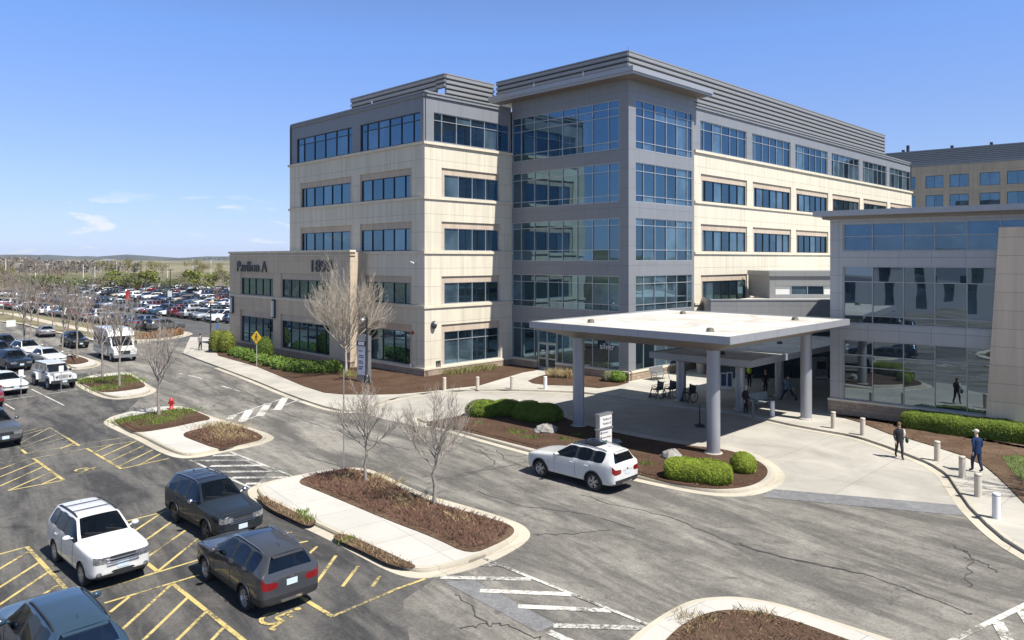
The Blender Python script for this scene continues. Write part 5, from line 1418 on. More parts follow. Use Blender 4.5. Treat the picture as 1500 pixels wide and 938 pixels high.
# off-road car: boxy, flat windscreen, proud wings, spare wheel
def offroad():
    root = thing('offroad_car', 'white boxy off road car with a slotted grille beside the tree island', 'car')
    mb = MB(); mb.box(-2.15, 1.05, -.76, .76, .55, 1.22); mb.box(1.05, 2.05, -.62, .62, .60, 1.18, 0); mb.box(1.06, 1.95, -.60, .60, 1.18, 1.24)
    for s in (1, -1):
        for x in (1.42, -1.48):
            pts = [(x + .62, .55), (x + .55, .98), (x + .25, 1.06), (x - .3, 1.06), (x - .58, .9), (x - .66, .55), (x - .5, .55), (x - .42, .80), (x - .2, .92), (x + .2, .92), (x + .42, .80), (x + .48, .55)]
            a = [(p, s * .66, q) for p, q in pts]; b = [(p, s * .93, q) for p, q in pts]; n = len(pts)
            mb.mesh(a + b, [(i, (i+1) % n, n + (i+1) % n, n + i) for i in range(n)] + [tuple(range(n)), tuple(range(n, 2*n))], 0)
    mb.build('body', white_c, root)
    mb = MB(); mb.mesh([(x, y, z) for x, y, z in [(.95, -.70, 1.22), (.95, .70, 1.22), (-2.12, .72, 1.22), (-2.12, -.72, 1.22), (.45, -.60, 1.80), (.45, .60, 1.80), (-2.05, .62, 1.80), (-2.05, -.62, 1.80)]], [(4,5,6,7)], 0)
    mb.box(-2.10, .50, -.66, .66, 1.78, 1.86)
    mb.build('hardtop', white_c, root)
    def qd(nm, pts, mat):
        m_ = MB(); m_.poly(pts, 0); m_.build(nm, mat, root)
    qd('windscreen', [(.955, -.66, 1.25), (.955, .66, 1.25), (.47, .58, 1.78), (.47, -.58, 1.78)], carglass)
    for s in (1, -1):
        pm_ = MB()
        def sp_(x, z): t = (z - 1.22) / .58; return (x, s * (.735 - .10 * t), z)
        for x0, x1, x2, x3 in ((.80, .05, .05, .42), (-.05, -.90, -.90, -.05), (-1.02, -2.0, -1.95, -1.02)):
            qd('side_window', [sp_(x0, 1.27), sp_(x1, 1.27), sp_(x2, 1.74), sp_(x3, 1.74)], carglass)
        for x0, x1 in ((.05, -.05), (-.90, -1.02), (-2.0, -2.10)): pm_.poly([sp_(x0, 1.2), sp_(x1, 1.2), sp_(x1, 1.8), sp_(x0, 1.8)], 0)
        pm_.poly([sp_(.95, 1.2), sp_(.80, 1.27), sp_(.42, 1.74), sp_(.5, 1.8)], 0); pm_.build('window_pillar', white_c, root)
        m_ = MB(); m_.ell((.72, s * .92, 1.30), (.08, .10, .11), 8, 6); m_.build('wing_mirror', black, root)
        m_ = MB(); m_.ell((2.06, s * .44, .98), (.04, .11, .11), 12, 6); m_.build('headlight', headl, root)
    m_ = MB()
    for k in range(7): m_.box(2.045, 2.065, -.27 + k * .085 - .022, -.27 + k * .085 + .022, .84, 1.10)
    m_.build('grille', black, root)
    m_ = MB(); m_.box(2.05, 2.30, -.85, .85, .50, .72); m_.build('front_bumper', black, root); m_ = MB(); m_.box(-2.3, -2.15, -.8, .8, .50, .72); m_.build('rear_bumper', black, root)
    m_ = MB(); m_.box(2.302, 2.315, -.16, .16, .56, .70); m_.build('number_plate', plate_m, root)
    sp = dict(R=.40, W=.92)
    for x in (1.42, -1.48):
        for s in (1, -1): wheel(root, x, s, sp, rim_m, 5)
    m_ = MB(); m_.lathe([(.0, -.25), (.38, -.25), (.40, -.2), (.40, -.02), (.3, 0)], (0, 0, 0), 20, 0, 'y')
    sw = MB(); sw.mesh([(v.y - 2.17, v.x, v.z + 1.0) for v in m_.v], m_.f, 0, True); sw.build('spare_wheel', tyre_m, root)
    return root
o = offroad(); o.location = fJ - dJ * 2.3; o.rotation_euler = (0, 0, HJ)
# shuttle bus
def bus():
    root = thing('shuttle_bus', 'white cutaway shuttle bus with a tall body coming along the avenue', 'bus')
    mb = MB(); pr = [(-3.9, .45), (-3.9, 2.85), (-3.75, 2.98), (1.0, 3.0), (1.75, 2.75), (2.0, 2.35), (1.2, 2.2), (1.2, .45)]
    n = len(pr)
    for s in (1, -1): mb.poly([(x, s * 1.15, z) for x, z in pr], 0, (0, s, 0))
    for i in range(n): j = (i+1) % n; mb.poly([(pr[i][0], -1.15, pr[i][1]), (pr[j][0], -1.15, pr[j][1]), (pr[j][0], 1.15, pr[j][1]), (pr[i][0], 1.15, pr[i][1])], 0)
    mb.build('body', white_c, root)
    cab = [(1.2, .45), (3.45, .45), (3.5, .95), (3.4, 1.15), (2.55, 1.38), (1.85, 2.25), (1.2, 2.25)]; n = len(cab)
    mb = MB()
    for s in (1, -1): mb.poly([(x, s * 1.0, z) for x, z in cab], 0, (0, s, 0))
    for i in range(n): j = (i+1) % n; mb.poly([(cab[i][0], -1.0, cab[i][1]), (cab[j][0], -1.0, cab[j][1]), (cab[j][0], 1.0, cab[j][1]), (cab[i][0], 1.0, cab[i][1])], 0)
    mb.build('cab', white_c, root)
    def qd(nm, pts, mat): m_ = MB(); m_.poly(pts, 0); m_.build(nm, mat, root)
    qd('windscreen', [(2.53, -.9, 1.42), (2.53, .9, 1.42), (1.90, .85, 2.22), (1.90, -.85, 2.22)], carglass)
    for s in (1, -1):
        qd('side_window', [(2.35, s * 1.005, 1.42), (1.35, s * 1.005, 1.42), (1.35, s * 1.005, 2.12), (1.88, s * 1.005, 2.12)], carglass)
        for k in range(4): qd('side_window', [(.85 - k * 1.15, s * 1.156, 1.35), (-.15 - k * 1.15, s * 1.156, 1.35), (-.15 - k * 1.15, s * 1.156, 2.35), (.85 - k * 1.15, s * 1.156, 2.35)], carglass)
        m_ = MB(); m_.box(3.40, 3.47, s * .62 - .17, s * .62 + .17, .88, 1.08); m_.build('headlight', headl, root)
        m_ = MB(); m_.box(1.95, 2.05, s * 1.28 - .10, s * 1.28 + .10, 1.45, 1.85); m_.tube([(2.0, s * 1.0, 1.6), (2.0, s * 1.2, 1.6)], .03, 5); m_.build('wing_mirror', black, root)
        m_ = MB(); m_.box(-3.9, 3.3, s * 1.157 - .004, s * 1.157 + .004, .95, 1.05) if False else m_.box(-3.85, 1.15, s * 1.157 - .004, s * 1.157 + .004, .98, 1.08); m_.build('side_stripe', cgrey2, root)
    m_ = MB(); m_.box(3.46, 3.52, -.42, .42, .72, 1.06); m_.build('grille', black, root)
    m_ = MB(); m_.box(3.42, 3.62, -1.0, 1.0, .42, .68); m_.build('bumper', csilv, root)
    sp = dict(R=.40, W=1.12)
    for x in (2.55, -2.3):
        for s in (1, -1): wheel(root, x, s, sp, rim_m, 6)
    return root
o = bus(); hb = math.atan2(-.75, .661); pb_ = P(184, 530); o.location = pb_ - Vector((math.cos(hb), math.sin(hb), 0)) * 3.5; o.rotation_euler = (0, 0, hb)

# far car park: light models, one mesh each, many copies with their own paint
def farcar(kind, sp):
    me = car_solid(sp, 1, False)
    mats = [paintmat('far_paint_white', (.72, .72, .71)), carglass, black, headl, taill]
    ix = dict(paint=0, door1=0, door2=0, silver=0, chrome=0, glass=1, wind=1, rear=1, roofglass=1, trim=2, liner=2, grille=2, head=3, tail=4, amber=4)
    mb = MB()
    for p in me.polygons: mb.mesh([me.vertices[v].co for v in p.vertices], [tuple(range(len(p.vertices)))], ix[TAGS[p.material_index]], True)
    for x in sp['wx']:
        for s in (1, -1):
            mb.lathe([(0, .01*s), (sp['R']*.6, .01*s)], (x, s*(sp['W'] + .01), sp['R']), 12, 3, 'y', False); mb.lathe([(sp['R']*.6, .01*s), (sp['R'], 0), (sp['R'], -.2*s)], (x, s*(sp['W'] + .01), sp['R']), 12, 2, 'y', False)
    o = mb.build(kind, mats)
    bm = bmesh.new(); bm.from_mesh(o.data); bmesh.ops.remove_doubles(bm, verts=bm.verts, dist=.0005); bm.to_mesh(o.data); bm.free()
    return o
s8 = spec(L=5.7, W=.98, h=1.90, hood=1.18, belt=1.24, cowl=1.1, rf=.5, bp=-.1, cp=-.85, dg=-1.0, re=-1.05, tx=-1.22, wr=.70, R=.41, wb=3.6, fo=1.0)
s8['st'][12] = (-1.25, .98, .3, 1.22, 1.25, .9); s8['st'][13] = (-2.85, .95, .4, 1.20, 1.23, .88); s8['side'][9] = 'paint'
s9 = spec(L=4.3, W=.89, h=1.50, hood=.95, belt=.99, cowl=.95, rf=.2, bp=-.38, cp=-1.15, dg=-1.6, re=-1.78, tx=-2.05, wr=.58, R=.32, wb=2.6, fo=.85)
kinds = [('suv', farcar('parked_suv', s4)), ('sedan', farcar('parked_sedan', s7)), ('pickup truck', farcar('parked_pickup', s8)), ('hatchback', farcar('parked_hatchback', s9)), ('boxy SUV', farcar('parked_suv', s2))]
kname = {'suv': 'SUV'}
fcols = [('white', (.60, .60, .59), 28), ('silver', (.36, .37, .38), 16), ('grey', (.10, .105, .11), 18), ('black', (.014, .014, .016), 24), ('dark blue', (.02, .035, .08), 8), ('blue', (.04, .075, .13), 5), ('red', (.16, .02, .025), 3), ('maroon', (.10, .015, .025), 4), ('teal', (.02, .07, .085), 3), ('beige', (.35, .30, .22), 3)]
fm_ = {n: paintmat('far_paint_' + n.replace(' ', '_'), c, .2 if n != 'white' else 0, .3) for n, c, w in fcols}
ORD = ['first', 'second', 'third', 'fourth', 'fifth', 'sixth', 'seventh', 'eighth', 'ninth', 'tenth', 'eleventh', 'twelfth', 'thirteenth', 'fourteenth', 'fifteenth', 'sixteenth', 'seventeenth', 'eighteenth', 'nineteenth', 'twentieth'] + ['twenty-' + x for x in ('first', 'second', 'third', 'fourth', 'fifth', 'sixth', 'seventh', 'eighth', 'ninth')] + ['thirtieth'] + ['thirty-' + x for x in ('first', 'second', 'third', 'fourth', 'fifth', 'sixth', 'seventh', 'eighth', 'ninth')] + ['fortieth'] + ['forty-' + x for x in ('first', 'second', 'third', 'fourth', 'fifth', 'sixth', 'seventh', 'eighth', 'ninth')]
rr = random.Random(21)
used = set()
rows = [(0.5, 0, 40, 1), (13.2, -14, 54, -1), (18.8, -17, 58, 1), (31.5, -23, 62, -1), (37.1, -26, 66, 1), (49.8, -31, 70, -1), (55.4, -34, 72, 1), (68, -40, 76, -1)]
RH = math.atan2(RP.y, RP.x)
for ri, (d, t0, t1, sg) in enumerate(rows):
    t = t0; seq = 0
    while True:
        c = lotp(t, d); t += 2.75
        u = CX + c.x / c.y * F
        if u < -25 or seq >= 45: break
        if u > 352: continue
        seq += 1
        if rr.random() < (.06 if ri < 6 else .12): seq -= 1; continue
        kn, proto = rr.choices(kinds, [40, 28, 10, 10, 12])[0]
        cn = rr.choices([x[0] for x in fcols], [x[2] for x in fcols])[0]
        if ri == 0:
            pre = {0: ('SUV', 'grey'), 1: ('suv', 'black'), 2: ('suv', 'black'), 3: ('boxy SUV', 'white')}
            if seq <= 2: kn, proto, cn = 'suv', kinds[0][1], ('grey' if seq == 1 else 'black')
        if id(proto) in used: o = proto.copy(); COL.objects.link(o)
        else: o = proto; used.add(id(proto))
        o.location = c + Vector((rr.uniform(-.2, .2), rr.uniform(-.2, .2), 0))
        o.rotation_euler = (0, 0, RH + (PI if (sg < 0) ^ (rr.random() < .2) else 0) + rr.uniform(-.02, .02)); s_ = rr.uniform(.96, 1.04); o.scale = (s_, s_, s_ * rr.uniform(.97, 1.05))
        o.material_slots[0].link = 'OBJECT'; o.material_slots[0].material = fm_[cn]
        row = 'nearest the avenue' if ri == 0 else ORD[ri]
        tag(o, '%s %s, %s from right in the far car park row %s' % (cn, kname.get(kn, kn), ORD[seq - 1], 'nearest the avenue' if ri == 0 else ORD[ri] + ' back'), 'car', 'cars in the far car park')

# ------------------------------------------------------------------ trees and plants
def bare_tree(h, th, r0, spread, seed, nb=9, lv=4, up=.55, twr=.006, dens=1.0):
    """trunk mesh builder and branch mesh builder, base at the origin"""
    rr = random.Random(seed); tm = MB(); bm = MB()
    tp = [(rr.uniform(-.02, .02) * k, rr.uniform(-.02, .02) * k, th * 1.55 * k / 6) for k in range(7)]
    tm.tube([(0, 0, -.05)] + tp[1:], [r0 * 1.25] + [r0 * (1 - .10 * k) for k in range(1, 7)], 8)
    def grow(p, d, L, r, lvl):
        n = 4; pts = [p]; q = p.copy(); dd = d.copy()
        for k in range(n):
            dd = (dd + Vector((rr.gauss(0, .10), rr.gauss(0, .10), rr.gauss(0, .06) + up * .10))).normalized()
            q = q + dd * (L / n); pts.append(q)
        bm.tube(pts, [max(twr, r * (1 - .16 * k)) for k in range(n + 1)], 5 if lvl > 2 else 3, 0, False)
        if lvl <= 1: return
        m = int((3 + lvl * .7) * dens + rr.random())
        for k in range(m):
            f = .25 + .75 * (k + rr.random()) / m; i = min(n - 1, int(f * n)); p2 = pts[i].lerp(pts[i+1], f * n - i)
            a = rr.uniform(0, 2*PI); ax = dd.orthogonal().normalized(); ax = Matrix.Rotation(a, 3, dd) @ ax
            ang = rr.uniform(.35, .75); d2 = (dd * math.cos(ang) + ax * math.sin(ang)).normalized(); d2.z = d2.z + .12 * up; d2.normalize()
            grow(p2, d2, L * rr.uniform(.45, .68), max(twr, r * .55), lvl - 1)
        grow(pts[-1], dd, L * .5, max(twr, r * .45), lvl - 1)
    for k in range(nb):
        f = .62 + .38 * k / nb; z = th * 1.5 * f; a = 2.4 * k + rr.uniform(-.3, .3)
        el = rr.uniform(.35, .75) + .35 * k / nb
        d = Vector((math.cos(a) * spread * math.cos(el), math.sin(a) * spread * math.cos(el), math.sin(el) * up * 1.9)).normalized()
        grow(Vector((tp[min(6, int(f * 6))][0], tp[min(6, int(f * 6))][1], z)), d, (h - z) * rr.uniform(.40, .55), r0 * .40, lv)
    grow(Vector(tp[6]), Vector((0, 0, 1)), (h - tp[6][2]) * .55, r0 * .42, lv)
    # bring the crown to the measured height
    mz = max(v.z for v in bm.v); z0 = th * .8
    for v in bm.v:
        if v.z > z0: v.z = z0 + (v.z - z0) * (h - z0) / (mz - z0)
    return tm, bm
def tree_thing(lab, loc, h, th, r0, spread, seed, mats=(None, None), group=None, **k):
    tm, bm = bare_tree(h, th, r0, spread, seed, **k)
    o = thing('bare_tree', lab, 'tree', (0, 0, 0), group)
    tm.build('trunk', mats[0] or bark_m, o); bm.build('crown', mats[1] or twig_m, o)
    o.location = loc; return o
tree_thing('young bare tree with an upswept crown at the near right end of the long island', P(636, 741, IZ), 4.9, 1.55, .085, 1.1, 5, nb=9, lv=4, up=.75, twr=.0045, dens=.78)
tree_thing('young bare tree on the long island beside the thin grey pole', P(535.5, 708, IZ), 4.7, 1.5, .08, 1.1, 8, nb=8, lv=4, up=.75, twr=.0045, dens=.75)
tree_thing('bare street tree standing beside the red hydrant', P(232.5, 609, IZ), 6.6, 2.1, .10, .9, 12, nb=10, lv=4, up=.75, twr=.006, dens=.55)
bt_ = tree_thing('large pale bare tree in front of the Pavilion A podium corner', P(507, 551, KZ), 10.4, 2.0, .17, 1.05, 19, (simple('pale_bark', (.40, .37, .32), .9, 0, .25, 7), simple('pale_tan_twigs', (.385, .335, .27), .9, 0, .2, 5)), nb=16, lv=4, up=.62, twr=.010, dens=.85)
bt_.scale = (.74, .74, 1)
t1_ = tree_thing('bare tree in front of the shuttle bus on the island, right hand one of two', P(175, 566, IZ), 7.2, 2.4, .10, .8, 22, nb=8, lv=4, up=.85, twr=.008, dens=.5)
t2_ = tree_thing('bare tree at the back of the island beside the off road car', P(150, 552, IZ), 6.6, 2.2, .09, .85, 23, nb=7, lv=4, up=.8, twr=.008, dens=.5)
dup(t1_, P(91.5, 527, IZ), 1.1, 'bare tree on the small island behind the white sedans, left of a pair', None, 1.08)
dup(t2_, P(112.5, 525.5, IZ), 2.3, 'bare tree on the small island behind the white sedans, right of a pair', None, 1.18)
dup(t1_, P(35, 505, IZ), 3.0, 'tall bare tree behind the dark cars at the left, left of two close trunks', None, 1.22)
dup(t2_, P(45, 507, IZ), 4.0, 'tall bare tree behind the dark cars at the left, right of two close trunks', None, 1.3)
vt = [(19, 468, 1.1), (38, 473, 1.0), (56, 478, .95), (77, 480, .9), (100, 486, 1.0), (129, 489, .9), (5, 462, 1.2)]
tmx, bmx = bare_tree(7, 2.3, .09, .9, 41, nb=7, lv=3, up=.7, twr=.012, dens=.7)
vo_ = thing('verge_tree', 'x', 'tree'); tmx.build('trunk', twig_red, vo_); bmx.build('crown', twig_red, vo_)
WHERE = ['behind the silver sedan', 'left of the silver sedan', 'just left of the silver sedan roof', 'above the silver sedan', 'behind the black SUV', 'near the back of the shuttle bus', 'cut by the left edge', 'near the left edge', 'at the left end of the concrete path', 'beside the blue pickup']
for i, (u, v, s_) in enumerate(vt):
    lab = 'thin reddish bare tree on the verge, %s from the left of the verge trees' % ORD[sorted(range(len(vt)), key=lambda k: vt[k][0]).index(i)]
    if i == 0: vo_.location = P(u, v, .12); vo_.scale = (s_,) * 3; tag(vo_, lab, 'tree', 'bare trees along the verge')
    else: dup(vo_, P(u, v, .12), i * 1.3, lab, 'bare trees along the verge', s_)
for i, (t_, d_) in enumerate(((6, 24), (18, 26), (30, 25), (44, 24), (10, 43), (26, 44), (42, 43), (2, 62), (24, 61), (46, 62))):
    q = lotp(t_ - d_ * .35, d_ + .9); dup(vo_, q, i * 1.9, 'thin reddish bare tree standing among the far parked cars, %s from the front' % ORD[i], 'bare trees in the far car park', .85)
# leafy crowns for the trees and bushes past the car park
def crown(n, rx, rz, zc, size, seed, lump=7):
    rr = random.Random(seed); mb = MB(); cs = []
    for _ in range(lump):
        a = rr.uniform(0, 2*PI); q = rr.uniform(.2, .75); cs.append((Vector((math.cos(a)*rx*q, math.sin(a)*rx*q, zc + rr.uniform(-.6, .75)*rz)), rr.uniform(.30, .52)))
    for _ in range(n):
        c, s_ = rr.choice(cs); d = Vector((rr.gauss(0, 1), rr.gauss(0, 1), rr.gauss(0, 1))).normalized() * (rr.random() ** .4)
        p = c + Vector((d.x*rx*s_, d.y*rx*s_, d.z*rz*s_)); m_ = Matrix.Rotation(rr.uniform(0, 6.3), 3, Vector((rr.gauss(0, 1), rr.gauss(0, 1), rr.gauss(0, 1))).normalized()); w = size * rr.uniform(.6, 1.4)
        mb.poly([p + m_ @ Vector(q) * w for q in ((-1, -.5, 0), (1, -.4, 0), (.7, .6, 0), (-.6, .5, 0))], 0)
    return mb
def leafy_tree(lab, h, r, seed, mat, n=700, size=.22, trunk=.3, tmat=None, name='leafy_tree'):
    o = thing(name, lab, 'tree'); mb = MB(); mb.tube([(0, 0, -.1), (0, 0, h * trunk), (.1, .05, h * .75)], [.16, .13, .04], 6)
    rr = random.Random(seed)
    for k in range(7):
        a = k * 2.4; mb.tube([(0, 0, h * (trunk + .05 * k)), (math.cos(a)*r*.4, math.sin(a)*r*.4, h * (trunk + .2 + .05*k)), (math.cos(a)*r*.75, math.sin(a)*r*.75, h * (trunk + .32 + .05*k))], [.07, .045, .02], 4)
    mb.build('trunk', tmat or bark_m, o); crown(n, r, h * (1 - trunk) * .5, h * (.5 + trunk * .5), size, seed).build('crown', mat, o)
    return o
budd = plant('budding_crown', (.19, .17, .065), .45, .8); brown = plant('bare_brown_crown', (.20, .155, .125), .4, .3); lime = plant('lime_crown', (.165, .18, .045), .35, .8); greenc = plant('spring_green_crown', (.13, .145, .06), .4, .8)
greyc = plant('bare_grey_crown', (.185, .165, .145), .35, .1)
T1 = leafy_tree('x', 10, 4.6, 61, budd, 900, .17); T2 = leafy_tree('x', 9, 4.0, 62, brown, 900, .15); T3 = leafy_tree('x', 5.0, 3.4, 63, lime, 800, .20, .16); T4 = leafy_tree('x', 5.0, 3.6, 64, greenc, 650, .18, .16); T5 = leafy_tree('x', 7, 3.6, 65, brown, 500, .13, .2, twig_red)
first = {}
def far_tree(T, u, y, s_, lab, group, z=None):
    x = (u - CX) / F * y; z = terrain(x, y) if z is None else z
    if T.name not in first: first[T.name] = 1; o = T; o.location = (x, y, z); o.scale = (s_,)*3; o.rotation_euler = (0, 0, u * .1); tag(o, lab, 'tree', group)
    else: o = dup(T, (x, y, z), u * .37, lab, group, s_)
    return o
g1 = 'trees along the far road'
hw = [(2, 330, .9, 1), (17, 345, .7, 1), (40, 330, .9, 2), (58, 335, 1.0, 2), (86, 330, .9, 2), (104, 335, .9, 2), (150, 330, 1.05, 1), (181, 325, 1.12, 1), (215, 330, 1.0, 1), (238, 330, .95, 1), (284, 320, 1.1, 1), (295, 328, .85, 1), (316, 330, .9, 1), (329, 322, 1.0, 3), (66, 318, .8, 2), (12, 316, 1.0, 3)]
for i, (u, y, s_, k) in enumerate(sorted(hw)):
    far_tree({1: T1, 2: T2, 3: T3}[k], u, y, s_, {1: 'budding olive green tree', 2: 'reddish brown bare tree', 3: 'lime green tree'}[k] + ' by the pale far road, ' + ORD[i] + ' from the left', g1)
g2 = 'bushes behind the far car park'
bs = []
rr = random.Random(5)
for i in range(34):
    u = -6 + i * 10.6 + rr.uniform(-4, 4); y = 205 + rr.uniform(-6, 30)
    k = 4 if rr.random() < .45 else 5
    if abs(u - 172) < 16 or abs(u - 222) < 10 or abs(u - 300) < 8: k = 3
    if abs(u - 65) < 18: k = 4
    bs.append((u, y, rr.uniform(.85, 1.25) * (1.15 if k == 3 else 1), k))
for i, (u, y, s_, k) in enumerate(sorted(bs)):
    far_tree({3: T3, 4: T4, 5: T5}[k], u, y, s_ * .95, {3: 'lime green bushy tree', 4: 'fresh green loose bush', 5: 'brown twiggy small tree'}[k] + ' behind the far car park, ' + ORD[i] + ' from the left', g2, 0)
# far woods: masses nobody could count
def wood(nm, lab, band, n, hgt, mat, seed, size):
    rr = random.Random(seed); mb = MB()
    for _ in range(n):
        u = rr.uniform(-40, 420); y = rr.uniform(*band[:2]); x = (u - CX) / F * y
        if len(band) > 2 and math.sin(x * band[2] + y * band[2] * .7 + seed) < band[3]: continue
        z = terrain(x, y); h = hgt * rr.uniform(.6, 1.25); w = h * rr.uniform(.5, .9)
        for k in range(26):
            a = rr.uniform(0, 6.3); q = rr.uniform(0, .5) * w; p = Vector((x + math.cos(a)*q, y + math.sin(a)*q, z + h * rr.uniform(.25, .85)))
            m_ = Matrix.Rotation(rr.uniform(0, 6.3), 3, Vector((rr.gauss(0, 1), rr.gauss(0, 1), rr.gauss(0, 1))).normalized())
            s_ = w * rr.uniform(.05, .15) * size
            mb.poly([p + Vector((q_.x, q_.y, q_.z * 1.7)) * s_ for q_ in [m_ @ Vector(v_) for v_ in ((-1, -.6, 0), (.9, -.7, 0), (1, .5, 0), (-.9, .4, 0))]], 0)
    struct(nm, mb, mat, lab, 'stuff')
wood('woodland', 'grey brown bare woodland patches beyond the far road', (420, 900, .012, .1), 1000, 8.5, greyc, 71, .9)
wood('woodland', 'brown bare woodland across the middle distance', (800, 1700, .006, -.1), 1700, 11, brown, 72, 1.0)
wood('woodland', 'dark wooded strips near the horizon', (1700, 3300, .0025, -.1), 1600, 14, plant('far_wood', (.15, .14, .125), .3, .05), 73, 1.2)
# wooded ridge along the horizon
mb = MB(); rr = random.Random(9); prev = None; N_ = 220
def ridge(u): return 19 + 7 * math.sin(u * .013 + 1.2) + 4 * math.sin(u * .041) + 2.5 * math.sin(u * .11) + (8 if 165 < u < 215 else 0) * math.sin((u - 165) / 50 * PI) + (6 if 265 < u < 345 else 0) * math.sin((u - 265) / 80 * PI)
top = []; 
for i in range(N_ + 1):
    u = -700 + 2600 * i / N_; y = 3900; x = (u - CX) / F * y; zb = 6; zt_ = zb + ridge(u) * .95 + rr.uniform(-1.5, 1.5)
    top.append([(x, y - 500, -2), (x, y - 250, zt_ * .7), (x, y, zt_), (x, y + 500, zt_ * .6), (x, y + 1200, -2)])
for i in range(N_):
    for k in range(4): mb.poly([top[i][k], top[i+1][k], top[i+1][k+1], top[i][k+1]], 0, None, True)
hillm = simple('wooded_hill', (.075, .08, .075), .95, 0, .4, .006, .05)
struct('hills', mb, hillm, 'low dark wooded hills along the horizon')
# white house and sheds far off
def house(u, y, w, h, lab, colr, rf_):
    x = (u - CX) / F * y; z = terrain(x, y); o = thing('far_house', lab, 'house', (x, y, z))
    mb = MB(); mb.box(x - w/2, x + w/2, y - w*.3, y + w*.3, z, z + h); mb.build('wall', colr, o)
    mb = MB(); a = [(x - w/2 - .4, y - w*.3 - .4, z + h), (x + w/2 + .4, y - w*.3 - .4, z + h), (x + w/2 + .4, y + w*.3 + .4, z + h), (x - w/2 - .4, y + w*.3 + .4, z + h), (x - w/2, y, z + h*1.55), (x + w/2, y, z + h*1.55)]
    mb.mesh(a, [(0,1,5,4), (2,3,4,5), (1,2,5), (3,0,4)], 0); mb.build('roof', rf_, o)
    mb = MB()
    for k in range(4): mb.box(x - w*.38 + k*w*.22, x - w*.30 + k*w*.22, y - w*.3 - .06, y - w*.3 + .02, z + h*.35, z + h*.75)
    mb.build('window', frame_dark, o)
house(160, 900, 17, 6, 'white house on the slope beyond the far road', white_p, simple('grey_roof', (.2, .2, .21), .8))
house(79, 620, 22, 3.5, 'long low grey shed among the far trees', simple('shed_wall', (.35, .36, .37), .7), simple('shed_roof', (.45, .46, .47), .6))
house(44, 560, 14, 3.2, 'pale blue grey shed among the far trees at the left', simple('shed_wall_blue', (.3, .35, .4), .7), MATS['shed_roof'])
hedge_r = plant('box_leaf', (.12, .17, .02), .35, 3)
# clipped hedges and shrubs: rounded core under a coat of small leaves
def shrub(name, lab, cat, blobs, mat, core, n, size, group=None, flat=0, origin=None, base=None, pw=1.0):
    rr = random.Random(len(lab) * 7 + n); o = thing(name, lab, cat, origin or Vector((blobs[0][0][0], blobs[0][0][1], base if base is not None else KZ)), group)
    mb = MB()
    for c, r in blobs: mb.ell(c, [q * .93 for q in r], 14, 9, 0, .03, rr)
    mb.build('core', core, o)
    mb = MB(); tot = sum(r[0]*r[1] + r[0]*r[2] for c, r in blobs)
    for c, r in blobs:
        for _ in range(int(n * (r[0]*r[1] + r[0]*r[2]) / tot)):
            d = Vector((rr.gauss(0, 1), rr.gauss(0, 1), rr.gauss(0, 1))).normalized()
            if d.z < -.5: d.z = -d.z
            nd_ = d.copy(); d = Vector([math.copysign(abs(x_) ** pw, x_) for x_ in d]); q = 1 + rr.gauss(0, .03) + .035 * math.sin(d.x*r[0]*5 + c[0]*3) * math.sin(d.y*r[1]*5 + c[1]*2); p = Vector((c[0] + d.x*r[0]*q, c[1] + d.y*r[1]*q, c[2] + d.z*r[2]*q))
            if p.z < .05: continue
            nn = Vector((nd_.x/r[0], nd_.y/r[1], nd_.z/r[2])).normalized(); t = nn.orthogonal().normalized(); t = Matrix.Rotation(rr.uniform(0, 6.3), 3, nn) @ t
            t = (t + nn * rr.uniform(-.2, .9)).normalized(); b = nn.cross(t).normalized(); w = size * rr.uniform(.6, 1.4)
            mb.poly([p - b*w*.5, p + b*w*.5, p + t*w*1.3 + b*w*.2, p + t*w*1.3 - b*w*.2], 0)
    mb.build('foliage', mat, o); return o
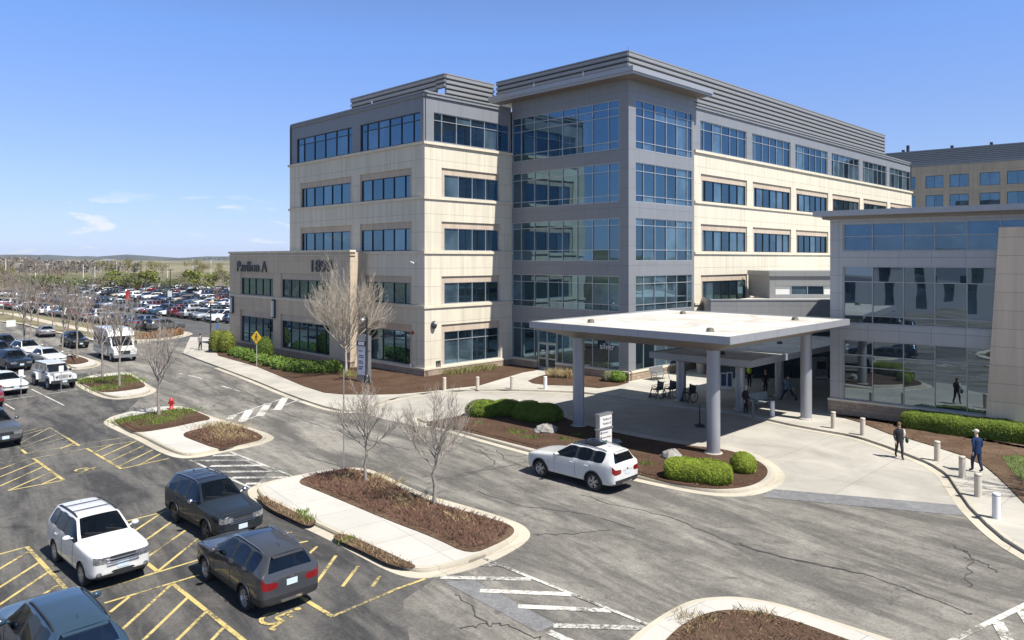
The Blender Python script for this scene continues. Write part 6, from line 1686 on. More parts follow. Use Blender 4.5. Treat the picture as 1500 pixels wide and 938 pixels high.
def hedge_line(name, lab, pts, hw, hh, mat, core, n, size, z0=IZ, pw=.75, lobe=.06, wob=.0, seed=3):
    """clipped hedge: rounded cross section swept along a path, rounded ends, soft lobes, a coat of small leaves"""
    rr = random.Random(seed); pts = [Vector((p.x, p.y, 0)) for p in pts]; cum = [0]
    for i in range(len(pts) - 1): cum.append(cum[-1] + (pts[i+1] - pts[i]).length)
    L = cum[-1]
    def at(s):
        s = max(0, min(L, s)); i = max(k for k in range(len(pts) - 1) if cum[k] <= s + 1e-9)
        t = (pts[i+1] - pts[i]).normalized(); return pts[i] + t * (s - cum[i]), t
    def surf(s, a):
        e = 1.0
        for q in (s, L - s):
            if q < hw: e = min(e, math.sqrt(max(0, 1 - (1 - q / hw) ** 2)))
        m = 1 + lobe * math.sin(s * 2.6 + seed) + lobe * .6 * math.sin(s * 6.1 + a * 2); c, t = at(s); nn = Vector((-t.y, t.x, 0))
        x = math.copysign(abs(math.cos(a)) ** pw, math.cos(a)) * hw * (.25 + .75 * e) * m + wob * math.sin(s * 1.7); z = math.copysign(abs(math.sin(a)) ** pw, math.sin(a)) * hh * (.45 + .55 * e) * m
        return Vector((c.x + nn.x * x, c.y + nn.y * x, z0 + hh * .62 + z)), nn, t
    o = thing(name, lab, 'hedge', (pts[0].x, pts[0].y, z0)); mb = MB(); ns = max(8, int(L * 5)); na = 18; vs = []
    for i in range(ns + 1):
        for k in range(na):
            p = surf(L * i / ns, 2*PI*k/na)[0]; q, t = at(L * i / ns); cc = Vector((q.x, q.y, z0 + hh * .62)); vs.append(cc + (p - cc) * .95)
    mb.mesh(vs, [(i*na + k, (i+1)*na + k, (i+1)*na + (k+1) % na, i*na + (k+1) % na) for i in range(ns) for k in range(na)] + [tuple(range(na)), tuple(range(ns*na, ns*na + na))[::-1]], 0, True); mb.build('core', core, o)
    mb = MB()
    for _ in range(n):
        s_ = rr.uniform(0, L); a = rr.uniform(-.9, PI + .9); p, nn, t = surf(s_, a); d = (nn * math.cos(a) * hh + UP * math.sin(a) * hw).normalized()
        p = p + d * rr.gauss(0, .018); tt = Matrix.Rotation(rr.uniform(0, 6.3), 3, d) @ t; tt = (tt + d * rr.uniform(-.1, .8)).normalized(); b = d.cross(tt).normalized(); w = size * rr.uniform(.6, 1.4)
        mb.poly([p - b*w*.5, p + b*w*.5, p + tt*w*1.3 + b*w*.2, p + tt*w*1.3 - b*w*.2], 0)
    mb.build('foliage', mat, o); return o
def bl(u, v, rx, ry, rz, z=None):
    p = P(u, v, IZ); return ((p.x, p.y, IZ + (rz * .75 if z is None else z)), (rx, ry, rz))
pC, pD = P(994, 700, IZ), P(1060, 708, IZ)
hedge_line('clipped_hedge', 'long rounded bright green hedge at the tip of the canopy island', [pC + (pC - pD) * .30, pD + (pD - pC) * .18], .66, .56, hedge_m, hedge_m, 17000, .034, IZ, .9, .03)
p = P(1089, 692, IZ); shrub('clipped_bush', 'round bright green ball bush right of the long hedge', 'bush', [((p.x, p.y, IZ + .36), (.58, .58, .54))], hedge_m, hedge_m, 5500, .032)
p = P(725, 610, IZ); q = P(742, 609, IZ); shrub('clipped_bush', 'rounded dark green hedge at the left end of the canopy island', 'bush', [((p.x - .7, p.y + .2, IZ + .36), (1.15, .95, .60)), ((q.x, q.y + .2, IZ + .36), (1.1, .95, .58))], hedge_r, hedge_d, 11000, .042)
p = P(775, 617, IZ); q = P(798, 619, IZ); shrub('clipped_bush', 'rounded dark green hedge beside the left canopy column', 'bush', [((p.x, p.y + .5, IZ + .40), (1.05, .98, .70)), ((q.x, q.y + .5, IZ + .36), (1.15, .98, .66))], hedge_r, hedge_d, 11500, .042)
# hedge before the pavilion
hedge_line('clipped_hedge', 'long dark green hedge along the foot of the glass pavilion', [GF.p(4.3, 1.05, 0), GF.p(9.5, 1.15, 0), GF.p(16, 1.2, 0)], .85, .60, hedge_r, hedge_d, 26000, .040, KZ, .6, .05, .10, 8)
# podium planting
p = P(325, 517, KZ); shrub('tall_shrub', 'tall yellow green clipped shrub at the left corner of the podium', 'shrub', [((p.x - .7, p.y + .6, 1.15), (.8, .8, 1.25)), ((p.x + .4, p.y + .2, 1.1), (.8, .8, 1.2))], arbor, arbor, 6000, .09)
p = P(384, 530, KZ); shrub('tall_shrub', 'dark upright shrub beside the yellow crossing sign', 'shrub', [((p.x, p.y + .8, 1.1), (.75, .75, 1.25))], hedge_d, hedge_d, 4200, .08)
jb = []
for u, v, s_ in ((345, 522, .75), (357, 525, .85), (369, 529, .85), (378, 533, .7)):
    p = P(u, v, KZ); jb.append(((p.x, p.y + .5, .38), (1.15*s_, 1.0*s_, .60)))
shrub('spreading_juniper', 'low spreading green juniper left of the crossing sign', 'shrub', jb, juniper, hedge_d, 7000, .11)
jb = []
for u, v, s_ in ((402, 537, .9), (418, 541, 1.0), (436, 544, 1.05), (453, 546, 1.05), (470, 546, .95), (484, 545, .8)):
    p = P(u, v, KZ); jb.append(((p.x, p.y + .4, .40), (1.2*s_, 1.05*s_, .62)))
shrub('spreading_juniper', 'low spreading green juniper bank right of the crossing sign', 'shrub', jb, juniper, hedge_d, 10000, .11)
p = P(905, 560, KZ); shrub('small_shrub', 'small fresh green shrub at the grey building corner', 'shrub', [((p.x, p.y, .5), (.62, .6, .48))], grass_m, hedge_d, 2600, .07)
p = P(892, 559, KZ); shrub('small_shrub', 'grey leafed small shrub beside the green one at the corner', 'shrub', [((p.x, p.y, .5), (.55, .5, .45))], plant('grey_leaf', (.17, .17, .10), .4), dry_m, 2000, .07)
for u, v, lab in ((812, 553, 'left'), (829, 554, 'right')):
    p = P(u, v, KZ); o = thing('grass_clump', 'straw coloured ornamental grass clump right of the doors, %s of two' % lab, 'grass', (p.x, p.y, .15), 'grass clumps by the doors')
    mb = MB(); leafy(mb, None, 420, (.4, .8), (.006, .012), .15, 0, .9, random.Random(4), [(p.x, p.y, .22)]); mb.build('grass_blade', dry_m, o)
mb = MB(); leafy(mb, None, 1500, (.2, .6), (.006, .012), .15, 0, .9, random.Random(6), [(F2.p(t, .8, 0).x, F2.p(t, .8, 0).y, .3) for t in (2.2, 3, 3.8, 4.8, 5.8, 6.6)] + [(P(512, 552, KZ).x, P(512, 552, KZ).y, .3)])
struct('dry_grass', mb, plant('olive_dry_grass', (.24, .22, .09), .4), 'olive dry grass along the foot of the sunlit cream wall', 'stuff')
p = P(1503, 628, KZ); tree_thing('small pale twiggy bare shrub at the right edge before the tan wall', (p.x, p.y, KZ), 2.3, .35, .04, 1.5, 31, (twig_tan, simple('pale_twigs', (.5, .44, .40), .9)), nb=9, lv=3, up=.5, twr=.006, dens=1.2)
tree_thing('bare tree on the lawn just beyond the right edge whose shadow falls on the pavement', (23.8, 29.0, KZ), 7.0, 2.2, .11, 1.1, 33, nb=9, lv=4, up=.7, twr=.008, dens=.7)
# boulders
def boulder(u, v, r, lab, z=IZ, seed=1):
    p = P(u, v, z); rr = random.Random(seed); mb = MB(); mb.ell((p.x, p.y, z + r[2]*.35), r, 9, 6, 0, .16, rr); o = mb.build('boulder', stone_m, None, p)
    for f in o.data.polygons: f.use_smooth = False
    tag(o, lab, 'boulder')
boulder(801, 634, (.62, .45, .36), 'grey boulder in the shade beside the left canopy column')
boulder(789, 634, (.3, .28, .22), 'smaller grey stone at the left side of the shaded boulder', IZ, 2)
boulder(984, 672, (.48, .40, .34), 'pale boulder left of the long bright hedge', IZ, 5)
boulder(901, 650, (.35, .25, .2), 'low grey stone behind the white SUV', IZ, 7)

# ------------------------------------------------------------------ street furniture
def bollard(u, v, lab, mat, z=KZ, r=.135, h=.95):
    p = P(u, v, z); o = thing('bollard', lab, 'bollard', p, 'bollards along the drive')
    mb = MB(); mb.lathe([(r, 0), (r, h - .10)], (p.x, p.y, z), 20, 0); mb.lathe([(r - .02, h - .10), (r - .02, h - .075)], (p.x, p.y, z), 20, 0); mb.build('post', mat, o)
    mb = MB(); mb.lathe([(r, h - .075), (r, h - .02), (r - .02, h), (0, h + .005)], (p.x, p.y, z), 20, 0); mb.build('cap', mat, o)
for a in [(651, 572, 'tan bollard nearest the cream corner, leftmost by the mulch bed', bollard_m), (699.5, 571, 'tan bollard second from the cream corner', bollard_m), (750, 570, 'tan bollard at the left of the path to the doors', bollard_m), (798.8, 570.3, 'whitish bollard in front of the small mulch bed by the doors', bollard_w),
          (1220.6, 627.6, 'tan bollard beside the right canopy column', bollard_m), (1263.7, 637.7, 'tan bollard left of the walking woman', bollard_m), (1372.8, 675.2, 'tan bollard between the woman and the man', bollard_m), (1409.3, 699.7, 'tan bollard just left of the man in blue', bollard_m), (1432.5, 727.5, 'tan bollard in front of the man in blue', bollard_m), (1459.3, 759.5, 'whitish bollard nearest the right edge', bollard_w), (1131.5, 610, 'white bollard in the shade of the canopies', bollard_w)]:
    bollard(*a)
# fire hydrant
p = P(251, 599.5, IZ); o = thing('fire_hydrant', 'red fire hydrant on the kerb of the tree island', 'hydrant', p)
mb = MB(); mb.lathe([(.17, 0), (.17, .05), (.11, .06), (.11, .48), (.15, .50), (.15, .54), (.13, .60), (.08, .68), (.03, .72), (.03, .77), (0, .77)], p, 14, 0); mb.build('body', red_m, o)
for d in ((1, 0), (-1, 0), (0, -1)):
    mb = MB(); q = p + Vector((0, 0, .40)); mb.tube([q, q + Vector((d[0]*.2, d[1]*.2, 0))], .065, 10); mb.build('nozzle', red_m, o)
# posts and signs
def sign_post(u, v, hgt, lab, z=.01, bw=.32, bh=.46):
    p = P(u, v, z); o = thing('parking_sign', lab, 'sign', p)
    mb = MB(); mb.tube([p, p + Vector((0, 0, hgt))], .03, 6); mb.build('post', steel, o)
    mb = MB(); mb.fbox(p, (.76, -.65), (-.65, -.76), -.0, .0, 0, 0, 0, 0); mb = MB(); mb.fbox((p.x, p.y), (.65, .76), (.76, -.65), -bw/2, bw/2, .032, .04, hgt - bh, hgt); mb.build('sign_panel', white_p, o)
sign_post(30.7, 583, 2.0, 'small white parking sign at the nose of the leftmost white sedan')
sign_post(89.5, 574.4, 1.95, 'small white parking sign in front of the white off road car')
sign_post(16, 495, 2.2, 'small white sign beside the avenue at the left', .01, 1.0, .8)
p = P(376, 537, KZ); o = thing('crossing_sign', 'yellow diamond pedestrian crossing sign with a black walking figure', 'sign', p)
mb = MB(); mb.tube([p, p + Vector((0, 0, 3.1))], .035, 8); mb.build('post', simple('green_post', (.35, .38, .30), .6), o)
X = Vector((.97, -.24, 0)).normalized(); X = Vector((.92, -.39, 0)).normalized(); N_ = Vector((X.y, -X.x, 0)); N_ = N_ if N_.y < 0 else -N_
c = p + Vector((0, 0, 2.62)) + N_ * .045
def dpl(c, X, r, d): return [c + X * r + N_*d, c + UP * r + N_*d, c - X * r + N_*d, c - UP * r + N_*d]
mb = MB(); a = dpl(c, X, .60, 0); b = dpl(c, X, .60, .02); mb.mesh(a + b, [(0,1,2,3), (4,5,6,7), (0,1,5,4), (1,2,6,5), (2,3,7,6), (3,0,4,7)], 0); pa = mb.build('sign_panel', ysign, o)
mb = MB(); q = lambda x, z: c + X * x + UP * z + N_ * .026
def bar(x0, z0, x1, z1, w): 
    t = Vector((x1 - x0, z1 - z0)).normalized(); n_ = (-t.y * w / 2, t.x * w / 2); mb.poly([q(x0 + n_[0], z0 + n_[1]), q(x1 + n_[0], z1 + n_[1]), q(x1 - n_[0], z1 - n_[1]), q(x0 - n_[0], z0 - n_[1])], 0)
mb.poly([q(.04 + .075*math.cos(k*PI/5), .29 + .075*math.sin(k*PI/5)) for k in range(10)], 0)
bar(.02, .20, -.02, -.06, .13); bar(-.01, -.04, .14, -.34, .07); bar(-.03, -.04, -.16, -.33, .07); bar(.03, .17, .18, .02, .05); bar(0, .17, -.15, .03, .05)
w_ = mb.build('walking_figure', blackm, o); w_.parent = pa
# direction sign beside the island
p = P(877.5, 660, IZ); o = thing('direction_sign', 'white entrance direction sign reading Pavilion A above a green panel on the canopy island', 'sign', p)
SX, SN = DR, NR; SFr = Fac((p.x, p.y), SX, SN)
mb = MB(); SFr.box(mb, 0, 1.05, -.22, 0, IZ, 1.90); mb.build('sign_case', csilv, o)
mb = MB(); SFr.box(mb, .05, 1.02, 0, .025, IZ + .05, 1.12); SFr.box(mb, .05, 1.02, 0, .025, 1.24, 1.82); pn = mb.build('sign_panel', white_p, o)
mb = MB(); SFr.box(mb, -.12, 1.12, -.20, .06, 1.15, 1.20); SFr.box(mb, -.03, 1.08, -.25, .04, 1.88, 1.95); mb.build('trim_bar', csilv, o)
for s_, z, x, t_ in ((.17, 1.60, .28, 'Pavilion A'), (.17, 1.38, .28, 'Pavilion B'), (.12, .95, .25, 'Entrance'), (.12, .70, .25, 'Guest Parking')):
    text_mesh(t_, s_, dark_letter, o, SFr.p(x, .03, z), SX, UP, 'lettering', .003)
mb = MB(); SFr.box(mb, .25, .62, .026, .032, .42, .58); mb.build('green_panel', simple('sign_green', (.03, .16, .06), .5), o)
mb = MB()
for z in (.98, .74): mb.poly([SFr.p(.15 + .07*math.cos(k*PI/6), .029, z + .07*math.sin(k*PI/6)) for k in range(12)], 0)
mb.build('arrow_disc', dark_letter, o)
text_mesh('>', .10, white_p, o, SFr.p(.12, .031, .945), SX, UP, 'arrow', .002); text_mesh('>', .10, white_p, o, SFr.p(.12, .031, .705), SX, UP, 'arrow', .002)
# directory sign by the podium corner
p = P(523, 559, KZ); o = thing('directory_sign', 'tall grey building directory sign behind the big bare tree', 'sign', p)
DFr = Fac((p.x, p.y), Vector((.83, -.56, 0)), Vector((-.56, -.83, 0)))
mb = MB(); DFr.box(mb, 0, .92, -.30, 0, .15, 3.85); DFr.box(mb, 1.0, 1.25, -.30, .02, .15, 3.80); mb.build('sign_case', csilv, o)
mb = MB(); DFr.box(mb, -.04, .96, -.34, .03, 3.0, 3.35); DFr.box(mb, .99, 1.27, -.2, .03, 2.6, 2.65); mb.build('dark_band', blackm, o)
mb = MB(); DFr.box(mb, .15, .80, .031, .036, 3.04, 3.30); DFr.box(mb, .06, .88, .0, .012, .7, 2.9); mb.build('sign_panel', simple('pale_panel', (.55, .57, .62), .5), o)
for k, (w, z) in enumerate(((.5, 2.55), (.55, 2.2), (.6, 2.05), (.45, 1.75), (.55, 1.6), (.5, 1.3), (.4, 1.15))): mb = MB(); DFr.box(mb, .18, .18 + w, .013, .017, z, z + .07); mb.build('text_line', dark_letter, o)
def lamp(u, v, hgt, lab, d, z=KZ):
    p = P(u, v, z); o = thing('street_lamp', lab, 'street lamp', p)
    mb = MB(); mb.lathe([(.22, 0), (.22, .5), (.16, .62), (.07, .7), (.065, hgt - .3), (.05, hgt)], p, 12, 0); mb.build('pole', blackm, o)
    mb = MB(); pts = [p + Vector((0, 0, hgt - .5)) + Vector(d) * (.45 * math.sin(t)) * 1.0 + Vector((0, 0, .5 + .25 * math.sin(t * 2))) for t in (0, .4, .8, 1.2, 1.57)]; mb.tube(pts, .03, 6); mb.build('arm', blackm, o)
    e = p + Vector((0, 0, hgt - .08)) + Vector(d) * .45
    mb = MB(); mb.lathe([(.05, .10), (.22, -.02), (.24, -.08), (.14, -.12)], e, 14, 0); mb.build('lamp_shade', steel, o)
lamp(308.5, 514, 5.0, 'black street lamp at the pavement corner by the tall yellow green shrub', (-.8, -.2, 0))
lamp(537.5, 562, 5.1, 'street lamp in front of the grey directory sign', (-.7, -.5, 0))
p = P(503.5, 684, .02); o = thing('grey_pole', 'thin grey pole standing at the far end of the long island', 'pole', p)
mb = MB(); mb.tube([p, p + Vector((0, 0, 4.6))], .03, 8); mb.build('post', steel, o)
# tall lot lights
lots = [(249.5, 463, 7.9, 1), (8.5, 413, 9.9, 0), (52, 409, 7.5, 0), (69, 408, 7.5, 0), (139, 407, 9.0, 0), (171, 407, 9.2, 0), (122, 408, 7, 0), (282.5, 408, 9.6, 0), (309, 407, 9.4, 0), (245.5, 407, 7, 0), (233.5, 430, 4.5, 1)]
for i, (u, v, hgt, dk) in enumerate(sorted(lots)):
    p = P(u, v, 0); o = thing('lot_light', 'tall thin light pole over the far car park, %s from the left' % ORD[i], 'light pole', p, 'light poles over the far car park')
    mb = MB(); w_ = .09 if p.y < 200 else .2; mb.tube([p, p + Vector((0, 0, hgt))], [w_, w_ * .7], 6); mb.build('pole', blackm if dk else white_p, o)
    mb = MB(); mb.fbox((p.x, p.y), (1, 0), (0, 1), -.5, .5, -.15, .15, hgt, hgt + .12); mb.build('lamp_head', blackm if dk else white_p, o)
    if dk:
        mb = MB(); mb.fbox((p.x, p.y), (1, 0), (0, 1), -.36, .36, -.22, -.17, hgt * .42, hgt * .42 + 1.0); mb.build('row_marker', white_p, o)
p = P(190.5, 449, 0); p = P(187.5, 458, 0); o = thing('banner_pole', 'red banner on a short pole in the far car park', 'banner', p)
mb = MB(); mb.tube([p, p + Vector((0, 0, 4.2))], .06, 6); mb.build('pole', blackm, o); mb = MB(); mb.fbox((p.x, p.y), (1, 0), (0, 1), -.4, .4, -.1, -.06, 2.2, 4.0); mb.build('banner', red_m, o)
p = P(318.5, 488, KZ); o = thing('blue_sign', 'narrow blue sign panel beside the podium end', 'sign', p)
mb = MB(); mb.fbox((p.x, p.y), (1, 0), (0, 1), -.12, .12, -.03, .03, .2, 1.4); mb.build('sign_panel', simple('sign_blue', (.04, .18, .45), .5), o); mb = MB(); mb.fbox((p.x, p.y), (1, 0), (0, 1), -.05, .05, -.02, .02, 0, .2); mb.build('post', steel, o)
# benches, wheelchairs, stands
def bench(p, ax, lab, L=1.7, mt=steel):
    o = thing('bench', lab, 'bench', p, 'perforated metal benches'); X = Vector(ax).normalized(); Y = Vector((-X.y, X.x, 0)); fr = Fac((p.x, p.y), X, Y); z = p.z
    mb = MB(); fr.box(mb, -L/2, L/2, -.28, .24, z + .42, z + .46); mb.build('seat', mt, o)
    mb = MB(); mb.mesh([fr.p(-L/2, .24, z+.46), fr.p(L/2, .24, z+.46), fr.p(L/2, .40, z+.95), fr.p(-L/2, .40, z+.95), fr.p(-L/2, .28, z+.45), fr.p(L/2, .28, z+.45), fr.p(L/2, .44, z+.95), fr.p(-L/2, .44, z+.95)], [(0,1,2,3), (4,5,6,7), (3,2,6,7), (0,3,7,4), (1,2,6,5)], 0); mb.build('backrest', mt, o)
    for t in (-L/2 + .1, L/2 - .1):
        mb = MB(); mb.tube([fr.p(t, -.32, z), fr.p(t, -.22, z+.42), fr.p(t, .2, z+.42), fr.p(t, .34, z)], .025, 6); mb.tube([fr.p(t, -.25, z+.42), fr.p(t, -.25, z+.66), fr.p(t, .30, z+.66)], .02, 6); mb.build('leg', blackm, o)
bench(P(967, 556, KZ), DR, 'silver perforated bench against the base of the grey corner block', 1.9)
bench(P(1116, 598, KZ), Vector((.85, .52, 0)), 'grey perforated bench beside the man in black under the low canopy', 1.9, simple('grey_mesh_metal', (.26, .30, .31), .5, .2))
def wheelchair(p, rot, lab):
    o = thing('wheelchair', lab, 'wheelchair', (0, 0, 0), 'wheelchairs by the entrance')
    for s in (1, -1):
        mb = MB(); 
        pts = [(.30*math.cos(t), s*.30, .31 + .30*math.sin(t)) for t in [k*PI/10 for k in range(21)]]; mb.tube(pts, .022, 6, 0, False)
        for k in range(6): mb.tube([(0, s*.30, .31), (.29*math.cos(k*PI/3), s*.30, .31 + .29*math.sin(k*PI/3))], .006, 4)
        mb.build('wheel', tyre_m, o)
        mb = MB(); pts = [(.42 + .09*math.cos(t), s*.24, .10 + .09*math.sin(t)) for t in [k*PI/6 for k in range(13)]]; mb.tube(pts, .02, 5, 0, False); mb.build('caster', tyre_m, o)
        mb = MB(); mb.tube([(-.22, s*.24, .95), (-.16, s*.24, .5), (-.14, s*.24, .3)], .016, 6); mb.tube([(-.34, s*.24, .93), (-.22, s*.24, .95)], .02, 6); mb.tube([(-.16, s*.24, .72), (.25, s*.24, .72), (.30, s*.24, .5), (.42, s*.24, .14)], .016, 6); mb.tube([(.30, s*.2, .5), (.55, s*.16, .12), (.68, s*.16, .12)], .016, 6); mb.box(.50, .68, s*.08 - .06, s*.08 + .08, .11, .13); mb.build('frame', blackm, o)
    mb = MB(); mb.box(-.16, .28, -.23, .23, .48, .53); mb.build('seat', black, o)
    mb = MB(); mb.mesh([(-.17, -.23, .53), (-.17, .23, .53), (-.23, .23, .93), (-.23, -.23, .93), (-.14, -.23, .53), (-.14, .23, .53), (-.20, .23, .93), (-.20, -.23, .93)], [(0,1,2,3), (4,5,6,7), (0,1,5,4), (2,3,7,6), (0,3,7,4), (1,2,6,5)], 0); mb.build('backrest', black, o)
    o.location = p; o.rotation_euler = (0, 0, rot); o.scale = (1.2,)*3; return o
wc = wheelchair(P(964, 583, KZ), math.radians(215), 'black wheelchair farthest left of three by the canopy column')
wc2 = dup(wc, P(983, 582, KZ), math.radians(220), 'black wheelchair just left of the canopy column')
wc3 = dup(wc, P(1011, 588.5, KZ), math.radians(212), 'black wheelchair right of the canopy column')
def stand(u, v, lab, h=1.25, w=.7, rot=.6):
    p = P(u, v, KZ); o = thing('notice_stand', lab, 'notice stand', p); X = Vector((math.cos(rot), math.sin(rot), 0)); fr = Fac((p.x, p.y), X, Vector((X.y, -X.x, 0)))
    mb = MB(); 
    for a in ((-w/2, -w/2 + .07, 0, h), (w/2 - .07, w/2, 0, h), (-w/2 + .07, w/2 - .07, h - .07, h), (-w/2 + .07, w/2 - .07, .12, .2)): fr.box(mb, a[0], a[1], -.04, .04, p.z + a[2], p.z + a[3])
    fr.box(mb, -w/2, w/2, -.25, .25, p.z, p.z + .03); mb.build('frame', white_p, o)
    mb = MB(); fr.box(mb, -w/2 + .07, w/2 - .07, -.02, .02, p.z + .2, p.z + h - .07); mb.build('panel', simple('navy_panel', (.03, .05, .09), .4) if 'navy_panel' not in MATS else MATS['navy_panel'], o)
stand(1144.5, 581, 'white framed notice stand left of the walking person in teal', 1.15, .6, -.25)
stand(1060, 569, 'white framed notice stand behind the lower column, left of two', 1.15, .5, -.3)
stand(1069, 570, 'white framed notice stand behind the lower column, right of two', 1.25, .42, -.3)
p = P(1025, 625, .01); o = thing('floor_stanchion', 'black stanchion post on a square foot in the shaded drive', 'stanchion', p)
mb = MB(); mb.box(p.x - .24, p.x + .24, p.y - .24, p.y + .24, p.z, p.z + .10); mb.build('foot', black, o)
mb = MB(); mb.tube([p + Vector((0, 0, .1)), p + Vector((0, 0, .28)), p + Vector((0, 0, 1.25))], [.10, .05, .035], 8); mb.build('post', black, o)
p = P(1026.5, 547, KZ); mb = MB(); mb.lathe([(.35, 0), (.38, .9), (.40, .92), (.40, 1.0), (0, 1.02)], p, 16, 0); tag(mb.build('waste_bin', simple('beige_bin', (.48, .44, .36), .7), None, p), 'beige waste bin on the sunlit terrace by the link wall', 'bin')
p = P(1055.5, 552, KZ); mb = MB(); mb.tube([p, p + Vector((0, 0, 1.5))], .03, 6); mb.ell(p + Vector((0, 0, 1.35)), (.35, .2, .5)); tag(mb.build('red_flag', red_m, None, p), 'red bag like cover hanging on a post by the notice stands', 'cover')
p = P(1201, 556, KZ); o = thing('vending_machine', 'grey ticket machine against the dark entrance wall', 'machine', p)
mb = MB(); mb.box(p.x - .5, p.x + .5, p.y - .3, p.y + .3, KZ, 1.9); mb.build('case', simple('machine_grey', (.25, .25, .25), .5), o); mb = MB(); mb.box(p.x - .35, p.x + .35, p.y - .32, p.y - .30, 1.0, 1.6); mb.build('screen', blackm, o); mb = MB(); mb.box(p.x - .5, p.x + .5, p.y - .33, p.y - .3, .25, .4); mb.build('tray', white_p, o)

# ------------------------------------------------------------------ people
def cloth(name, col): return MATS.get(name) or simple(name, col, .85, 0, .15, 6, .2)
def person(lab, p, head_dir, cols, hgt=1.75, pose='stand', hat=None, hair=(.05, .035, .025), extra=None, swing=.25):
    """one skinned body: torso, tapering limbs with joints, hands, feet, head on a neck; coloured by the nearest bone"""
    s = hgt / 1.75; V = []; E_ = []; Rd = []; tg = []
    def j(x, y, z, r, r2=None): V.append((x*s, y*s, z*s)); Rd.append((r*s, (r2 or r)*s)); return len(V) - 1
    def e(a, b, t): E_.append((a, b)); tg.append(t)
    pel = j(0, 0, .95, .145, .115); wa = j(.01, 0, 1.12, .135, .105); ch = j(.02, 0, 1.33, .165, .12); sh = j(.01, 0, 1.45, .10, .085); nk = j(.02, 0, 1.52, .055); h0 = j(.04, 0, 1.60, .075, .085); h1 = j(.035, 0, 1.69, .078, .09)
    e(pel, wa, 'top'); e(wa, ch, 'top'); e(ch, sh, 'top'); e(sh, nk, 'skin'); e(nk, h0, 'skin'); e(h0, h1, 'skin')
    nose = j(.125, 0, 1.615, .018); e(h0, nose, 'skin')
    for sd in (1, -1):
        k = swing * sd if pose == 'walk' else .02 * sd
        hp = j(0, sd*.09, .90, .108, .11); kn = j(.05 + k*.75, sd*.09, .50, .076); an = j(-.02 + k*1.35, sd*.085, .09 + (.06 if pose == 'walk' and k < 0 else 0), .052); to = j(.15 + k*1.35, sd*.10, .035 + (.02 if pose == 'walk' and k < 0 else 0), .042)
        e(pel, hp, 'leg'); e(hp, kn, 'leg'); e(kn, an, 'leg'); e(an, to, 'shoe')
        so = j(0, sd*.20, 1.40, .070); el = j(-.05 - k*.5, sd*.245, 1.13, .052); wr = j(.05 - k*.9 + (.16 if pose == 'cane' and sd > 0 else 0), sd*.23, .90, .036); ha = j(.08 - k*1.0 + (.2 if pose == 'cane' and sd > 0 else 0), sd*.225, .82, .036, .02)
        e(ch, so, 'top'); e(so, el, 'top'); e(el, wr, 'top'); e(wr, ha, 'skin')
        for f, (dx, dz, ln) in enumerate(((.03, -.005, .075), (.012, 0, .085), (-.006, 0, .08), (-.022, .004, .065))):
            x0, y0, z0 = ha, 0, 0; bx = V[ha]
            fa = len(V); V.append((bx[0] + dx*s*.8, bx[1], bx[2] - (.02 + dz)*s)); Rd.append((.011*s,)*2); fb = len(V); V.append((bx[0] + dx*s + .012*s, bx[1] - sd*.012*s, bx[2] - (.02 + ln)*s)); Rd.append((.009*s,)*2)
            e(ha, fa, 'skin'); e(fa, fb, 'skin')
        bx = V[wr]; th = len(V); V.append((bx[0] + .055*s, bx[1] - sd*.015*s, bx[2] - .09*s)); Rd.append((.011*s,)*2); e(wr, th, 'skin')
    me = bpy.data.meshes.new('person_body'); me.from_pydata(V, E_, [])
    o = bpy.data.objects.new('tmp', me); COL.objects.link(o)
    md = o.modifiers.new('k', 'SKIN'); md.use_smooth_shade = True; md.branch_smoothing = .6
    for i, sv in enumerate(me.skin_vertices[0].data): sv.radius = Rd[i]; sv.use_root = (i == 0)
    sb = o.modifiers.new('s', 'SUBSURF'); sb.levels = 1; sb.render_levels = 1
    m2 = evmesh(o); bpy.data.objects.remove(o)
    mats = [cloth(*cols['top']), cloth(*cols['leg']), cloth(*cols['shoe']), skin_m]; ix = dict(top=0, leg=1, shoe=2, skin=3)
    m2.materials.clear()
    for k in mats: m2.materials.append(k)
    segs = [(Vector(V[a]), Vector(V[b]), t) for (a, b), t in zip(E_, tg)]
    for f in m2.polygons:
        c = f.center; best = None
        for a, b, t in segs:
            ab = b - a; q = max(0, min(1, (c - a).dot(ab) / max(1e-9, ab.length_squared))); dd = (a + ab * q - c).length
            if best is None or dd < best[0]: best = (dd, t)
        t = best[1]
        if t == 'top' and c.z < .93*s and abs(c.y) < .2*s: t = 'leg'
        if t == 'leg' and .86*s < c.z and abs(c.y) < .2*s and cols.get('long'): t = 'top'
        f.material_index = ix[t]; f.use_smooth = True
    root = thing('person', lab, 'person', (0, 0, 0))
    b = bpy.data.objects.new('body', m2); COL.objects.link(b); b.parent = root; ORG[b.name] = Vector()
    mb = MB()
    hc = Vector((.03*s, 0, 1.70*s))
    if hat: mb.ell(hc + Vector((0, 0, .035*s)), (.115*s, .10*s, .085*s), 12, 8); mb.ell(hc + Vector((.10*s, 0, .02*s)), (.10*s, .085*s, .018*s), 10, 6); mb.build('cap', cloth('cap_%d' % int(hat[0]*100), hat), root)
    else:
        mb.ell(hc + Vector((-.025*s, 0, .015*s)), (.105*s, .098*s, .105*s), 12, 8)
        if extra and 'long' in extra: mb.ell(hc + Vector((-.06*s, 0, -.11*s)), (.06*s, .09*s, .12*s), 10, 8)
        mb.build('hair', cloth('hair_%d_%d' % (int(hair[0]*100), int(hair[1]*100)), hair), root)
    mb = MB()
    for sd in (1, -1): mb.ell((.118*s, sd*.032*s, 1.655*s), (.008*s, .014*s, .009*s), 8, 5)
    mb.build('eye', blackm, root); mb = MB(); mb.ell((.117*s, 0, 1.575*s), (.008*s, .022*s, .006*s), 8, 5); mb.build('mouth', cloth('lips', (.35, .14, .12)), root)
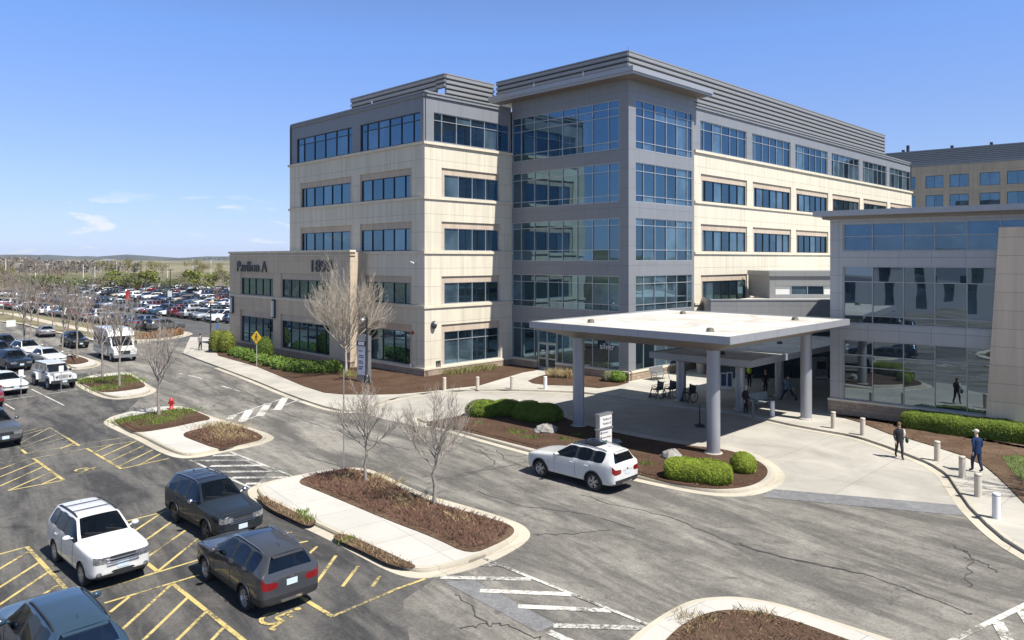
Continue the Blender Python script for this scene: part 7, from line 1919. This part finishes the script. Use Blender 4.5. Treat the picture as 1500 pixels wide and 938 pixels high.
    if cols.get('long'):
        mb = MB(); vs = []; rg = [(.80, .150, .195, .0), (.95, .150, .190, .0), (1.10, .138, .172, .01), (1.28, .150, .200, .015), (1.40, .132, .205, .01), (1.46, .095, .15, .01), (1.50, .068, .082, .015)]
        for q, (z, rx, ry, ox) in enumerate(rg):
            for k in range(18):
                a = 2*PI*k/18; w = 1 + (.035 * math.sin(3*a + q*1.7) if q < 5 else 0); vs.append(((ox + rx*w*math.cos(a))*s, ry*w*math.sin(a)*s, z*s))
        mb.mesh(vs, [(i*18 + k, i*18 + (k+1) % 18, (i+1)*18 + (k+1) % 18, (i+1)*18 + k) for i in range(len(rg) - 1) for k in range(18)], 0, True); mb.build('jacket', mats[0], root)
    if extra and 'bag' in extra:
        mb = MB(); mb.ell((.02*s, .36*s, .92*s), (.15*s, .07*s, .15*s)); mb.build('handbag', cloth('green_bag', (.03, .07, .05)), root)
        mb = MB(); mb.tube([(.02*s, .34*s, 1.05*s), (.02*s, .26*s, 1.3*s), (.0, .16*s, 1.47*s), (-.05*s, .22*s, 1.3*s), (-.02*s, .36*s, 1.05*s)], .012, 5); mb.build('bag_strap', blackm, root)
        mb = MB(); mb.ell((-.02*s, .22*s, 1.25*s), (.10*s, .09*s, .22*s)); mb.build('draped_coat', cloth('pale_coat', (.55, .50, .46)), root)
    if extra and 'cane' in extra:
        mb = MB(); mb.tube([(.30*s, .27*s, .80*s), (.32*s, .27*s, .85*s), (.36*s, .27*s, .83*s), (.38*s, .28*s, .02)], .012, 6); q = mb.build('walking_cane', white_p, None); q.parent = root; bpy.data.objects[q.name]; 
    if extra and 'vest' in extra:
        mb = MB(); mb.ell((.02*s, 0, 1.25*s), (.15*s, .20*s, .26*s)); mb.build('safety_vest', cloth('hi_vis', (.45, .65, .05)), root)
    root.location = p; root.rotation_euler = (0, 0, head_dir)
    return root
person('woman in a dark jacket with a green handbag walking out across the drive', P(1317, 671.5, .012), math.radians(-100), dict(top=('black_leather', (.03, .03, .033)), leg=('charcoal_trousers', (.04, .04, .045)), shoe=('black_shoe', (.02, .02, .02)), long=1), 1.72, 'walk', None, (.17, .10, .06), {'bag', 'long'}, .17)
person('man in a navy blue jacket and pale cap walking away along the pavement', P(1431, 692, KZ), math.radians(98), dict(top=('navy_jacket', (.012, .030, .085)), leg=('navy_jeans', (.025, .035, .065)), shoe=('dark_shoe', (.03, .028, .03)), long=1), 1.88, 'walk', (.55, .50, .44), (.3, .28, .26), None, .13)
person('person in black with a pale hat leaning on a cane beside the lower canopy column', P(1092, 605.5, KZ), math.radians(-60), dict(top=('black_coat', (.02, .02, .022)), leg=('black_trousers', (.02, .02, .022)), shoe=('black_shoe', (.02, .02, .02)), long=1), 1.70, 'cane', (.60, .55, .46), (.3, .28, .26), {'cane'})
person('person in a teal top walking to the right under the low canopy', P(1155.5, 587.5, KZ), math.radians(160), dict(top=('teal_top', (.10, .17, .20)), leg=('navy_trousers', (.02, .03, .05)), shoe=('black_shoe', (.02, .02, .02)), long=1), 1.75, 'walk', None, (.05, .035, .03), None, .38)
person('dark clothed person behind the grey bench near the dark doors', P(1121, 577, KZ), math.radians(-80), dict(top=('black_coat', (.02, .02, .022)), leg=('black_trousers', (.02, .02, .022)), shoe=('black_shoe', (.02, .02, .02))), 1.68, 'stand', None, (.35, .2, .1))
person('attendant in a yellow green vest near the dark doors', P(1098, 567, KZ), math.radians(-120), dict(top=('black_coat', (.02, .02, .022)), leg=('black_trousers', (.02, .02, .022)), shoe=('black_shoe', (.02, .02, .02))), 1.74, 'stand', None, (.05, .035, .03), {'vest'})
person('distant person in grey standing on the pavement corner by the street lamp', P(293, 513.5, KZ), math.radians(-30), dict(top=('grey_hoodie', (.20, .20, .22)), leg=('black_trousers', (.02, .02, .022)), shoe=('black_shoe', (.02, .02, .02))), 1.72, 'walk', None, (.02, .018, .018), None, .06)

# ------------------------------------------------------------------ what stands across the car park behind the camera (seen only in the glass)
o = thing('white_building', 'low white building across the car park, seen only mirrored in the glass pavilion', 'building', (-48, -26, 0))
Wn = Vector((.77, .64, 0)); Wf = Fac((-48, -26), (-Wn.y, Wn.x), Wn)
mb = MB(); Wf.wall(mb, -26, 26, 0, 9, 0, [(-24 + 5 * k, -22.4 + 5 * k, 1.0, 7.4) for k in range(10)], 0, .3); Wf.box(mb, -26.2, 26.2, -.5, .3, 9, 9.4); mb.build('wall', white_p, o)
mb = MB(); Wf.box(mb, -25.5, 25.5, -1, -.3, .1, 8.8); mb.build('glazing', gl_b, o)
for k, (x, y) in enumerate(((-46, 18),)):
    dup(T2 if k % 2 else T1, (x, y, 0), k, 'tree across the car park behind the camera, %s from the road' % ORD[k], None, .7)

# ------------------------------------------------------------------ the air
mb = MB(); mb.box(-6200, 6200, -6200, 6200, -3, 95)
hz, _nt, _b = newmat('air'); _nt.nodes.remove(_b)
pv = nd(_nt, 'ShaderNodeVolumePrincipled'); pv.inputs['Color'].default_value = (.80, .88, 1, 1); pv.inputs['Density'].default_value = .00007; pv.inputs['Anisotropy'].default_value = .2
lk(_nt, pv.outputs[0], _nt.nodes['Material Output'].inputs['Volume'])
struct('haze', mb, hz, 'thin blue haze over the far fields and hills', 'stuff')

# ------------------------------------------------------------------ camera, sun, sky
cam = bpy.data.cameras.new('camera'); co = bpy.data.objects.new('camera', cam); COL.objects.link(co)
co.location = (0, 0, H); co.rotation_euler = (PI/2, 0, 0)
cam.sensor_width = 36; cam.lens = 36 * F / 1500; cam.shift_y = -(469 - V0) / 1500; cam.clip_end = 20000; cam.clip_start = .2
SC.camera = co
SUN_EL, SUN_AZ = math.radians(57), math.radians(129.5)
sl = bpy.data.lights.new('sun', 'SUN'); sl.energy = 4.9; sl.angle = math.radians(.53); sl.color = (1, .955, .88)
so = bpy.data.objects.new('sun', sl); COL.objects.link(so)
sd = Vector((math.sin(SUN_AZ) * math.cos(SUN_EL), math.cos(SUN_AZ) * math.cos(SUN_EL), math.sin(SUN_EL)))
so.rotation_euler = (-sd).to_track_quat('-Z', 'Y').to_euler(); so.location = (30, -30, 60)
w = bpy.data.worlds.new('World'); SC.world = w; w.use_nodes = True
nt = w.node_tree; bg = nt.nodes['Background']
sk = nd(nt, 'ShaderNodeTexSky', sky_type='NISHITA'); sk.sun_disc = False; sk.sun_elevation = SUN_EL; sk.sun_rotation = SUN_AZ; sk.altitude = 200; sk.air_density = 1.0; sk.dust_density = .0; sk.ozone_density = 1.5
tc = nd(nt, 'ShaderNodeTexCoord')
mp = nd(nt, 'ShaderNodeMapping'); mp.inputs['Scale'].default_value = (11, 11, 46); lk(nt, tc.outputs['Generated'], mp.inputs['Vector'])
cl_ = noise(nt, 1.0, 6, .6, mp.outputs[0], .4)
sx = nd(nt, 'ShaderNodeSeparateXYZ'); lk(nt, tc.outputs['Generated'], sx.inputs[0])
band = ramp(nt, sx.outputs['Z'], [(.0, (.5,)*3), (.02, (1,)*3), (.06, (.7,)*3), (.085, (0,)*3)])
cm = ramp(nt, cl_, [(.585, (0,)*3), (.66, (.85,)*3)])
mk = mix(nt, 1, cm, band, 'MULTIPLY')
skc = mix(nt, 1, sk.outputs[0], ramp(nt, sx.outputs['Z'], [(0, (.46, .60, 1.16)), (.039, (.55, .63, 1.02)), (.10, (.66, .72, .98)), (.178, (.75, .81, 1.10)), (.28, (.78, .95, 1.34)), (.5, (.85, .80, .80)), (.8, (1.1, .92, .72))]), 'MULTIPLY')
c = mix(nt, mk, skc, (6.8, 6.9, 7.2))
lk(nt, c, bg.inputs['Color']); bg.inputs['Strength'].default_value = .09
vs_ = SC.view_settings; vs_.view_transform = 'Standard'; vs_.look = 'None'; vs_.gamma = 1; vs_.exposure = 0.7; vs_.use_curve_mapping = False
SC.cycles.max_bounces = 6; SC.cycles.diffuse_bounces = 2; SC.cycles.glossy_bounces = 4
SC.cycles.use_denoising = True
